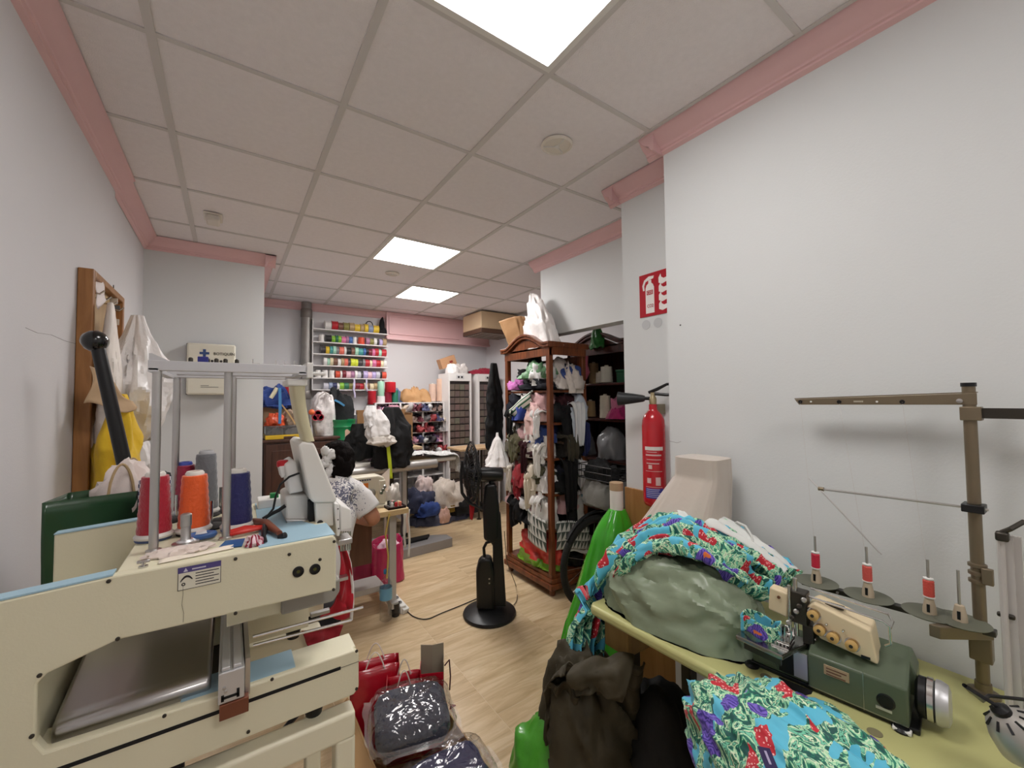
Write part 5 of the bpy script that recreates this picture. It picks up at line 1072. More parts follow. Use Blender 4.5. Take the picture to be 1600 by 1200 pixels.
def bobb(lab, px, z, r, h, col, x=2.8):
    p = atx(px, 600, x); t = thing('yarn_cone', lab, 'yarn cone', (x, p.y, z)); MB().lathe([(r*.95, .004)]+[(r*(1-.1*k/9)+(.0015 if k % 2 else 0), .006+h*k/9) for k in range(10)]+[(r*.4, h+.008)], (x, p.y, z), n=24).build('yarn', fab(col), t)
    MB().lathe([(r*.35, h), (r*.32, h+.02), (r*.2, h+.02)], (x, p.y, z), n=14).build('core', plast((190, 180, 160)), t)
bobb('cream yarn cone at the back of the top wardrobe shelf', 928, 1.669, .05, .2, (176, 152, 112), 2.95)
bobb('large white yarn cone on the top wardrobe shelf', 948, 1.669, .055, .14, (206, 200, 186))
bobb('small white yarn cone left of the large one on the wardrobe shelf', 937, 1.669, .035, .09, (200, 190, 176), 2.77)
bobb('tall cream yarn cone on the second wardrobe shelf', 945, 1.349, .05, .2, (214, 204, 184))
bobb('short tan yarn cone on the second wardrobe shelf', 922, 1.349, .05, .15, (190, 160, 116), 2.9)
t = thing('green_box', 'dark green box on the top wardrobe shelf by the wall edge', 'box', (2.86, 2.37, 1.669)); MB().b2((2.8, 2.3, 1.669), (3.0, 2.44, 1.76)).build('body', plast((32, 84, 56)), t, bevel=.004); MB().b2((2.795, 2.295, 1.76), (3.005, 2.445, 1.78)).build('lid', plast((36, 92, 62)), t, bevel=.003)
alc('pink rolled cloth on the second wardrobe shelf', 'pink_roll', 'cloth', 968, 1.349, (.12, .075, .17), (186, 104, 132), 41)
alc('magenta folded cloth in front of the pink roll', 'magenta_cloth', 'cloth', 966, 1.349, (.06, .07, .09), (176, 40, 104), 43, x=2.77)
alc('grey wrapped sack on the third wardrobe shelf behind the post', 'grey_sack', 'sack', 908, .989, (.13, .11, .26), (150, 148, 150), 45, gloss((158, 156, 158), .5))
alc('grey crumpled bundle on the third wardrobe shelf at the right', 'grey_bundle', 'bundle', 955, .989, (.12, .12, .22), (128, 128, 130), 47, gloss((138, 138, 140), .5))
alc('pale cloth bundle hanging lower right in the wardrobe', 'pale_bundle', 'bundle', 962, .554, (.14, .13, .3), (170, 168, 168), 49)
alc('dark bundle on the lower wardrobe shelf', 'dark_bundle', 'bundle', 915, .554, (.14, .13, .3), (52, 50, 52), 51)
pts = [atx(*p, 2.70) for p in ((916, 556), (914, 570), (917, 582), (914, 592), (915, 615), (916, 640), (914, 652), (917, 655), (916, 645))]
pk = thing('pink_ribbon', 'pink crocheted ribbon hanging beside the wardrobe post', 'ribbon', pts[3])
MB().tube(pts[3:], .006, 8).build('cord', fab((196, 120, 132)), pk); MB().tube(pts[:4], [.02, .028, .03, .016], 10).build('frill', fab((200, 104, 126)), pk)
t = hang('green_film_bag', 'small green and white film bag hanging at the alcove top', 'bag', tuple(atx(932, 512, 2.70)), .19, .05, .03, mat('film_green', (44, 112, 48), .3, bump=.4, bs=20, var=.4, vs=14), 4.4, 0, .5, .02, 2)
# ================================================================ BICYCLE
bw = atz(930, 877, .335); BX, BY, BZ, BR = bw.x, bw.y, .335, .335
bk = thing('bicycle', 'black bicycle parked in the alcove, front wheel towards the room', 'bicycle', (BX+.5, BY, 0))
M_TYRE = mat('tyre', (28, 27, 26), .85, bump=.5, bs=120)
def wheel(x):
    c = V(x, BY, BZ); ring = lambda r: [c+V(r*math.cos(a), 0, r*math.sin(a)) for a in [k*2*math.pi/56 for k in range(56)]]
    ty = MB().tube(ring(BR-.022), .022, 12, True).build('tyre', M_TYRE, bk); 
    for k in range(56):
        a = k*2*math.pi/56
    MB().tube(ring(BR-.05), .008, 8, True).build('rim', M_DARKMETAL, bk)
    MB().cyl(c-V(0, .05, 0), c+V(0, .05, 0), .018, n=14).build('hub', M_STEEL, bk)
    for k in range(20):
        a = k*2*math.pi/20; s = .03 if k % 2 else -.03; MB().cyl(c+V(.015*math.cos(a+.5), s, .015*math.sin(a+.5)), c+V((BR-.052)*math.cos(a), 0, (BR-.052)*math.sin(a)), .0012, n=5).build('spoke', M_STEEL, bk)
wheel(BX); wheel(BX+.93)
M_BIKE = mat('bike_paint', (26, 26, 30), .3)
hd0, hd1 = V(BX+.2, BY, .62), V(BX+.25, BY, .86); bb_ = V(BX+.55, BY, .3); st_ = V(BX+.68, BY, .72)
for s in (-.045, .045): MB().tube([V(BX, BY+s, BZ), V(BX+.06, BY+s, .5), V(BX+.19, BY+s*.8, .66)], .011, 8).build('fork_blade', M_BIKE, bk)
for a, b, r in ((hd0-V(.01, 0, .04), hd1, .02), (hd1-V(.02, 0, .06), st_, .016), (hd0, bb_, .019), (bb_, st_+V(.03, 0, .1), .016), (bb_, V(BX+.93, BY+.04, BZ), .01), (st_, V(BX+.93, BY+.04, BZ), .009)): MB().cyl(a, b, r, n=12).build('frame_tube', M_BIKE, bk)
MB().cyl(hd1, hd1+V(.01, 0, .12), .014, n=12).build('stem', M_BIKE, bk)
MB().tube([hd1+V(.06, -.27, .14), hd1+V(.02, -.14, .13), hd1+V(.0, 0, .12), hd1+V(.02, .14, .13), hd1+V(.06, .27, .14)], .011, 8).build('handlebar', M_BLACK, bk)
for s in (-1, 1): MB().cyl(hd1+V(.06, .27*s, .14), hd1+V(.09, .19*s, .14), .016, n=12).build('grip', M_BLACK, bk)
MB().heap(st_+V(.04, 0, .12), (.13, .07, .05), 2, .04, 1.5, 32, 16, .5).build('saddle', M_BLACK, bk, smooth=3)
MB().tube([V(BX+.02+(BR+.03)*math.cos(a)*1.0, BY, BZ+(BR+.025)*math.sin(a)) for a in [math.pi*(.35+.45*k/12) for k in range(13)]], .012, 6).build('mudguard', M_BLACK, bk)
tag(MB().heap(V(BX+.1, BY+.02, .76), (.1, .19, .16), 61, .2, 2, 48, 26, .3).build('handlebar_bag', fab((112, 110, 104)), smooth=3), 'grey cloth bag hanging on the bicycle handlebar', 'bag')
bs = thing('bicycle_basket', 'black wire basket above the grey bag on the bicycle', 'basket', (BX+.12, BY, .93))
for z in (.93, .98, 1.03): MB().tube([(BX+.0, BY-.17, z), (BX+.0, BY+.17, z), (BX+.2, BY+.17, z), (BX+.2, BY-.17, z)], .004, 6, True).build('wire_ring', M_BLACK, bs)
for k in range(9): y = BY-.17+k*.0425; MB().tube([(BX+.2, y, 1.03), (BX+.2, y, .93), (BX, y, .93), (BX, y, 1.03)], .003, 5).build('wire', M_BLACK, bs)
tag(MB().heap(V(BX+.1, BY, .935), (.08, .14, .12), 63, .25, 2.2).build('black_bag', fab((20, 20, 22)), smooth=3), 'black bag lying in the bicycle basket', 'bag')
tag(MB().heap(V(2.55, 2.5, 0), (.1, .12, .34), 65, .2, 2).build('grey_floor_sack', gloss((120, 118, 116), .5), smooth=3), 'grey sack on the alcove floor behind the bicycle wheel', 'sack')
# ================================================================ green film-wrapped roll
rx, ry = 1.66, 1.64
gr = thing('wrapped_roll', 'roll wrapped in bright green plastic with a white tube sticking out on top', 'roll', (rx, ry, 0))
tp = atv(963, 757, rx, ry)
MB().cyl((tp.x, tp.y, .5), (tp.x, tp.y, tp.z-.03), .036, n=24).build('tube', plast((228, 224, 216)), gr); MB().cyl((tp.x, tp.y, tp.z-.03), (tp.x, tp.y, tp.z+.012), .0365, n=24).build('tube_end', mat('card_end', (176, 150, 118), .8), gr)
def wrapf(u, v):
    a = 2*math.pi*u; k = 1-v; r = .045+.055*math.sin(math.pi*.5*min(1, k*6))+.10*k; f = 1+.14*wrinkle(V(math.cos(a)*.6, math.sin(a)*.6, v*.25), 4, 13)+.07*math.sin(5*a+k*3)
    return V(tp.x-.17*k*.8+r*f*math.cos(a)*1.0, tp.y+.10*k+r*f*math.sin(a)*.8, .004+.92*v)
MB().grid(wrapf, 72, 50, closeu=True).build('film', mat('green_film', (64, 168, 40), .16, bump=.2, bs=9, coat=.6), gr, smooth=3)
MB().grid(lambda u, v: lerp(wrapf(u, 1), V(tp.x, tp.y, .935), v), 72, 4, closeu=True).build('film_top', MC['green_film'], gr, smooth=3)
# ================================================================ FIRE EXTINGUISHER and sign
EX, EY = 1.775, 1.31
xt = thing('fire_extinguisher', 'red carbon dioxide fire extinguisher hanging on the wall beside the alcove', 'fire extinguisher', (EX, EY, 1.0))
M_RED = mat('extinguisher_red', (190, 24, 38), .22, coat=.5)
MB().lathe([(.0, .985), (.035, .986), (.05, .995), (.056, 1.01), (.057, 1.03), (.057, 1.39), (.054, 1.42), (.044, 1.446), (.03, 1.462), (.021, 1.472), (.02, 1.5), (.0, 1.5)], (EX, EY, 0), n=36).build('cylinder', M_RED, xt)
MB().lathe([(.016, 1.498), (.018, 1.505), (.018, 1.53), (.012, 1.54), (.012, 1.56)], (EX, EY, 0), n=18).build('valve', mat('brass', (190, 176, 140), .3, .8), xt)
cw = V(-.45, .89, 0).normalized()       # horn points to the alcove, away from the near corner
MB().cyl(V(EX, EY, 1.53), V(EX, EY, 1.53)+cw*.05, .009, n=12).build('horn_neck', M_BLACK, xt)
MB().lathe([(.014, .04), (.018, .05), (.026, .1), (.034, .16), (.037, .175), (.033, .175), (.02, .1), (0, .09)], V(EX, EY, 1.53), cw, 28).build('horn', mat('horn_black', (34, 36, 38), .5), xt)
hn = V(.35, -.93, .0).normalized()
MB().tube([V(EX, EY, 1.56)-hn*.02, V(EX, EY, 1.575)+hn*.02, V(EX, EY, 1.6)+hn*.07, V(EX, EY, 1.605)+hn*.13], [.008, .009, .007, .006], 8).build('squeeze_lever', M_BLACK, xt)
MB().tube([V(EX, EY, 1.555)-hn*.01, V(EX, EY, 1.548)+hn*.06, V(EX, EY, 1.545)+hn*.14], [.008, .008, .007], 8).build('carry_handle', M_BLACK, xt)
MB().b2((EX, EY-.012, 1.45), (XR2, EY+.012, 1.5)).build('wall_bracket', mat('bracket', (150, 142, 120), .4, .6), xt, smooth=0)
def lab_patch(name, z0, z1, a0, a1, m, off=.0006):
    def fn(u, v): a = math.radians(lerp(a0, a1, u)); return V(EX+(.057+off)*math.cos(a), EY+(.057+off)*math.sin(a), lerp(z0, z1, v))
    return MB().grid(fn, 16, 1).build(name, m, xt, smooth=3)
lab_patch('label_white', 1.272, 1.29, 170, 262, plast((226, 220, 216)), .0008)
for k, (z0, z1, a0, a1) in enumerate(((1.262, 1.265, 178, 230), (1.245, 1.252, 174, 252), (1.225, 1.228, 178, 250), (1.205, 1.21, 178, 240), (1.168, 1.17, 172, 255), (1.09, 1.092, 172, 255), (1.11, 1.135, 180, 200), (1.1, 1.14, 222, 246), (1.18, 1.2, 188, 206))): lab_patch('label_line', z0, z1, a0, a1, plast((224, 190, 188)), .0009)
lab_patch('label_blue', 1.035, 1.085, 170, 262, plast((62, 60, 150)), .0008)
for k in range(5): lab_patch('label_line', 1.042+k*.009, 1.045+k*.009, 176, 236+4*(k % 3), plast((196, 196, 224)), .0012)
sg = thing('extinguisher_sign', 'red sign with white extinguisher marked CO2 and flames on the wall', 'sign', (XR2, 1.34, 1.97))
sy0, sy1, sz0, sz1 = 1.442, 1.235, 1.972, 2.205; SX = XR2-.004
MB().b2((SX, sy1, sz0), (XR2-.0005, sy0, sz1)).build('panel', mat('sign_red', (178, 26, 42), .35), sg, smooth=0, bevel=.001)
wm = plast((240, 236, 232))
def sg_pt(u, v): return V(SX-.0006, lerp(sy0, sy1, u), lerp(sz0, sz1, v))
def flat(name, pts, m, par_, th=.001):
    return MB().prism([sg_pt(*p) for p in pts], (th, 0, 0)).build(name, m, par_, smooth=0)
body = flat('icon_cylinder', [(.2, .07), (.46, .07), (.46, .66), (.43, .73), (.38, .77), (.38, .84), (.29, .84), (.29, .77), (.23, .73), (.2, .66)], wm, sg)
flat('icon_handle', [(.28, .84), (.44, .86), (.46, .92), (.3, .93), (.16, .86), (.1, .74), (.12, .62), (.17, .62), (.16, .73), (.2, .81)], wm, sg)
for k in range(4):
    o = .12+.2*k
    flat('icon_flame', [(.6, o), (.7, o-.04), (.85, o), (.98, o+.1), (.98, o+.16), (.86, o+.1), (.75, o+.08), (.68, o+.12), (.66, o+.2), (.6, o+.12)], wm, sg)
flat('icon_label', [(.235, .5), (.425, .5), (.425, .6), (.235, .6)], MC['sign_red'], sg, -.001)
text('lettering', 'CO2', .022, frame(sg_pt(.245, .52)+V(-.0012, 0, 0), (0, -1, 0), (0, 0, 1)), wm, sg, sx=.8); text('lettering', 'CO2', .026, frame(sg_pt(.245, .2)+V(-.0012, 0, 0), (0, -1, 0), (0, 0, 1)), MC['sign_red'], sg, sx=.75)
for y in (1.405, 1.33):
    q = V(XR2-.001, y, 1.93); tag(MB().lathe([(.026, 0), (.026, .0012), (0, .0014)], q, (-1, 0, 0), 24).build('adhesive_pad', plast((196, 198, 200))), 'round grey adhesive mark under the sign, ' + ('nearer the alcove' if y > 1.35 else 'nearer the wall corner'), 'adhesive mark', 'adhesive marks under the sign')
# ================================================================ STANDING FAN
FX, FY = 1.543, 2.546
fn_ = thing('standing_fan', 'black pedestal fan standing on a round base in the middle of the floor', 'fan', (FX, FY, 0))
MB().lathe([(.185, 0), (.19, .012), (.185, .024), (.16, .034), (.11, .044), (.07, .052), (0, .055)], (FX, FY, 0), n=48).build('base', mat('fan_black', (22, 22, 24), .38), fn_)
def fp(px, py): return atv(px, py, FX, FY)
def lump(name, ps, hw, m=M_BLACK, bev=.02):
    """rounded tower: outline seen from the front, given in picture points"""
    q = [fp(*p) for p in ps]; n = V(FX, FY, 0).normalized(); return MB().prism([p-n*hw for p in q], n*2*hw).build(name, m, fn_, smooth=.5, bevel=bev, seg=4)
lump('lower_body', [(745, 948), (744, 890), (748, 874), (757, 868), (768, 870), (772, 890), (773, 950)], .05)
lump('rear_column', [(771, 945), (769, 800), (782, 800), (791, 945)], .03, bev=.01)
lump('upper_body', [(756, 842), (754, 790), (758, 756), (775, 754), (780, 790), (780, 838), (772, 847)], .04)
pts = [fp(*p) for p in ((757, 872), (756, 856), (760, 848), (768, 846), (772, 852))]; MB().tube(pts, .011, 8).build('handle', M_BLACK, fn_)
m0, m1 = fp(750, 741), fp(784, 741)
MB().lathe([(.03, 0), (.048, .012), (.05, .06), (.05, .15), (.044, .165), (.02, .17)], m0, m1-m0, 28).build('motor', mat('fan_black2', (24, 24, 26), .3), fn_)
MB().tube([fp(768, 762), fp(768, 748)], .02, 10).build('neck', M_BLACK, fn_)
cn = V(-.955, .296, 0).normalized(); cc_ = fp(737, 737); ca_ = cn.orthogonal().normalized(); ca_ = V(0, 0, 1); cb_ = cn.cross(ca_)
cg = MB(); R = .215
def cpt(r, h, a): return cc_ + cn*h + (ca_*math.sin(a)+cb_*math.cos(a))*r
fg = thing
for h, s in ((.0, 1),):
    MB().tube([cpt(R, 0, 2*math.pi*k/48) for k in range(48)], .006, 8, True).build('cage_rim', M_BLACK, fn_)
MW = mat('cage_wire', (36, 36, 38), .3, .3)
for side in (1, -1):
    for r in (.06, .13, .185): MB().tube([cpt(r, side*.055*math.cos(r/R*1.45), 2*math.pi*k/40) for k in range(40)], .0022, 5, True).build('cage_ring', MW, fn_)
    for k in range(48):
        a = 2*math.pi*k/48; MB().tube([cpt(r, side*.055*math.cos(r/R*1.5), a) for r in (.045, .1, .15, .19, .213)], .0019, 4).build('cage_wire', MW, fn_)
    MB().lathe([(.05, 0), (.05, .006), (.0, .008)], cc_+cn*side*.052, cn*side, 24).build('cage_cap', M_BLACK, fn_)
for k in range(5):
    def bl(u, v, k=k):
        r = lerp(.035, .19, v); a = 2*math.pi*k/5+(u-.5)*lerp(.5, .95, v)+.3*v; return cpt(r, .03*(u-.5)*1.6, a)
    MB().grid(bl, 8, 8).build('blade', mat('blade_smoke', (52, 52, 58), .25, trans=.3), fn_, smooth=3, solid=.003)
MB().cyl(cc_-cn*.05, cc_+cn*.03, .035, n=20).build('blade_hub', M_BLACK, fn_)
pts = [fp(*p) for p in ((722, 720), (720, 745), (722, 770), (732, 785), (750, 794), (762, 798))]; MB().tube(pts, [.01, .011, .012, .012, .012, .013], 8).build('swing_arm', M_BLACK, fn_)
for z in (.24, .27): MB().lathe([(.006, 0), (.006, .004)], V(FX, FY, z)-V(FX, FY, 0).normalized()*.046, (-FX, -FY, 0), 10).build('button', M_STEEL, fn_)
pts = [fp(*p) for p in ((737, 782), (733, 790), (734, 812), (738, 815), (741, 800), (742, 786))]
n = V(FX, FY, 0).normalized(); tag(MB().prism([p+n*.02 for p in pts], n*.012).build('red_cloth', fab((168, 22, 32)), bevel=.004), 'red cloth tip hanging below the fan cage', 'cloth')
# fan cord
pts = [atz(*p, .006) for p in ((746, 935), (720, 946), (690, 958), (668, 967), (650, 965), (638, 957), (632, 949), (628, 945))]
def smoothp(ps, n=6):
    out = []; m = len(ps)
    for i in range(m-1):
        p0, p1, p2, p3 = ps[max(i-1, 0)], ps[i], ps[i+1], ps[min(i+2, m-1)]
        for k in range(n): t = k/n; out.append(.5*((2*p1)+(p2-p0)*t+(2*p0-5*p1+4*p2-p3)*t*t+(3*p1-p0-3*p2+p3)*t*t*t))
    return out+[ps[-1]]
MB().tube(smoothp(pts), .0035, 6).build('power_cord', M_BLACK, fn_)
pts = [atv(*p, 1.75, 2.6) for p in ((788, 830), (790, 855), (793, 880))]+[atz(*p, .008) for p in ((806, 915), (808, 935), (803, 945))]
tag(MB().tube(smoothp(pts), .003, 6).build('thin_cord', plast((86, 72, 56))), 'thin brown cord hanging down beside the cabinet to the floor', 'cord')
# ================================================================ BACK OF THE ROOM
# ---- galvanised pipe
pp = thing('drain_pipe', 'grey galvanised pipe running up the back wall left of the ribbon rack', 'pipe', (.765, 5.575, 0))
MB().cyl((.765, 5.575, 0), (.765, 5.575, H), .058, n=28).build('tube', mat('galvanised', (150, 146, 142), .45, .6, var=.2, vs=12), pp)
for z in (2.56, 1.55): MB().lathe([(.059, 0), (.065, .01), (.065, .1), (.059, .11)], (.765, 5.575, z), n=28).build('collar', mat('galv_dark', (128, 122, 118), .5, .5), pp)
# ---- ribbon rack
RZ = [2.429, 2.267, 2.119, 1.974, 1.82, 1.673]
rk = thing('ribbon_rack', 'white wall rack of six shelves filled with ribbon spools', 'rack', (1.29, 5.57, 1.65))
M_RACK = mat('rack_white', (232, 228, 226), .45)
for z in RZ: MB().b2((.83, 5.49, z-.012), (1.755, 5.648, z)).build('shelf', M_RACK, rk, smooth=0, bevel=.001)
MB().b2((.822, 5.5, 1.66), (.832, 5.648, 2.55)).build('side_panel', M_RACK, rk, smooth=0)
for x in (1.05, 1.5): MB().b2((x, 5.63, 1.66), (x+.02, 5.648, 2.55)).build('wall_rail', M_RACK, rk, smooth=0)
CN = {'white': (232, 228, 224), 'red': (188, 30, 42), 'brown': (122, 84, 66), 'olive': (140, 134, 70), 'tan': (176, 150, 108), 'yellow': (224, 190, 52), 'blue-grey': (140, 152, 178), 'black': (26, 24, 26),
      'lime green': (132, 186, 52), 'pink': (214, 116, 158), 'blue': (64, 104, 168), 'orange-red': (210, 72, 44), 'mauve': (168, 118, 150), 'teal': (70, 152, 150), 'dark green': (40, 110, 76), 'dark red': (120, 22, 40),
      'grey': (128, 124, 126), 'cream': (226, 212, 176), 'lemon': (214, 222, 60), 'lilac': (188, 172, 216), 'pale pink': (226, 184, 194), 'mint': (168, 212, 188), 'navy': (36, 40, 84), 'charcoal': (62, 58, 60), 'silver': (196, 194, 204), 'coral': (222, 112, 92)}
ROWS = [
 (.97, [('white', 1.2), ('red', 1.2), ('brown', 1), ('olive', 1.1), ('tan', 1), ('yellow', 1.1), ('tan', .8), ('yellow', .8), ('blue-grey', 1), ('yellow', 1.2)]),
 (.90, [('white', 1.2, 1), ('black', 1.1), ('lime green', .7), ('dark green', .5), ('lime green', .6), ('pink', .9), ('mauve', .5), ('blue', .7), ('white', 1, 1), ('orange-red', 1.6, 1), ('mauve', .8), ('olive', .8), ('white', .6), ('charcoal', .5), ('lilac', .7), ('tan', .8)]),
 (.92, [('charcoal', .9), ('yellow', .7), ('teal', .6), ('mint', .6), ('grey', .5), ('coral', .9), ('white', .4), ('black', .9), ('brown', .7), ('mint', .7), ('teal', .9), ('blue', .5), ('black', .5), ('dark red', .7), ('pink', .6), ('red', .7), ('mint', .6), ('red', 1)]),
 (.96, [('white', .6), ('mint', .5), ('cream', .6), ('brown', .8), ('white', .6), ('tan', .6), ('coral', .7), ('charcoal', .5), ('lemon', .8), ('lemon', .6), ('charcoal', .9), ('grey', .5), ('red', .9), ('cream', .5), ('pink', .8), ('red', .9), ('cream', .6), ('white', .6)]),
 (.86, [('white', 1.2, 1), ('white', 1.2, 1), ('white', 1.2, 1), ('orange-red', .8), ('white', .4), ('dark red', .7), ('pale pink', .9), ('mauve', .7), ('white', .5), ('silver', .7), ('charcoal', .4), ('lilac', .9), ('pale pink', .8), ('lilac', .8), ('silver', .8), ('black', .4), ('orange-red', .9)]),
 (.96, [('silver', .8), ('blue-grey', .6), ('navy', .7), ('white', .4), ('lime green', .7), ('dark green', .8), ('olive', .6), ('white', .4), ('dark red', .8), ('red', .7), ('cream', .6), ('brown', .4), ('cream', .7), ('tan', .6), ('coral', .7), ('pale pink', .9)])]
SP = {}
def spool_mesh(w, r, upright):
    k = (round(w, 3), round(r, 3), upright)
    if k not in SP:
        if upright: m = MB().lathe([(r*.9, 0), (r*.94, .004), (r*.86, .09), (r*.8, .095), (r*.25, .095), (r*.25, .09)], (0, 0, 0), n=20)
        else: m = MB().lathe([(r*.3, -w*.5), (r, -w*.5), (r, -w*.46), (r*.93, -w*.44), (r*.94, 0), (r*.93, w*.44), (r, w*.46), (r, w*.5), (r*.3, w*.5)], (0, 0, r), (1, 0, 0), 22)
        o = m.build('ribbon_spool_mesh', M_WHITE); SP[k] = o.data; COL.objects.unlink(o); bpy.data.objects.remove(o)
    return SP[k]
for ri, (xs, row) in enumerate(ROWS):
    tot = sum(c[1] for c in row); x = xs; W_ = (1.745-xs-(.1 if ri == 0 else 0))/tot
    for k, c in enumerate(row):
        w = c[1]*W_; up = len(c) > 2; r = [.058, .05, .054, .052, .05, .046][ri]*(1+.06*math.sin(k*2.1+ri)); rr = min(w*.46, r) if up else r
        me = spool_mesh(min(w*.94, .2), rr if up else r, up)
        o = bpy.data.objects.new('ribbon_spool', me.copy() if False else me); COL.objects.link(o); o.location = (x+w/2, 5.565, RZ[ri]+.0005); x += w
        o.material_slots[0].link = 'OBJECT'; o.material_slots[0].material = mat('ribbon_%s' % c[0].replace(' ', '_'), CN[c[0]], .42, sheen=.3, bump=.25, bs=90, var=.18, vs=30)
        tag(o, '%s %s, %s from left on the %s ribbon shelf from the top' % (c[0], 'upright cotton reel' if up else 'ribbon spool', ORD[k], ORD[ri]), 'ribbon spool', 'ribbon spools on the wall rack')
bg = thing('black_bag', 'small black printed bag with a handle at the right end of the top ribbon shelf', 'bag', (1.7, 5.56, RZ[0]))
MB().heap((1.695, 5.56, RZ[0]+.002), (.055, .05, .11), 71, .15, 2, 32, 18, .02).build('body', fab((24, 20, 30)), bg, smooth=3); MB().heap((1.69, 5.56, RZ[0]+.09), (.035, .035, .17), 73, .15, 2, 28, 16, .3).build('top', fab((18, 18, 20)), bg, smooth=3)
MB().tube([(1.52+.045*math.cos(a), 5.55, RZ[0]+.108+.05*math.sin(a)) for a in [math.pi*k/12 for k in range(13)]], .006, 8).build('handle', M_BLACK, bg)
for px, c, nm in ((553, (206, 196, 226), 'lilac'), (572, (196, 190, 214), 'pale grey')):
    a, b = aty(px, 592, 5.47), aty(px+1, 622 if px == 553 else 612, 5.47); g = lambda u, v: lerp(a, b, v)+V((u-.5)*.022+.006*math.sin(v*9), .003*math.sin(v*14), 0)
    tag(MB().grid(g, 2, 16).build('ribbon_end', fab(c), smooth=3, solid=.001), '%s ribbon end dangling from the lower shelves of the ribbon rack' % nm, 'ribbon')
# ---- cabinet, tray and clutter behind the thread chute
bc = thing('brown_cabinet', 'dark brown wooden cabinet beside the column under the yellow tray', 'cabinet', (.55, 4.6, 0))
WB = wood('dark_brown_wood', (58, 34, 26), (86, 52, 38), 2.5, .45)
MB().b2((.262, 4.42, 0), (.9, 4.85, 1.15)).build('body', WB, bc, smooth=0, bevel=.003); MB().b2((.25, 4.39, 1.15), (.92, 4.87, 1.175)).build('top', WB, bc, smooth=0, bevel=.004)
for x in (.275, .585):
    d = MB().b2((x, 4.4, .06), (x+.3, 4.42, 1.13)).build('door', WB, bc, smooth=0, bevel=.003); MB().b2((x+.05, 4.394, .12), (x+.25, 4.402, 1.07)).build('door_panel', WB, d, smooth=0, bevel=.006)
    MB().lathe([(.006, 0), (.012, .012), (.01, .018), (0, .02)], (x+.28 if x < .4 else x+.02, 4.4, .62), (0, -1, 0), 12).build('knob', M_STEEL, d)
yt = thing('yellow_tray', 'yellow plastic organiser tray with a clear lid on the brown cabinet', 'tray', (.48, 4.55, 1.176))
m = plast((214, 176, 44)); ym = MB()
MB().b2((.27, 4.4, 1.176), (.66, 4.68, 1.215)).build('body', m, yt, bevel=.005); MB().b2((.42, 4.394, 1.178), (.52, 4.402, 1.2)).build('handle', WB, yt, bevel=.003)
MB().b2((.275, 4.41, 1.216), (.655, 4.67, 1.3)).build('clear_bin', mat('clear_grey', (150, 148, 148), .2, trans=.75), yt, bevel=.006)
cl_ = [('grey tool pouch in the clear bin', (.36, 4.5, 1.22), (.06, .06, .06), (176, 174, 172)), ('white fittings in the clear bin', (.52, 4.52, 1.22), (.07, .06, .05), (206, 204, 200))]
for k, (l, c, r, col) in enumerate(cl_): tag(MB().heap(c, r, 80+k, .2, 2.4, 28, 14, .02).build('tool_pouch', plast(col)), l+' on the yellow tray', 'pouch')
def bar(name, lab, cat, pa, pb, y, r, m, n=4):
    a, b = aty(*pa, y), aty(*pb, y); return tag(MB().tube([a, lerp(a, b, .5)+V(.004, 0, .003), b], [r, r*1.1, r], n).build(name, m), lab, cat)
tag(MB().heap((.36, 4.56, 1.302), (.075, .09, .1), 84, .25, 2).build('orange_case', plast((214, 84, 44))), 'orange tool case lying on the clear bin', 'case')
tag(MB().heap((.54, 4.6, 1.302), (.1, .08, .13), 86, .3, 2.4).build('grey_cloth', fab((150, 130, 110))), 'brown-grey cloth bundle beside the orange case', 'cloth')
bx_ = thing('cardboard_carton', 'brown cardboard carton under the blue cloth beside the column', 'box', (.4, 4.72, 1.176)); MB().b2((.27, 4.69, 1.176), (.62, 4.84, 1.5)).build('body', mat('carton', (140, 112, 84), .8), bx_, bevel=.003); MB().b2((.42, 4.688, 1.18), (.46, 4.69, 1.5)).build('tape', plast((176, 150, 110)), bx_)
tag(MB().heap((.38, 4.73, 1.502), (.15, .1, .16), 88, .3, 2.2).build('blue_cloth', fab((36, 62, 128))), 'navy blue cloth heaped on the carton beside the column', 'cloth')
bar('blue_strap', 'light blue strap hanging down in front of the orange case', 'strap', (437, 606), (437, 662), 4.43, .016, fab((70, 128, 180)))
bar('white_brush', 'cream brush handle leaning on the carton', 'brush', (423, 622), (433, 606), 4.44, .017, plast((222, 214, 184)), 8)
bar('wooden_ruler', 'pale wooden ruler lying slanted over the tools', 'ruler', (440, 632), (462, 663), 4.45, .008, plast((206, 168, 112)))
bar('red_cable_reel', 'red and white cable loop hanging under the thread chute', 'cable', (446, 600), (456, 618), 4.62, .02, plast((186, 40, 50)), 8)
# tote with a red emblem
tt_ = thing('printed_tote', 'white plastic shopping tote with grey print and a red emblem', 'bag', (.8, 4.62, 1.176))
M_TOTE = mat('tote_print', (214, 208, 206), .35, bump=.5, bs=16, var=.45, vs=34)
MB().heap((.8, 4.62, 1.178), (.11, .1, .36), 93, .22, 2.2, 56, 30, .02, 3).build('film', M_TOTE, tt_, smooth=3)
MB().tube([(.74, 4.56, 1.5), (.75, 4.56, 1.58), (.8, 4.55, 1.62), (.86, 4.56, 1.58), (.87, 4.56, 1.5)], .008, 6).build('handle', M_TOTE, tt_)
q = aty(497, 650, 4.5); em_ = MB(); 
for k in range(3): a = k*2*math.pi/3+math.pi/2; em_.lathe([(.034, 0), (.034, .003), (.025, .003), (.025, 0)], V(q.x+.026*math.cos(a), 4.505, q.z+.026*math.sin(a)), (0, -1, 0), 20)
em_.build('emblem', mat('emblem_red', (176, 44, 62), .5), tt_)
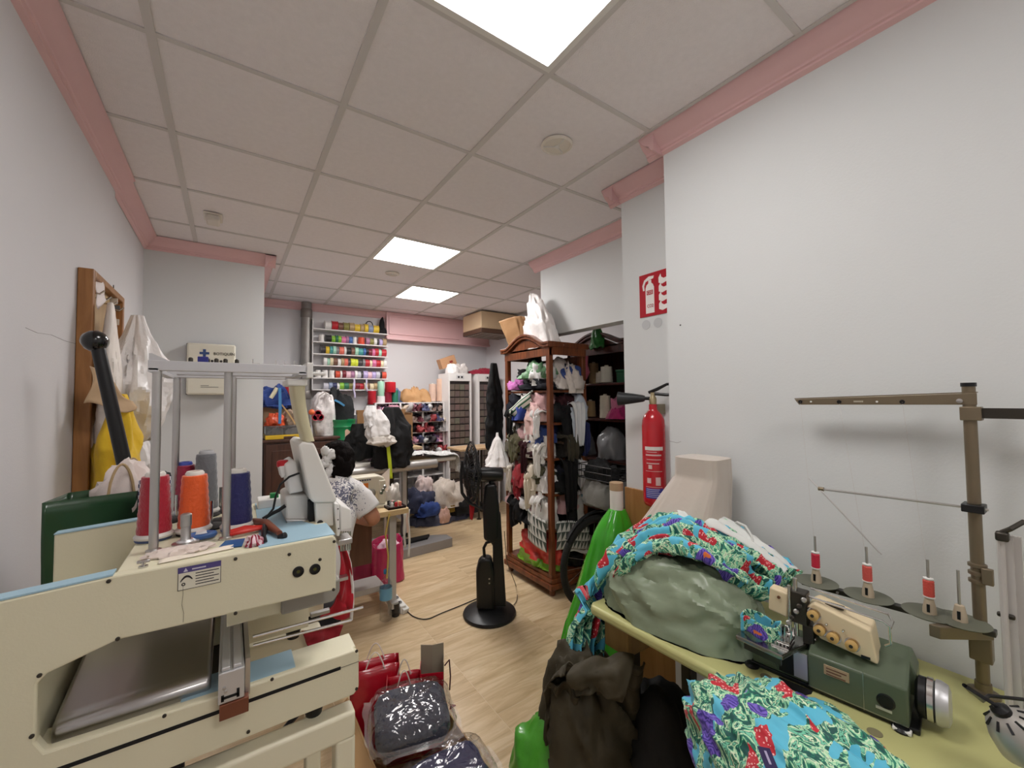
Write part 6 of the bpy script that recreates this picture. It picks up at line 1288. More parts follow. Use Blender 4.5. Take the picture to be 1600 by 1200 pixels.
q = aty(487, 644, 4.5); tag(MB().lathe([(.0, -.03), (.022, -.02), (.03, 0), (.022, .02), (0, .03)], q, (0, 0, 1), 20).build('orange_ball', plast((226, 108, 60)), smooth=3), 'orange ball-shaped cap beside the red tote emblem', 'ball')
tag(MB().heap((.98, 4.75, 1.176), (.12, .1, .4), 95, .25, 2.2, 44, 24, .02).build('black_tool_bag', fab((24, 26, 30))), 'black and blue tool bag behind the printed tote', 'bag')
bar('blue_plastic_strip', 'bright blue strip on top of the black tool bag', 'strip', (523, 625), (538, 634), 4.62, .014, plast((84, 148, 196)))
# ---- back bench
bn = thing('back_bench', 'plain work bench along the back of the room under the green bucket', 'bench', (1.3, 4.7, 0))
MB().b2((.93, 4.45, .97), (1.82, 5.0, 1.0)).build('top', wood('bench_wood', (176, 150, 110), (200, 176, 138), 2), bn, smooth=0, bevel=.003)
for x in (.96, 1.6):
    for y in (4.47, 4.94): MB().b2((x, y, 0), (x+.05, y+.05, .97)).build('leg', M_DARKMETAL, bn, smooth=0)
bu = thing('green_bucket', 'green plastic tub with ribs and a pinkish label on the back bench', 'bucket', (.99, 4.56, 1.0))
MB().lathe([(.1, 0), (.105, .01), (.108, .12), (.115, .13), (.108, .14), (.11, .25), (.116, .26), (.11, .27), (.112, .31), (.118, .32), (.118, .335), (.104, .335), (.1, .31), (.0, .3)], (.99, 4.56, 1.0), n=40).build('tub', mat('tub_green', (28, 132, 78), .35), bu)
MB().grid(lambda u, v: V(.99+.1125*math.cos(lerp(4.6, 5.25, u)), 4.56+.1125*math.sin(lerp(4.6, 5.25, u)), lerp(1.15, 1.225, v)+.012*math.sin(u*6)), 10, 6).build('label', plast((226, 190, 166)), bu, smooth=3)
def cyl_thing(name, lab, cat, px, py0, py1, y, hw, m, capm=None):
    a, b = aty(px, py0, y), aty(px, py1, y); r = hw*y/FPX*1.05; t = thing(name, lab, cat, b)
    MB().lathe([(r*.96, 0), (r, .004), (r*.97, (a.z-b.z)-.004), (r*.9, a.z-b.z)], b, n=24).build('body', m, t); MB().lathe([(r*.35, 0), (r*.35, .012), (0, .012)], a, n=14).build('core', capm or M_WHITE, t); return t
cyl_thing('grey_roll', 'grey rolled felt standing behind the green tub', 'roll', 553, 648, 704, 4.72, 7, fab((118, 116, 120)))
cb_ = thing('brown_carton', 'open brown cardboard carton behind the black garments', 'box', (1.5, 4.78, 1.0)); 
for lo, hi in (((1.15, 4.66, 1.0), (1.2, 4.68, 1.42)), ((1.2, 4.66, 1.0), (1.78, 4.675, 1.36)), ((1.2, 4.9, 1.0), (1.78, 4.915, 1.42)), ((1.77, 4.67, 1.0), (1.785, 4.9, 1.38)), ((1.2, 4.67, 1.0), (1.215, 4.9, 1.4))): MB().b2(lo, hi).build('panel', mat('carton2', (150, 112, 74), .8, var=.08), cb_, smooth=0)
# garment stand with black jacket and white bundle
gs = thing('garment_stand', 'thin metal stand behind the sewing table carrying draped garments', 'stand', (1.27, 4.1, 0))
gsx = aty(602, 700, 4.1).x
MB().cyl((gsx, 4.1, 0), (gsx, 4.1, 1.38), .014, n=12).build('pole', M_STEEL, gs); MB().lathe([(.16, 0), (.16, .012), (.03, .03), (.02, .06)], (gsx, 4.1, 0), n=28).build('base', M_DARKMETAL, gs)
MB().tube([(gsx-.2, 4.1, 1.34), (gsx, 4.1, 1.38), (gsx+.2, 4.1, 1.34)], .01, 8).build('cross_bar', M_STEEL, gs)
hang('black_jacket', 'black jacket draped over the garment stand', 'jacket', tuple(aty(611, 636, 4.12)), .6, .1, .14, fab((20, 19, 22)), 8.8, .0, .45, .03, 3)
hang('white_shirt', 'white shirt hanging in front of the black jacket on the stand', 'shirt', tuple(aty(590, 640, 4.0)), .3, .06, .1, fab((222, 218, 216)), 3.4, 0, .5, .03, 2, [(0, .35), (.2, .6), (.5, .8), (.8, 1.0), (1, .7)])
hang('sun_hat', 'off-white hat hanging low on the garment stand', 'hat', tuple(aty(597, 676, 3.97)), .13, .05, .09, fab((206, 198, 190)), 5.4, 0, .6, .02, 2, [(0, .4), (.3, .9), (.7, 1.1), (1, .6)])
hang('white_strip', 'white cloth piece hanging at the left end of the garment stand', 'cloth', tuple(aty(579, 634, 4.02)), .2, .05, .045, fab((226, 224, 224)), 1.8, 0, .8, .02, 2)
a, b = aty(606, 690, 3.97), aty(611, 748, 3.97)
tag(MB().grid(lambda u, v: lerp(a, b, v)+V((u-.5)*.035, .004*math.sin(v*8), 0), 2, 14).build('tape_measure', mat('tape_lime', (190, 206, 46), .5), smooth=3, solid=.002), 'lime yellow tape measure hanging from the garment stand', 'tape measure')
hang('black_backpack', 'black backpack with straps hanging on the back bench', 'backpack', tuple(aty(568, 662, 4.4)), .36, .06, .12, fab((22, 21, 22)), 2.9, 0, .8, .02, 2)
hang('dark_vest', 'black vest hanging at the right end behind the tape measure', 'vest', tuple(aty(628, 668, 4.35)), .3, .06, .08, fab((26, 22, 20)), 4.9, 0, .8, .02, 2)
# ---- pressing table in front of the bench
pt = thing('pressing_table', 'long pressing table with a metal tube edge and patterned cover', 'ironing table', (1.5, 4.2, 0))
a, b = aty(545, 733, 4.05), aty(666, 717, 4.2)
MB().cyl((.9, 4.08, .845), (1.82, 4.08, .855), .045, n=20).build('roller', mat('roller_grey', (176, 172, 168), .35, .5), pt)
MB().b2((.95, 4.12, .86), (2.08, 4.42, .9)).build('board', fab((206, 200, 190)), pt, bevel=.012, seg=3)
for x in (1.0, 1.5): MB().b2((x, 4.2, 0), (x+.04, 4.26, .86)).build('leg', M_LAMPG, pt, smooth=0)
MB().b2((1.0, 4.2, .1), (1.54, 4.24, .14)).build('stretcher', M_LAMPG, pt, smooth=0)
sheet([(aty(640, 712, 4.08), aty(640, 700, 4.4)), (aty(665, 708, 4.08), aty(662, 697, 4.4)), (aty(690, 712, 4.09), aty(690, 702, 4.4)), (aty(704, 722, 4.09), aty(700, 706, 4.4)), (aty(697, 748, 4.1), aty(704, 730, 4.3))], 50, 24, .5, .3, .012, 3, 2, .012, .01)
tag(sheet([(V(1.5, 4.11, .92), V(1.5, 4.4, .92)), (V(1.7, 4.1, .95), V(1.7, 4.4, .94)), (V(1.9, 4.1, .92), V(1.92, 4.4, .92)), (V(2.08, 4.1, .9), V(2.1, 4.4, .9)), (V(2.11, 4.1, .7), V(2.12, 4.36, .74))], 60, 30, .7, .3, .014, 3, 2, .012, .012).build('speckled_cloth', mat('speckle', (206, 200, 190), .8, var=.9, vs=60), smooth=3, solid=.003), 'speckled white and brown cloth spread over the pressing table end', 'cloth')
tag(MB().b2((1.45, 4.14, .9), (1.8, 4.38, .906)).build('pattern_board', plast((206, 176, 124)), bevel=.002), 'thin tan pattern board lying under the speckled cloth', 'board')
# ---- zip rack
ZX0, ZX1, ZY0, ZY1 = 1.5, 2.455, 5.22, 5.6
zr = thing('zip_rack', 'white three-bay shelving crammed with zips below the kraft bag', 'shelving', (2.0, 5.4, 0))
zu = [1.5, 1.82, 2.13, 2.435]
for x in zu:
    for y in (ZY0, ZY1-.03): MB().b2((x, y, 0), (x+.022, y+.022, 1.5)).build('upright', M_RACK, zr, smooth=0)
ZS = [.14, .34, .52, .68, .82, .96, 1.1, 1.24, 1.38, 1.5]
for z in ZS: MB().b2((ZX0, ZY0, z-.012), (ZX1+.002, ZY1-.008, z)).build('shelf', M_RACK, zr, smooth=0)
zcols = [('maroon', (112, 52, 62)), ('grey', (150, 146, 150)), ('white', (226, 220, 216)), ('brown', (122, 98, 88)), ('pink', (204, 150, 166)), ('black', (48, 44, 48)), ('navy', (76, 78, 110)), ('red', (168, 70, 74)), ('beige', (206, 188, 168)), ('purple', (112, 84, 122)), ('light grey', (196, 190, 190))]
rz_ = random.Random(5)
for bi in range(3):
    for si in range(3, 9):
        n = 4; last = None
        for k in range(n):
            w = .275/n; x = zu[bi]+.028+w*(k+.5); nm, cc = rz_.choice([q for q in zcols if q[0] != last]); last = nm
            o = MB().heap((x, ZY0+.1+.03*rz_.random(), ZS[si]+.002), (w*.62, .12, .05+.025*rz_.random()), rz_.random()*40, .8, 3.6, 28, 14, .02, 3.4, rz_.uniform(-.3, .3), .5).build('zip_bundle', mat('zip_'+nm, cc, .6, bump=.9, bs=26, var=.55, vs=46), smooth=3)
            tag(o, '%s zip bundle, %s from left, %s bay, %s rack shelf from top' % (nm, ORD[k], ['left', 'middle', 'right'][bi], ORD[8-si]), 'zip bundle', 'zip bundles on the white rack')
tops = [('crimson thread cone at the left end of the zip rack top', 581, 611, 632, 6, (176, 28, 42)), ('mint thread cone standing tall on the zip rack', 595, 596, 619, 5, (160, 206, 180)), ('white thread cone under the mint one on the zip rack', 595, 619, 632, 6, (226, 222, 222)),
        ('bright red thread cone on the zip rack', 610, 597, 613, 8, (196, 26, 44)), ('dark red thread cone under the bright red one on the zip rack', 606, 613, 632, 6, (128, 20, 44)), ('dark green thread cone on the zip rack', 617, 610, 630, 5, (36, 108, 84))]
for k, (l, px, y0, y1, hw, c) in enumerate(tops): 
    cyl_thing('large_thread_cone', l, 'thread cone', px, y0, y1, 5.34+.001*k, hw, mat('lt%d' % k, c, .45, bump=.3, bs=80))
t = tag(MB().heap((2.1, 5.38, 1.502), (.2, .13, .2), 101, .25, 2, 48, 24, .02, 2.4).build('kraft_bag', mat('kraft3', (190, 146, 100), .7, bump=.4, bs=14), smooth=3), 'crumpled tan kraft paper bag on top of the zip rack', 'bag')
cyl_thing('paper_roll', 'tall pale peach paper roll on the zip rack beside the kraft bag', 'roll', 690, 592, 627, 5.4, 8, fab((224, 190, 168)))
cyl_thing('paper_roll', 'shorter peach paper roll left of the tall one on the zip rack', 'roll', 676, 600, 627, 5.46, 6, fab((226, 196, 178)))
tag(MB().heap((1.86, 5.42, 1.502), (.06, .08, .18), 103, .25, 2).build('denim_bundle', fab((92, 108, 142)), smooth=3), 'blue denim bundle between the thread cones and kraft bag', 'bundle')
# ---- drawer towers
M_DRW = mat('drawer_clear', (120, 96, 84), .25, coat=.4, var=.35, vs=9)
M_DRF = mat('drawer_frame_dark', (52, 44, 42), .5)
dm = MB().b2((-.036, -.006, -.039), (.036, .006, .039)).b2((-.012, -.012, -.02), (.012, -.006, -.012)).build('drawer_mesh', M_DRW, smooth=0); drw_me = dm.data; bpy.data.objects.remove(dm)
tints = [mat('drw%d' % k, c, .3, coat=.4, var=.4, vs=14) for k, c in enumerate(((104, 88, 80), (98, 82, 77), (110, 88, 84), (102, 90, 78), (106, 94, 84), (92, 78, 74), (104, 102, 86)))]
def tower(x0, x1, y0, lab):
    t = thing('drawer_tower', lab, 'drawer unit', ((x0+x1)/2, y0+.17, 0)); 
    for lo, hi in (((x0, y0, 0), (x0+.022, y0+.34, 1.9)), ((x1-.022, y0, 0), (x1, y0+.34, 1.9)), ((x0+.0221, y0+.001, 1.79), (x1-.0221, y0+.3195, 1.899)), ((x0+.0221, y0+.001, .001), (x1-.0221, y0+.3195, .05)), ((x0+.0221, y0+.001, .87), (x1-.0221, y0+.029, .89)), ((x0+.0221, y0+.32, .001), (x1-.0221, y0+.339, 1.899))): MB().b2(lo, hi).build('carcass', M_RACK, t, smooth=0, bevel=.002)
    MB().b2((x0+.0225, y0+.03, .051), (x1-.0225, y0+.319, 1.789)).build('drawer_block', M_DRF, t, smooth=0)
    pl = MB().b2(((x0+x1)/2-.06, y0-.004, 1.82), ((x0+x1)/2+.06, y0, 1.87)).build('badge', plast((206, 204, 204)), t, bevel=.004)
    for s in (-.025, .025): MB().lathe([(.015, 0), (.015, .003), (0, .004)], ((x0+x1)/2+s, y0-.004, 1.845), (0, -1, 0), 16).build('badge_mark', M_BLACK, pl)
    nx = 4; w = (x1-x0-.05)/nx
    for r in range(18):
        z = .1+r*.0945
        if .86 < z < .9: z += .0
        for c in range(nx):
            o = bpy.data.objects.new('drawer', drw_me); COL.objects.link(o); o.parent = t; o.location = V(x0+.025+w*(c+.5), y0+.02, z)-WO[t.name]; o.scale = (w/.08, 1, 1)
            o.material_slots[0].link = 'OBJECT'; o.material_slots[0].material = random.choice(tints)
tower(2.47, 2.83, 5.12, 'white tower of small clear drawers beside the zip rack')
tower(2.94, 3.3, 5.12, 'white tower of small clear drawers half hidden behind the black coat')
t = thing('tilted_carton', 'brown carton tilted on top of the first drawer tower', 'box', (2.5, 5.3, 1.9)); Rm = Matrix.Rotation(-.35, 3, 'Y')
MB().box((2.56, 5.36, 2.07), (.24, .12, .14), M=Rm).build('body', mat('carton3', (196, 150, 112), .8), t, bevel=.002); MB().box((2.6, 5.298, 2.075), (.05, .004, .03), M=Rm).build('mark', plast((150, 60, 50)), t)
tag(MB().heap((2.58, 5.22, 1.902), (.09, .07, .13), 105, .25, 2, 40, 20, .02).build('white_sack_small', M_BAGW, smooth=3), 'white plastic sack on the left edge of the first drawer tower', 'sack')
tag(MB().heap((2.72, 5.26, 1.902), (.1, .09, .12), 107, .35, 2.2, 40, 20, .02).build('clear_film_bundle', gloss((216, 208, 204), .2), smooth=3), 'crumpled clear film bundle on the first drawer tower', 'bundle')
tag(MB().heap((3.1, 5.26, 1.902), (.18, .1, .08), 109, .35, 2.2, 40, 20, .02).build('red_bundle', fab((150, 34, 56)), smooth=3), 'dark red bundle on top of the second drawer tower', 'bundle')
# ---- air conditioner box near the back right corner
ac = thing('air_conditioner', 'beige ceiling air conditioner unit by the back right corner', 'air conditioner', (3.05, 5.0, 2.42))
MB().b2((2.78, 4.75, 2.5), (3.38, 5.28, 2.735)).build('casing', plast((206, 180, 146)), ac, bevel=.012); MB().b2((2.78, 4.75, 2.44), (3.38, 5.28, 2.5)).build('lower_frame', mat('ac_brown', (84, 58, 44), .5), ac, bevel=.006)
MB().b2((2.82, 4.8, 2.436), (3.34, 5.22, 2.441)).build('grille', plast((176, 164, 150)), ac, smooth=0)
for k in range(6): MB().b2((2.83, 4.83+k*.065, 2.432), (3.33, 4.845+k*.065, 2.437)).build('slat', MC['ac_brown'], ac, smooth=0)
# ---- small tan table right of the pile
st2 = thing('small_table', 'small tan side table behind the fan in front of the drawer towers', 'table', (2.62, 4.75, 0))
MB().b2((2.36, 4.55, .885), (2.9, 4.95, .91)).build('top', wood('tan_top', (200, 164, 122), (216, 184, 146), 2), st2, smooth=0, bevel=.004)
for x in (2.64, 2.86):
    for y in (4.6, 4.9): MB().cyl((x, y, 0), (x, y, .885), .014, n=10).build('leg', M_DARKMETAL, st2)
    for y in (4.6, 4.9): MB().lathe([(.03, 0), (.03, .008), (.012, .012)], (x, y, 0), n=14).build('foot', M_DARKMETAL, st2)
# ---- heap of clothes on the floor
P = [('grey-blue blanket spread under the clothes heap on the floor', (2.25, 4.9, 0), (.42, .2, .16), (88, 92, 116)), ('beige linen bundle on top of the clothes heap', (2.33, 4.86, .19), (.2, .15, .3), (206, 194, 182)), ('dark navy jeans at the left of the clothes heap', (1.95, 4.88, .17), (.2, .16, .24), (56, 60, 84)),
     ('bright blue garment in the clothes heap', (2.02, 4.76, .13), (.16, .09, .13), (52, 78, 148)), ('mustard yellow cloth in the clothes heap', (2.25, 4.74, .13), (.11, .06, .1), (150, 122, 48)), ('black garment at the right of the clothes heap', (2.52, 4.76, .08), (.2, .1, .16), (26, 25, 28)), ('pale pink sock-like cloth hanging from the clothes heap', (2.2, 4.68, .02), (.07, .03, .17), (226, 186, 172)), ('pale rose garment behind the navy jeans', (2.05, 4.96, .38), (.1, .08, .16), (220, 200, 196))]
for k, (l, c, r, col) in enumerate(P): tag(MB().heap(c, r, 120+k*2.3, .25, 2.4, 52, 26, .03, 2.5).build('heaped_garment', fab(col), smooth=3), l, 'garment', 'clothes heap on the floor')
# ================================================================ SEWING TABLE WITH THE SEATED WOMAN
sw = thing('wooden_sewing_table', 'light wooden sewing table with grey metal legs in front of the seated woman', 'table', (.7, 3.15, 0))
M_TOP = wood('table_tan', (206, 176, 128), (222, 196, 152), 2, .4, 'X')
MB().b2((.2, 2.885, .715), (1.075, 3.42, .755)).build('top', M_TOP, sw, smooth=0, bevel=.005)
for x in (.26, .955):
    MB().b2((x, 2.95, 0), (x+.05, 2.99, .715)).build('leg', M_LAMPG, sw, smooth=0, bevel=.003)
    MB().b2((x, 2.9, .06), (x+.05, 3.4, .1)).build('foot_bar', M_LAMPG, sw, smooth=0)
MB().b2((.3, 3.1, .12), (.96, 3.3, .16)).build('pedal_frame', M_LAMPG, sw, smooth=0); MB().b2((.35, 3.2, .3), (.9, 3.23, .7)).build('modesty_panel', wood('panel_dark', (96, 62, 46), (118, 80, 60), 2), sw, smooth=0)
sm = thing('lockstitch_machine', 'cream lockstitch sewing machine with an orange label on the wooden table', 'sewing machine', (.8, 3.08, .755))
M_SM = mat('sm_cream', (214, 206, 186), .35)
MB().b2((.52, 3.0, .756), (1.0, 3.2, .775)).build('bed', M_SM, sm, bevel=.004)
MB().prism([(.5, 3.03, .96), (.52, 3.03, .99), (.9, 3.03, .985), (.945, 3.03, .965), (.945, 3.03, .82), (.9, 3.03, .815), (.885, 3.03, .87), (.66, 3.03, .875), (.64, 3.03, .77), (.5, 3.03, .77)], (0, .12, 0)).build('arm', M_SM, sm, smooth=.5, bevel=.012, seg=3)
MB().b2((.9, 3.02, .775), (.95, 3.16, .95)).build('face_plate', M_SM, sm, bevel=.008)
MB().b2((.745, 3.026, .905), (.825, 3.032, .94)).build('orange_label', plast((222, 122, 40)), sm); 
for k in range(7): MB().b2((.73+k*.017, 3.0275, .957), (.742+k*.017, 3.031, .967)).build('brand_mark', plast((60, 62, 84)), sm, smooth=0)
MB().lathe([(.03, 0), (.032, .008), (.02, .02), (.0, .024)], (.845, 3.028, .865), (0, -1, 0), 24).build('stitch_dial', plast((130, 124, 112)), sm)
MB().cyl((.925, 3.05, .775), (.925, 3.05, .83), .006, n=10).build('needle_bar', M_CHROME, sm); MB().b2((.91, 3.03, .775), (.94, 3.07, .785)).build('presser_foot', M_CHROME, sm); 
for k in range(3): MB().lathe([(.012, 0), (.014, .006), (.01, .012)], (.915+.012*k, 3.02, .86+.02*k), (0, -1, 0), 12).build('tension_knob', M_CHROME, sm)
# bits on the table
def bit(name, lab, cat, c, r, col, s, amp=.3): return tag(MB().heap(c, r, s, amp, 2.6, 28, 14, .02).build(name, plast(col), smooth=3), lab, cat)
ot = thing('tool_tray', 'dark open tray of small tools at the right end of the wooden table', 'tray', (1.0, 2.98, .755)); MB().b2((.93, 2.9, .756), (1.06, 3.05, .762)).build('floor', plast((40, 26, 26)), ot)
for lo, hi in (((.93, 2.9, .756), (.935, 3.05, .772)), ((1.055, 2.9, .756), (1.06, 3.05, .772)), ((.93, 2.9, .756), (1.06, 2.905, .772)), ((.93, 3.045, .756), (1.06, 3.05, .772))): MB().b2(lo, hi).build('rim', plast((52, 30, 30)), ot, smooth=0)
rb_ = random.Random(3)
bc_ = [('white', (226, 222, 216)), ('red', (196, 48, 50)), ('coral', (220, 120, 96)), ('grey', (120, 118, 120)), ('dark green', (44, 84, 60)), ('cream', (220, 204, 170)), ('black', (30, 28, 30)), ('pale pink', (226, 180, 176))]
for k in range(8):
    nm, c = bc_[k]; x, y = .965+.03*(k % 3), 2.93+.035*(k//3); t = thing('small_spool', '%s small spool among the clutter on the wooden table end' % nm, 'spool', (x, y, .764), 'small spools on the wooden table')
    MB().lathe([(.011, .004), (.0115, .03), (.009, .034)], (x, y, .7635), n=14).build('thread', fab(c), t); MB().lathe([(.013, 0), (.013, .004), (.008, .005)], (x, y, .7632), n=14).build('flange', M_WHITE, t)
bit('red_pin_cushion', 'red pin cushion behind the sewing machine head', 'pin cushion', (1.0, 3.14, .757), (.045, .045, .07), (190, 40, 44), 7)
tag(MB().prism([(.98, 3.36, .757), (1.06, 3.3, .757), (1.07, 3.32, .98), (1.0, 3.37, .9)], (.01, .012, 0)).build('paper_pattern', plast((228, 218, 208))), 'white paper pattern standing behind the small spools', 'paper')
bit('wire_jumble', 'jumble of white elastic bits beside the spools', 'elastic', (1.02, 3.1, .757), (.045, .05, .1), (206, 198, 188), 11, .6)
for k, (dx, L, c, nm) in enumerate(((.0, .16, (60, 48, 52), 'dark'), (.02, .24, (214, 210, 202), 'white'), (.04, .14, (226, 196, 178), 'peach'), (.055, .34, (232, 228, 222), 'long white'))):
    a = V(1.02+dx, 2.878, .72) if k < 3 else V(1.08, 2.9, .74)
    tag(MB().grid(lambda u, v: a+V((u-.5)*.016+.004*math.sin(v*7+k), .003*math.sin(v*9), -L*v), 2, 12).build('hanging_tape', fab(c), smooth=3, solid=.0015), '%s tape end hanging off the right end of the wooden table' % nm, 'tape')
tag(MB().tube([(.93, 2.875, .74), (.9, 2.87, .6), (.92, 2.87, .45), (.91, 2.87, .3)], .006, 6).build('yellow_ribbon', fab((206, 180, 96))), 'yellowish ribbon hanging from the front edge of the wooden table', 'ribbon')
# ---------------------------------------------------------------- woman
wm_ = thing('person', 'woman in a white printed t-shirt bent over the sewing machine', 'person', (.45, 2.45, 0))
def skin(name, verts, edges, radii, m, parent, sub=2, root=0):
    me = bpy.data.meshes.new(name); me.from_pydata([tuple(v) for v in verts], edges, []); o = bpy.data.objects.new(name, me); COL.objects.link(o)
    md = o.modifiers.new('skin', 'SKIN'); md.use_smooth_shade = True
    for i, r in enumerate(radii): me.skin_vertices[0].data[i].radius = r if isinstance(r, tuple) else (r, r)
    me.skin_vertices[0].data[root].use_root = True
    s = o.modifiers.new('sub', 'SUBSURF'); s.levels = sub; s.render_levels = sub
    dg = bpy.context.evaluated_depsgraph_get(); me2 = bpy.data.meshes.new_from_object(o.evaluated_get(dg)); bpy.data.objects.remove(o)
    me2.polygons.foreach_set('use_smooth', [True]*len(me2.polygons)); me2.materials.clear(); me2.materials.append(m); me2.name = name
    q = bpy.data.objects.new(name, me2); COL.objects.link(q); WO[q.name] = V(0, 0, 0); par(q, parent); return q
SKIN = mat('skin', (186, 128, 98), .5, var=.05, vs=8)
hip = V(.34, 2.28, .56); waist = V(.39, 2.33, .74); chest = V(.462, 2.41, .92); neckb = V(.487, 2.49, 1.05); neckt = V(.497, 2.53, 1.1); head = V(.52, 2.58, 1.175); crown_ = V(.52, 2.57, 1.235); chin = V(.53, 2.64, 1.12)
shR = V(.612, 2.47, .985); elR = V(.70, 2.4, .84); wrR = V(.63, 2.72, .80); haR = V(.66, 2.82, .79)
shL = V(.36, 2.48, .995); elL = V(.28, 2.44, .84); wrL = V(.42, 2.74, .80); haL = V(.47, 2.84, .79)
kR = V(.46, 2.70, .57); aR = V(.46, 2.72, .12); tR = V(.46, 2.86, .05); kL = V(.34, 2.70, .57); aL = V(.34, 2.72, .12); tL = V(.34, 2.86, .05); hR = V(.42, 2.32, .56); hL = V(.27, 2.32, .56)
vs = [hip, waist, chest, neckb, neckt, head, crown_, shR, elR, wrR, haR, shL, elL, wrL, haL, hR, kR, aR, tR, hL, kL, aL, tL]
ed = [(0, 1), (1, 2), (2, 3), (3, 4), (4, 5), (5, 6), (3, 7), (7, 8), (8, 9), (9, 10), (3, 11), (11, 12), (12, 13), (13, 14), (0, 15), (15, 16), (16, 17), (17, 18), (0, 19), (19, 20), (20, 21), (21, 22)]
ra = [(.13, .11), (.12, .1), (.13, .1), (.06, .06), .048, .082, .055, .055, .043, .028, .03, .055, .043, .028, .03, .085, .06, .042, .035, .085, .06, .042, .035]
bo_ = skin('body_of_woman', vs, ed, ra, SKIN, wm_, 3)
# fingers on the cloth in front of the machine
for hnd, s in ((haR, 1), (haL, -1)):
    for k in range(4): b = hnd+V((k-1.5)*.018, .02, -.004); skin('finger', [b, b+V(.002*s, .03, .0), b+V(.003*s, .052-.004*abs(k-1.5), -.012)], [(0, 1), (1, 2)], [.0095, .0085, .007], SKIN, wm_, 1)
    b = hnd+V(-.03*s, -.01, -.002); skin('finger', [b, b+V(-.012*s, .025, -.004), b+V(-.014*s, .045, -.012)], [(0, 1), (1, 2)], [.011, .0095, .008], SKIN, wm_, 1)
# t-shirt with short sleeves: slightly larger shell over torso and upper arms
def teemat():
    m = bpy.data.materials.new('tee_print'); m.use_nodes = True; nt = m.node_tree; L = nt.links.new; p = nt.nodes['Principled BSDF']; p.inputs['Roughness'].default_value = .85
    g = nd(nt, 'ShaderNodeNewGeometry'); d = nd(nt, 'ShaderNodeVectorMath', operation='DISTANCE'); L(g.outputs['Position'], d.inputs[0]); c = aty(536, 778, 2.36); d.inputs[1].default_value = (c.x, 2.36, c.z)
    n = nd(nt, 'ShaderNodeTexNoise'); n.inputs['Scale'].default_value = 45; n.inputs['Detail'].default_value = 3; n.inputs['Distortion'].default_value = 2
    L(g.outputs['Position'], n.inputs['Vector'])
    a = nd(nt, 'ShaderNodeMath', operation='MULTIPLY'); L(d.outputs['Value'], a.inputs[0]); a.inputs[1].default_value = 2.0
    b = nd(nt, 'ShaderNodeMath', operation='ADD'); L(a.outputs[0], b.inputs[0]); L(n.outputs['Fac'], b.inputs[1])
    L(steps(nt, b.outputs[0], [(0, (96, 96, 116)), (.62, (226, 222, 220))]), p.inputs['Base Color']); return m
def garb(name, segs, keep, off, m, seed, amp):
    """clothing that follows the body: copy of the body faces nearest to the kept limbs, pushed out along the normals"""
    src = bpy.data.objects['body_of_woman'].data; out = MB(); idx = {}
    def near(p):
        best = None
        for nm, a, b in segs:
            d = b-a; t = max(0, min(1, (p-a).dot(d)/d.length_squared)); q = (p-a-d*t).length
            if best is None or q < best[0]: best = (q, nm, t)
        return best[1], best[2]
    for f in src.polygons:
        nm, t = near(f.center)
        if not keep(nm, t): continue
        fi = []
        for vi in f.vertices:
            if vi not in idx:
                v = src.vertices[vi]; idx[vi] = len(out.v); out.v.append(v.co+v.normal*(off+amp*wrinkle(V(v.co.x, v.co.y, v.co.z), 11, seed)))
            fi.append(idx[vi])
        out.f.append(fi); out.mi.append(0)
    return out.build(name, m, wm_, smooth=3, solid=.004, off=1)
segs = [('torso', hip, waist), ('torso', waist, chest), ('torso', chest, neckb), ('neck', neckb, neckt), ('head', neckt, crown_), ('shoulder', neckb, shR), ('shoulder', neckb, shL), ('upper', shR, elR), ('upper', shL, elL), ('fore', elR, wrR), ('fore', elL, wrL), ('hand', wrR, haR), ('hand', wrL, haL),
        ('pelvis', hip, hR), ('pelvis', hip, hL), ('thigh', hR, kR), ('thigh', hL, kL), ('shin', kR, aR), ('shin', kL, aL), ('foot', aR, tR), ('foot', aL, tL)]
garb('t_shirt', segs, lambda n, t: n in ('torso', 'shoulder') or (n == 'upper' and t < .6), .02, teemat(), 4, .008)
garb('trousers', segs, lambda n, t: n in ('pelvis', 'thigh') or (n == 'shin' and t < .9), .012, fab((92, 94, 104)), 6, .006)
for t_, a_ in ((tR, aR), (tL, aL)): skin('shoe', [V(a_.x, a_.y-.04, .045), V(t_.x, t_.y-.02, .045), V(t_.x, t_.y+.06, .038)], [(0, 1), (1, 2)], [.046, .046, .036], M_BLACK, wm_, 1)
bo_.name = 'body'; WO['body'] = V(0, 0, 0)
# face features on the far side, ears, hair
fd = (chin-head).normalized()
nose = head+V(.03, .085, -.04); MB().lathe([(.004, .03), (.011, .0), (.012, -.012), (.0, -.018)], nose, (0, -.2, 1), 12).build('nose', SKIN, wm_)
for s in (-1, 1):
    e_ = head+V(.025+.03*s, .078, -.012); MB().lathe([(0, -.012), (.008, -.008), (.0115, 0), (.008, .008), (0, .012)], e_, (0, 1, -.4), 14).build('eye', M_WHITE, wm_)
    er = head+V(.084*s, .0, -.02); MB().lathe([(0, -.012), (.016, -.008), (.022, 0), (.012, .01), (0, .012)], er, (s, -.3, 0), 16).build('ear', SKIN, wm_)
MB().tube([head+V(.0, .085, -.068), head+V(.028, .092, -.07), head+V(.055, .082, -.068)], [.003, .006, .003], 6).build('lips', mat('lips', (160, 84, 78), .5), wm_)
M_HAIR = mat('hair', (18, 13, 12), .85, bump=.8, bs=45, var=.3, vs=30, ior=1.2)
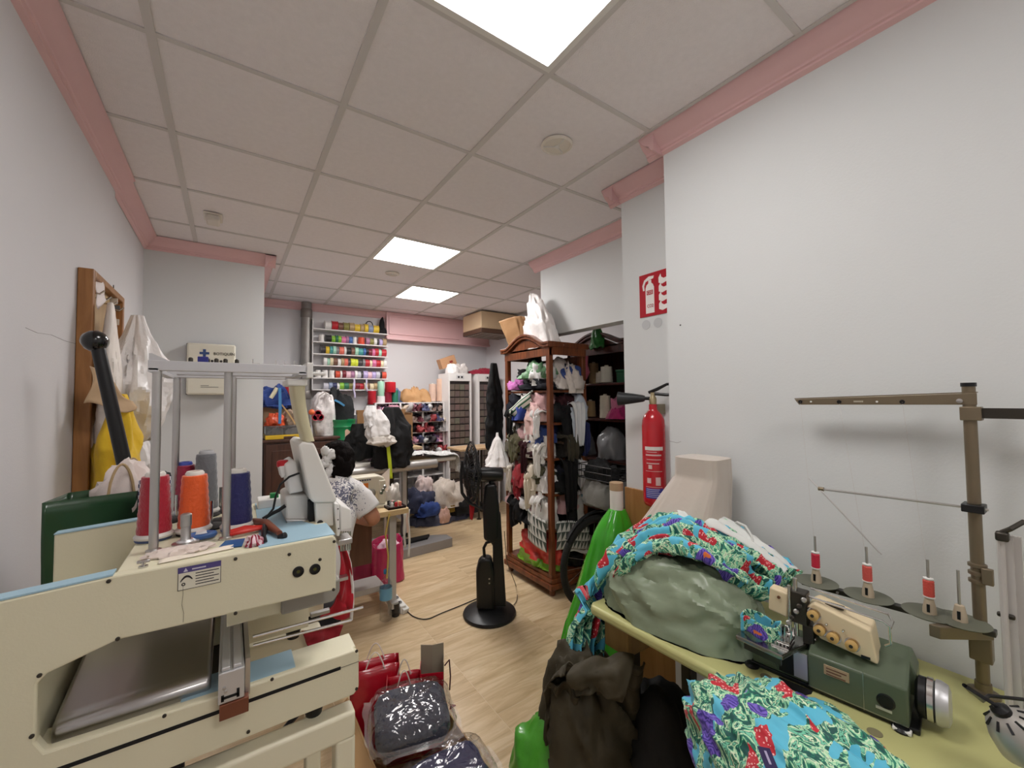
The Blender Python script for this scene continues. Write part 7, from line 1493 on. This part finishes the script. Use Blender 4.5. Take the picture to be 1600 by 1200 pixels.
def hairf(u, v):
    a = 2*math.pi*u; b = math.pi*(v-.5); d = V(math.cos(b)*math.cos(a), math.cos(b)*math.sin(a), math.sin(b)); f = 1+.09*noise.noise(d*3.2)+.05*noise.noise(V(d.x*11, d.y*11, d.z*3))
    r = V(.098, .108, .118); p = V(d.x*r.x*f, d.y*r.y*f, d.z*r.z*f)
    if d.y > .35 and d.z < .35: p.y *= .72          # open at the face
    return head+V(.0, -.018, .008)+p
MB().grid(hairf, 72, 36, closeu=True).build('hair', M_HAIR, wm_, smooth=3)
MB().heap(head+V(-.0, -.1, -.03), (.055, .05, .07), 7, .2, 3, 32, 18, .9).build('hair_bun', M_HAIR, wm_, smooth=3)
for k, (px, py) in enumerate(((508, 703), (516, 708), (511, 716), (519, 728), (515, 735), (508, 722))):
    q = aty(px, py, 2.46); MB().heap(q-V(0, 0, .01), (.022, .02, .026), 60+k, .3, 2.2, 20, 12, .9).build('hair_clip', fab((228, 226, 224)), wm_, smooth=3)
sl = thing('round_stool', 'black round stool under the seated woman', 'stool', (.34, 2.27, 0))
MB().lathe([(.13, .40), (.14, .41), (.14, .435), (.12, .445), (0, .445)], (.34, 2.27, 0), n=32).build('seat', M_BLACKM, sl)
MB().cyl((.34, 2.27, .05), (.34, 2.27, .40), .02, n=14).build('column', M_DARKMETAL, sl)
for k in range(5): an = k*2*math.pi/5; MB().tube([(.34, 2.27, .07), (.34+.16*math.cos(an), 2.27+.16*math.sin(an), .03)], [.016, .012], 8).build('foot', M_BLACK, sl)
# ---------------------------------------------------------------- red garment in the embroidery hoop
rg = thing('red_garment', 'red garment with white piping hanging from the embroidery machine head', 'garment', (.24, 1.14, 1.0))
stn = [(aty(529, 852, 1.12), aty(536, 850, 1.12)), (aty(530, 880, 1.12), aty(545, 880, 1.13)), (aty(529, 915, 1.12), aty(549, 915, 1.14)), (aty(522, 945, 1.13), aty(549, 945, 1.14)), (aty(500, 965, 1.14), aty(547, 968, 1.15))]
sheet(stn, 50, 24, .2, .1, .004, 3, 1.2, .006, 0).build('front', fab((176, 22, 40)), rg, smooth=3, solid=.003)
MB().tube([b+V(.002, -.003, 0) for a, b in stn], [.004]*5, 6).build('piping', fab((230, 226, 222)), rg)
sheet([(aty(470, 985, 1.18), aty(535, 975, 1.2)), (aty(480, 1010, 1.18), aty(525, 1005, 1.2)), (aty(488, 1040, 1.18), aty(520, 1030, 1.2))], 30, 16, .2, .1, .006, 5, 1, .006, 0).build('lower_fold', fab((140, 18, 32)), rg, smooth=3, solid=.003)
# ================================================================ FLOOR THINGS
q = atz(603, 968, 0)
wb = thing('water_bottle', 'clear plastic water bottle with a blue label and cap by the table leg', 'bottle', (q.x, q.y, 0))
M_PET = cfilm()
MB().lathe([(.036, 0), (.042, .008), (.042, .06), (.039, .07), (.042, .08), (.042, .12), (.039, .13), (.042, .14), (.042, .23), (.038, .255), (.02, .29), (.014, .3), (.014, .325)], (q.x, q.y, 0), n=32).build('bottle_body', M_PET, wb)
MB().lathe([(.0428, .145), (.0428, .225)], (q.x, q.y, 0), n=32, caps=False).build('label', plast((112, 170, 204)), wb); MB().lathe([(.016, .318), (.017, .322), (.017, .342), (.013, .346)], (q.x, q.y, 0), n=20).build('cap', plast((56, 130, 190)), wb)
q = atz(618, 962, 0); cu = thing('dark_cup', 'small dark smoky cup standing beside the water bottle', 'cup', (q.x, q.y, 0)); MB().lathe([(.026, 0), (.03, .09), (.027, .09), (.024, .006)], (q.x, q.y, 0), n=24).build('body', mat('smoke', (70, 66, 66), .15, trans=.5), cu); MB().lathe([(.0, .004), (.025, .004), (.027, .03), (0, .03)], (q.x, q.y, 0), n=24).build('content', plast((40, 36, 38)), cu)
q = atz(628, 956, 0); ps = thing('power_strip', 'white power strip standing against the table leg', 'power strip', (q.x, q.y, 0)); Rm = Matrix.Rotation(.35, 3, 'Z')
MB().box((q.x-.01, q.y+.05, .045), (.05, .2, .045), M=Matrix.Rotation(.3, 3, 'Z') @ Matrix.Rotation(.35, 3, 'X')).build('body', M_WHITE, ps, bevel=.005)
MB().box((q.x, q.y-.01, .028), (.045, .04, .056)).build('plug', M_WHITE, ps, bevel=.006)
for k in range(3): MB().lathe([(.014, 0), (.014, .003), (.01, .003), (.01, 0)], (q.x-.01-.02*(k-.5)*.3, q.y+.02+.05*k, .062+.016*k), (0, -.3, 1), 16).build('socket', plast((120, 118, 116)), ps)
pb = thing('pink_bag', 'raspberry pink bag standing on the floor under the wooden table', 'bag', (1.2, 3.5, 0))
def pbf(u, v): a = 2*math.pi*u; s = lambda x: math.copysign(abs(x)**.6, x); f = 1+.1*wrinkle(V(math.cos(a)*.6, math.sin(a)*.6, v*.4), 4, 17); return V(1.12+.13*f*s(math.cos(a))*(1-.12*v), 3.52+.09*f*s(math.sin(a))*(1-.2*v), .004+.33*v+.03*math.sin(a+.5)*v)
MB().grid(pbf, 64, 30, closeu=True).build('film', gloss((196, 40, 96), .35), pb, smooth=3, solid=.002); MB().heap((1.13, 3.52, .2), (.09, .06, .12), 19, .3, 2).build('lining', fab((226, 190, 206)), pb, smooth=3)
tag(MB().heap((.98, 3.62, .004), (.14, .1, .34), 23, .2, 2, 44, 24, .02).build('magenta_sack', gloss((150, 24, 70), .45), smooth=3), 'darker magenta sack beside the pink bag under the table', 'sack')
pf = thing('floor_platform', 'low grey metal platform with a black top on the floor behind the pink bag', 'platform', (1.5, 3.9, 0))
a, b = atz(585, 880, 0), atz(706, 856, 0)
MB().prism([(1.1, 3.86, 0), (1.93, 3.92, 0), (1.93, 4.06, 0), (1.78, 4.14, 0), (1.1, 4.14, 0)], (0, 0, .09)).build('body', mat('platform_grey', (150, 148, 148), .45, .2), pf, smooth=0, bevel=.004); MB().prism([(1.12, 3.98, .09), (1.7, 4.03, .09), (1.76, 4.12, .09), (1.12, 4.12, .09)], (0, 0, .02)).build('tread', M_BLACKM, pf, smooth=0)
tag(MB().prism([atz(625, 812, .2), atz(640, 782, .32), atz(622, 775, .36), atz(606, 800, .26)], (0, .01, .004)).build('paper_sheets', plast((228, 226, 224))), 'white sheets of paper leaning behind the wooden table', 'paper')
# ---------------------------------------------------------------- open carton with wrapped garments (bottom centre)
bxn = thing('open_carton', 'open shallow cardboard carton on the floor full of wrapped garments', 'box', (.62, 1.6, 0))
MCB = mat('carton4', (190, 152, 106), .8, var=.06, vs=8)
for lo, hi in (((.44, 1.25, 0), (.83, 1.95, .012)), ((.44, 1.25, 0), (.446, 1.95, .22)), ((.824, 1.25, 0), (.83, 1.95, .13)), ((.44, 1.944, 0), (.83, 1.95, .18)), ((.44, 1.25, 0), (.83, 1.256, .2))): MB().b2(lo, hi).build('panel', MCB, bxn, smooth=0)
MB().prism([(.446, 1.25, .218), (.446, 1.95, .218), (.36, 1.95, .15), (.36, 1.25, .15)], (0, 0, .004)).build('flap', MCB, bxn, smooth=0)
def wrapped(lab, c, r, col, seed, rz, tilt):
    t = thing('wrapped_garment', lab, 'wrapped garment', c); R = Matrix.Rotation(rz, 3, 'Z') @ Matrix.Rotation(tilt, 3, 'X'); cc = V(*c)
    def shell(k, sd, amp):
        def f(u, v):
            a = 2*math.pi*u; b = math.pi*(v-.5); s = lambda x, e: math.copysign(abs(x)**e, x); d = V(s(math.cos(b), .45)*s(math.cos(a), .45), s(math.cos(b), .45)*s(math.sin(a), .45), s(math.sin(b), .8))
            w = wrinkle(V(d.x*r[0], d.y*r[1], d.z*r[2])*4, 3.2, sd); return cc+V(0, 0, r[2])+R @ V(d.x*r[0]*k*(1+amp*.3*w), d.y*r[1]*k*(1+amp*.3*w), d.z*r[2]*(k+amp*w))
        return f
    MB().grid(shell(.9, seed, .16), 56, 30, closeu=True).build('folded_cloth', fab(col), t, smooth=3)
    MB().grid(shell(1.02, seed+5, .28), 84, 44, closeu=True).build('clear_film', cfilm(), t, smooth=3)
    def hemf(u, v):
        a = 2*math.pi*u; s = lambda x: math.copysign(abs(x)**.4, x); k = 1.0+.15*v*(1+.7*math.sin(a*2+seed))+.02*math.sin(a*17+seed)*v
        return cc+V(0, 0, r[2])+R @ V(r[0]*k*s(math.cos(a)), r[1]*k*s(math.sin(a)), r[2]*(.1-.35*v)+.012*v*math.sin(a*9+seed))
    MB().grid(hemf, 90, 6, closeu=True).build('film_hem', mat('film_white', (236, 228, 226), .12, alpha=.26, coat=.5), t, smooth=3)
wrapped('charcoal garment folded in clear plastic on top of the carton', (.6, 1.58, .24), (.15, .13, .06), (64, 66, 78), 3, -.25, .12)
wrapped('navy garment folded in clear plastic at the front of the carton', (.62, 1.34, .15), (.17, .1, .06), (56, 56, 88), 8, .0, .1)
# red gift bags behind
def giftbag(lab, c, w, d, h, rz, m, inner, tilt=0):
    t = thing('gift_bag', lab, 'gift bag', c); T = Matrix.Translation(V(*c)) @ Matrix.Rotation(rz, 4, 'Z') @ Matrix.Rotation(tilt, 4, 'X')
    def wall(p, q, name):
        MB(T).grid(lambda u, v: V(lerp(p[0], q[0], u), lerp(p[1], q[1], u), h*v)+V(0, .012*math.sin(u*5+v*4), 0)*v, 10, 10).build(name, m, t, smooth=1, solid=.002)
    wall((-w, -d), (w, -d), 'front'); wall((-w, d), (w, d), 'back'); wall((-w, -d), (-w, d), 'side'); wall((w, -d), (w, d), 'side')
    for y in (-d, d): MB(T).tube([V(-w*.4+w*.8*k/10, y, h-.01+.07*math.sin(math.pi*k/10)) for k in range(11)], .0025, 6).build('cord_handle', fab((226, 214, 206) if inner else (120, 24, 40)), t)
    return t
M_RG = mat('gift_red', (176, 22, 40), .25, coat=.4, bump=.1, bs=10)
giftbag('glossy red gift bag behind the wrapped charcoal garment', (.53, 1.83, .02), (.1), .045, .36, -.3, M_RG, True, -.12)
giftbag('second red gift bag in the middle of the carton', (.63, 1.75, .02), .07, .035, .33, -.35, M_RG, True, .05)
bo = thing('card_display_bag', 'grey-brown card bag with red front standing at the right of the carton', 'gift bag', (.75, 1.72, .014)); T = Matrix.Translation(V(.745, 1.72, .014)) @ Matrix.Rotation(-.45, 4, 'Z')
for (p, q, nm, mm, hh) in (((-.05, -.03), (.05, -.03), 'front', M_RG, .34), ((-.05, .03), (0, .02), 'back', mat('card_grey', (150, 138, 120), .6), .43), ((0, .02), (.05, .03), 'back', MC['card_grey'], .43), ((-.05, -.03), (-.05, .03), 'side', M_RG, .36), ((.05, -.03), (.05, .03), 'side', MC['card_grey'], .38)):
    MB(T).grid(lambda u, v: V(lerp(p[0], q[0], u), lerp(p[1], q[1], u), hh*v), 3, 6).build(nm, mm, bo, smooth=0, solid=.0025)
MB(T).tube([V(.055, -.02, .36), V(.075, 0, .37), V(.08, .0, .3), V(.076, .0, .24)], .003, 6).build('cord_handle', fab((96, 20, 34)), bo)
q = atz(707, 1107, .005); tag(MB().prism([q+V(-.015, 0, 0), q+V(.022, .006, 0), q+V(-.004, .012, .012)], (0, .003, .003)).build('red_ribbon_scrap', fab((120, 18, 30))), 'tiny dark red ribbon scrap on the floor beside the carton', 'scrap')
pts = [atz(*p, .004) for p in ((735, 1152), (742, 1158), (748, 1152), (741, 1146), (733, 1154), (744, 1164), (752, 1180))]
tag(MB().tube(smoothp(pts), .0008, 5).build('loose_thread', fab((110, 96, 76))), 'tiny tangle of loose thread lying on the floor tiles', 'thread')
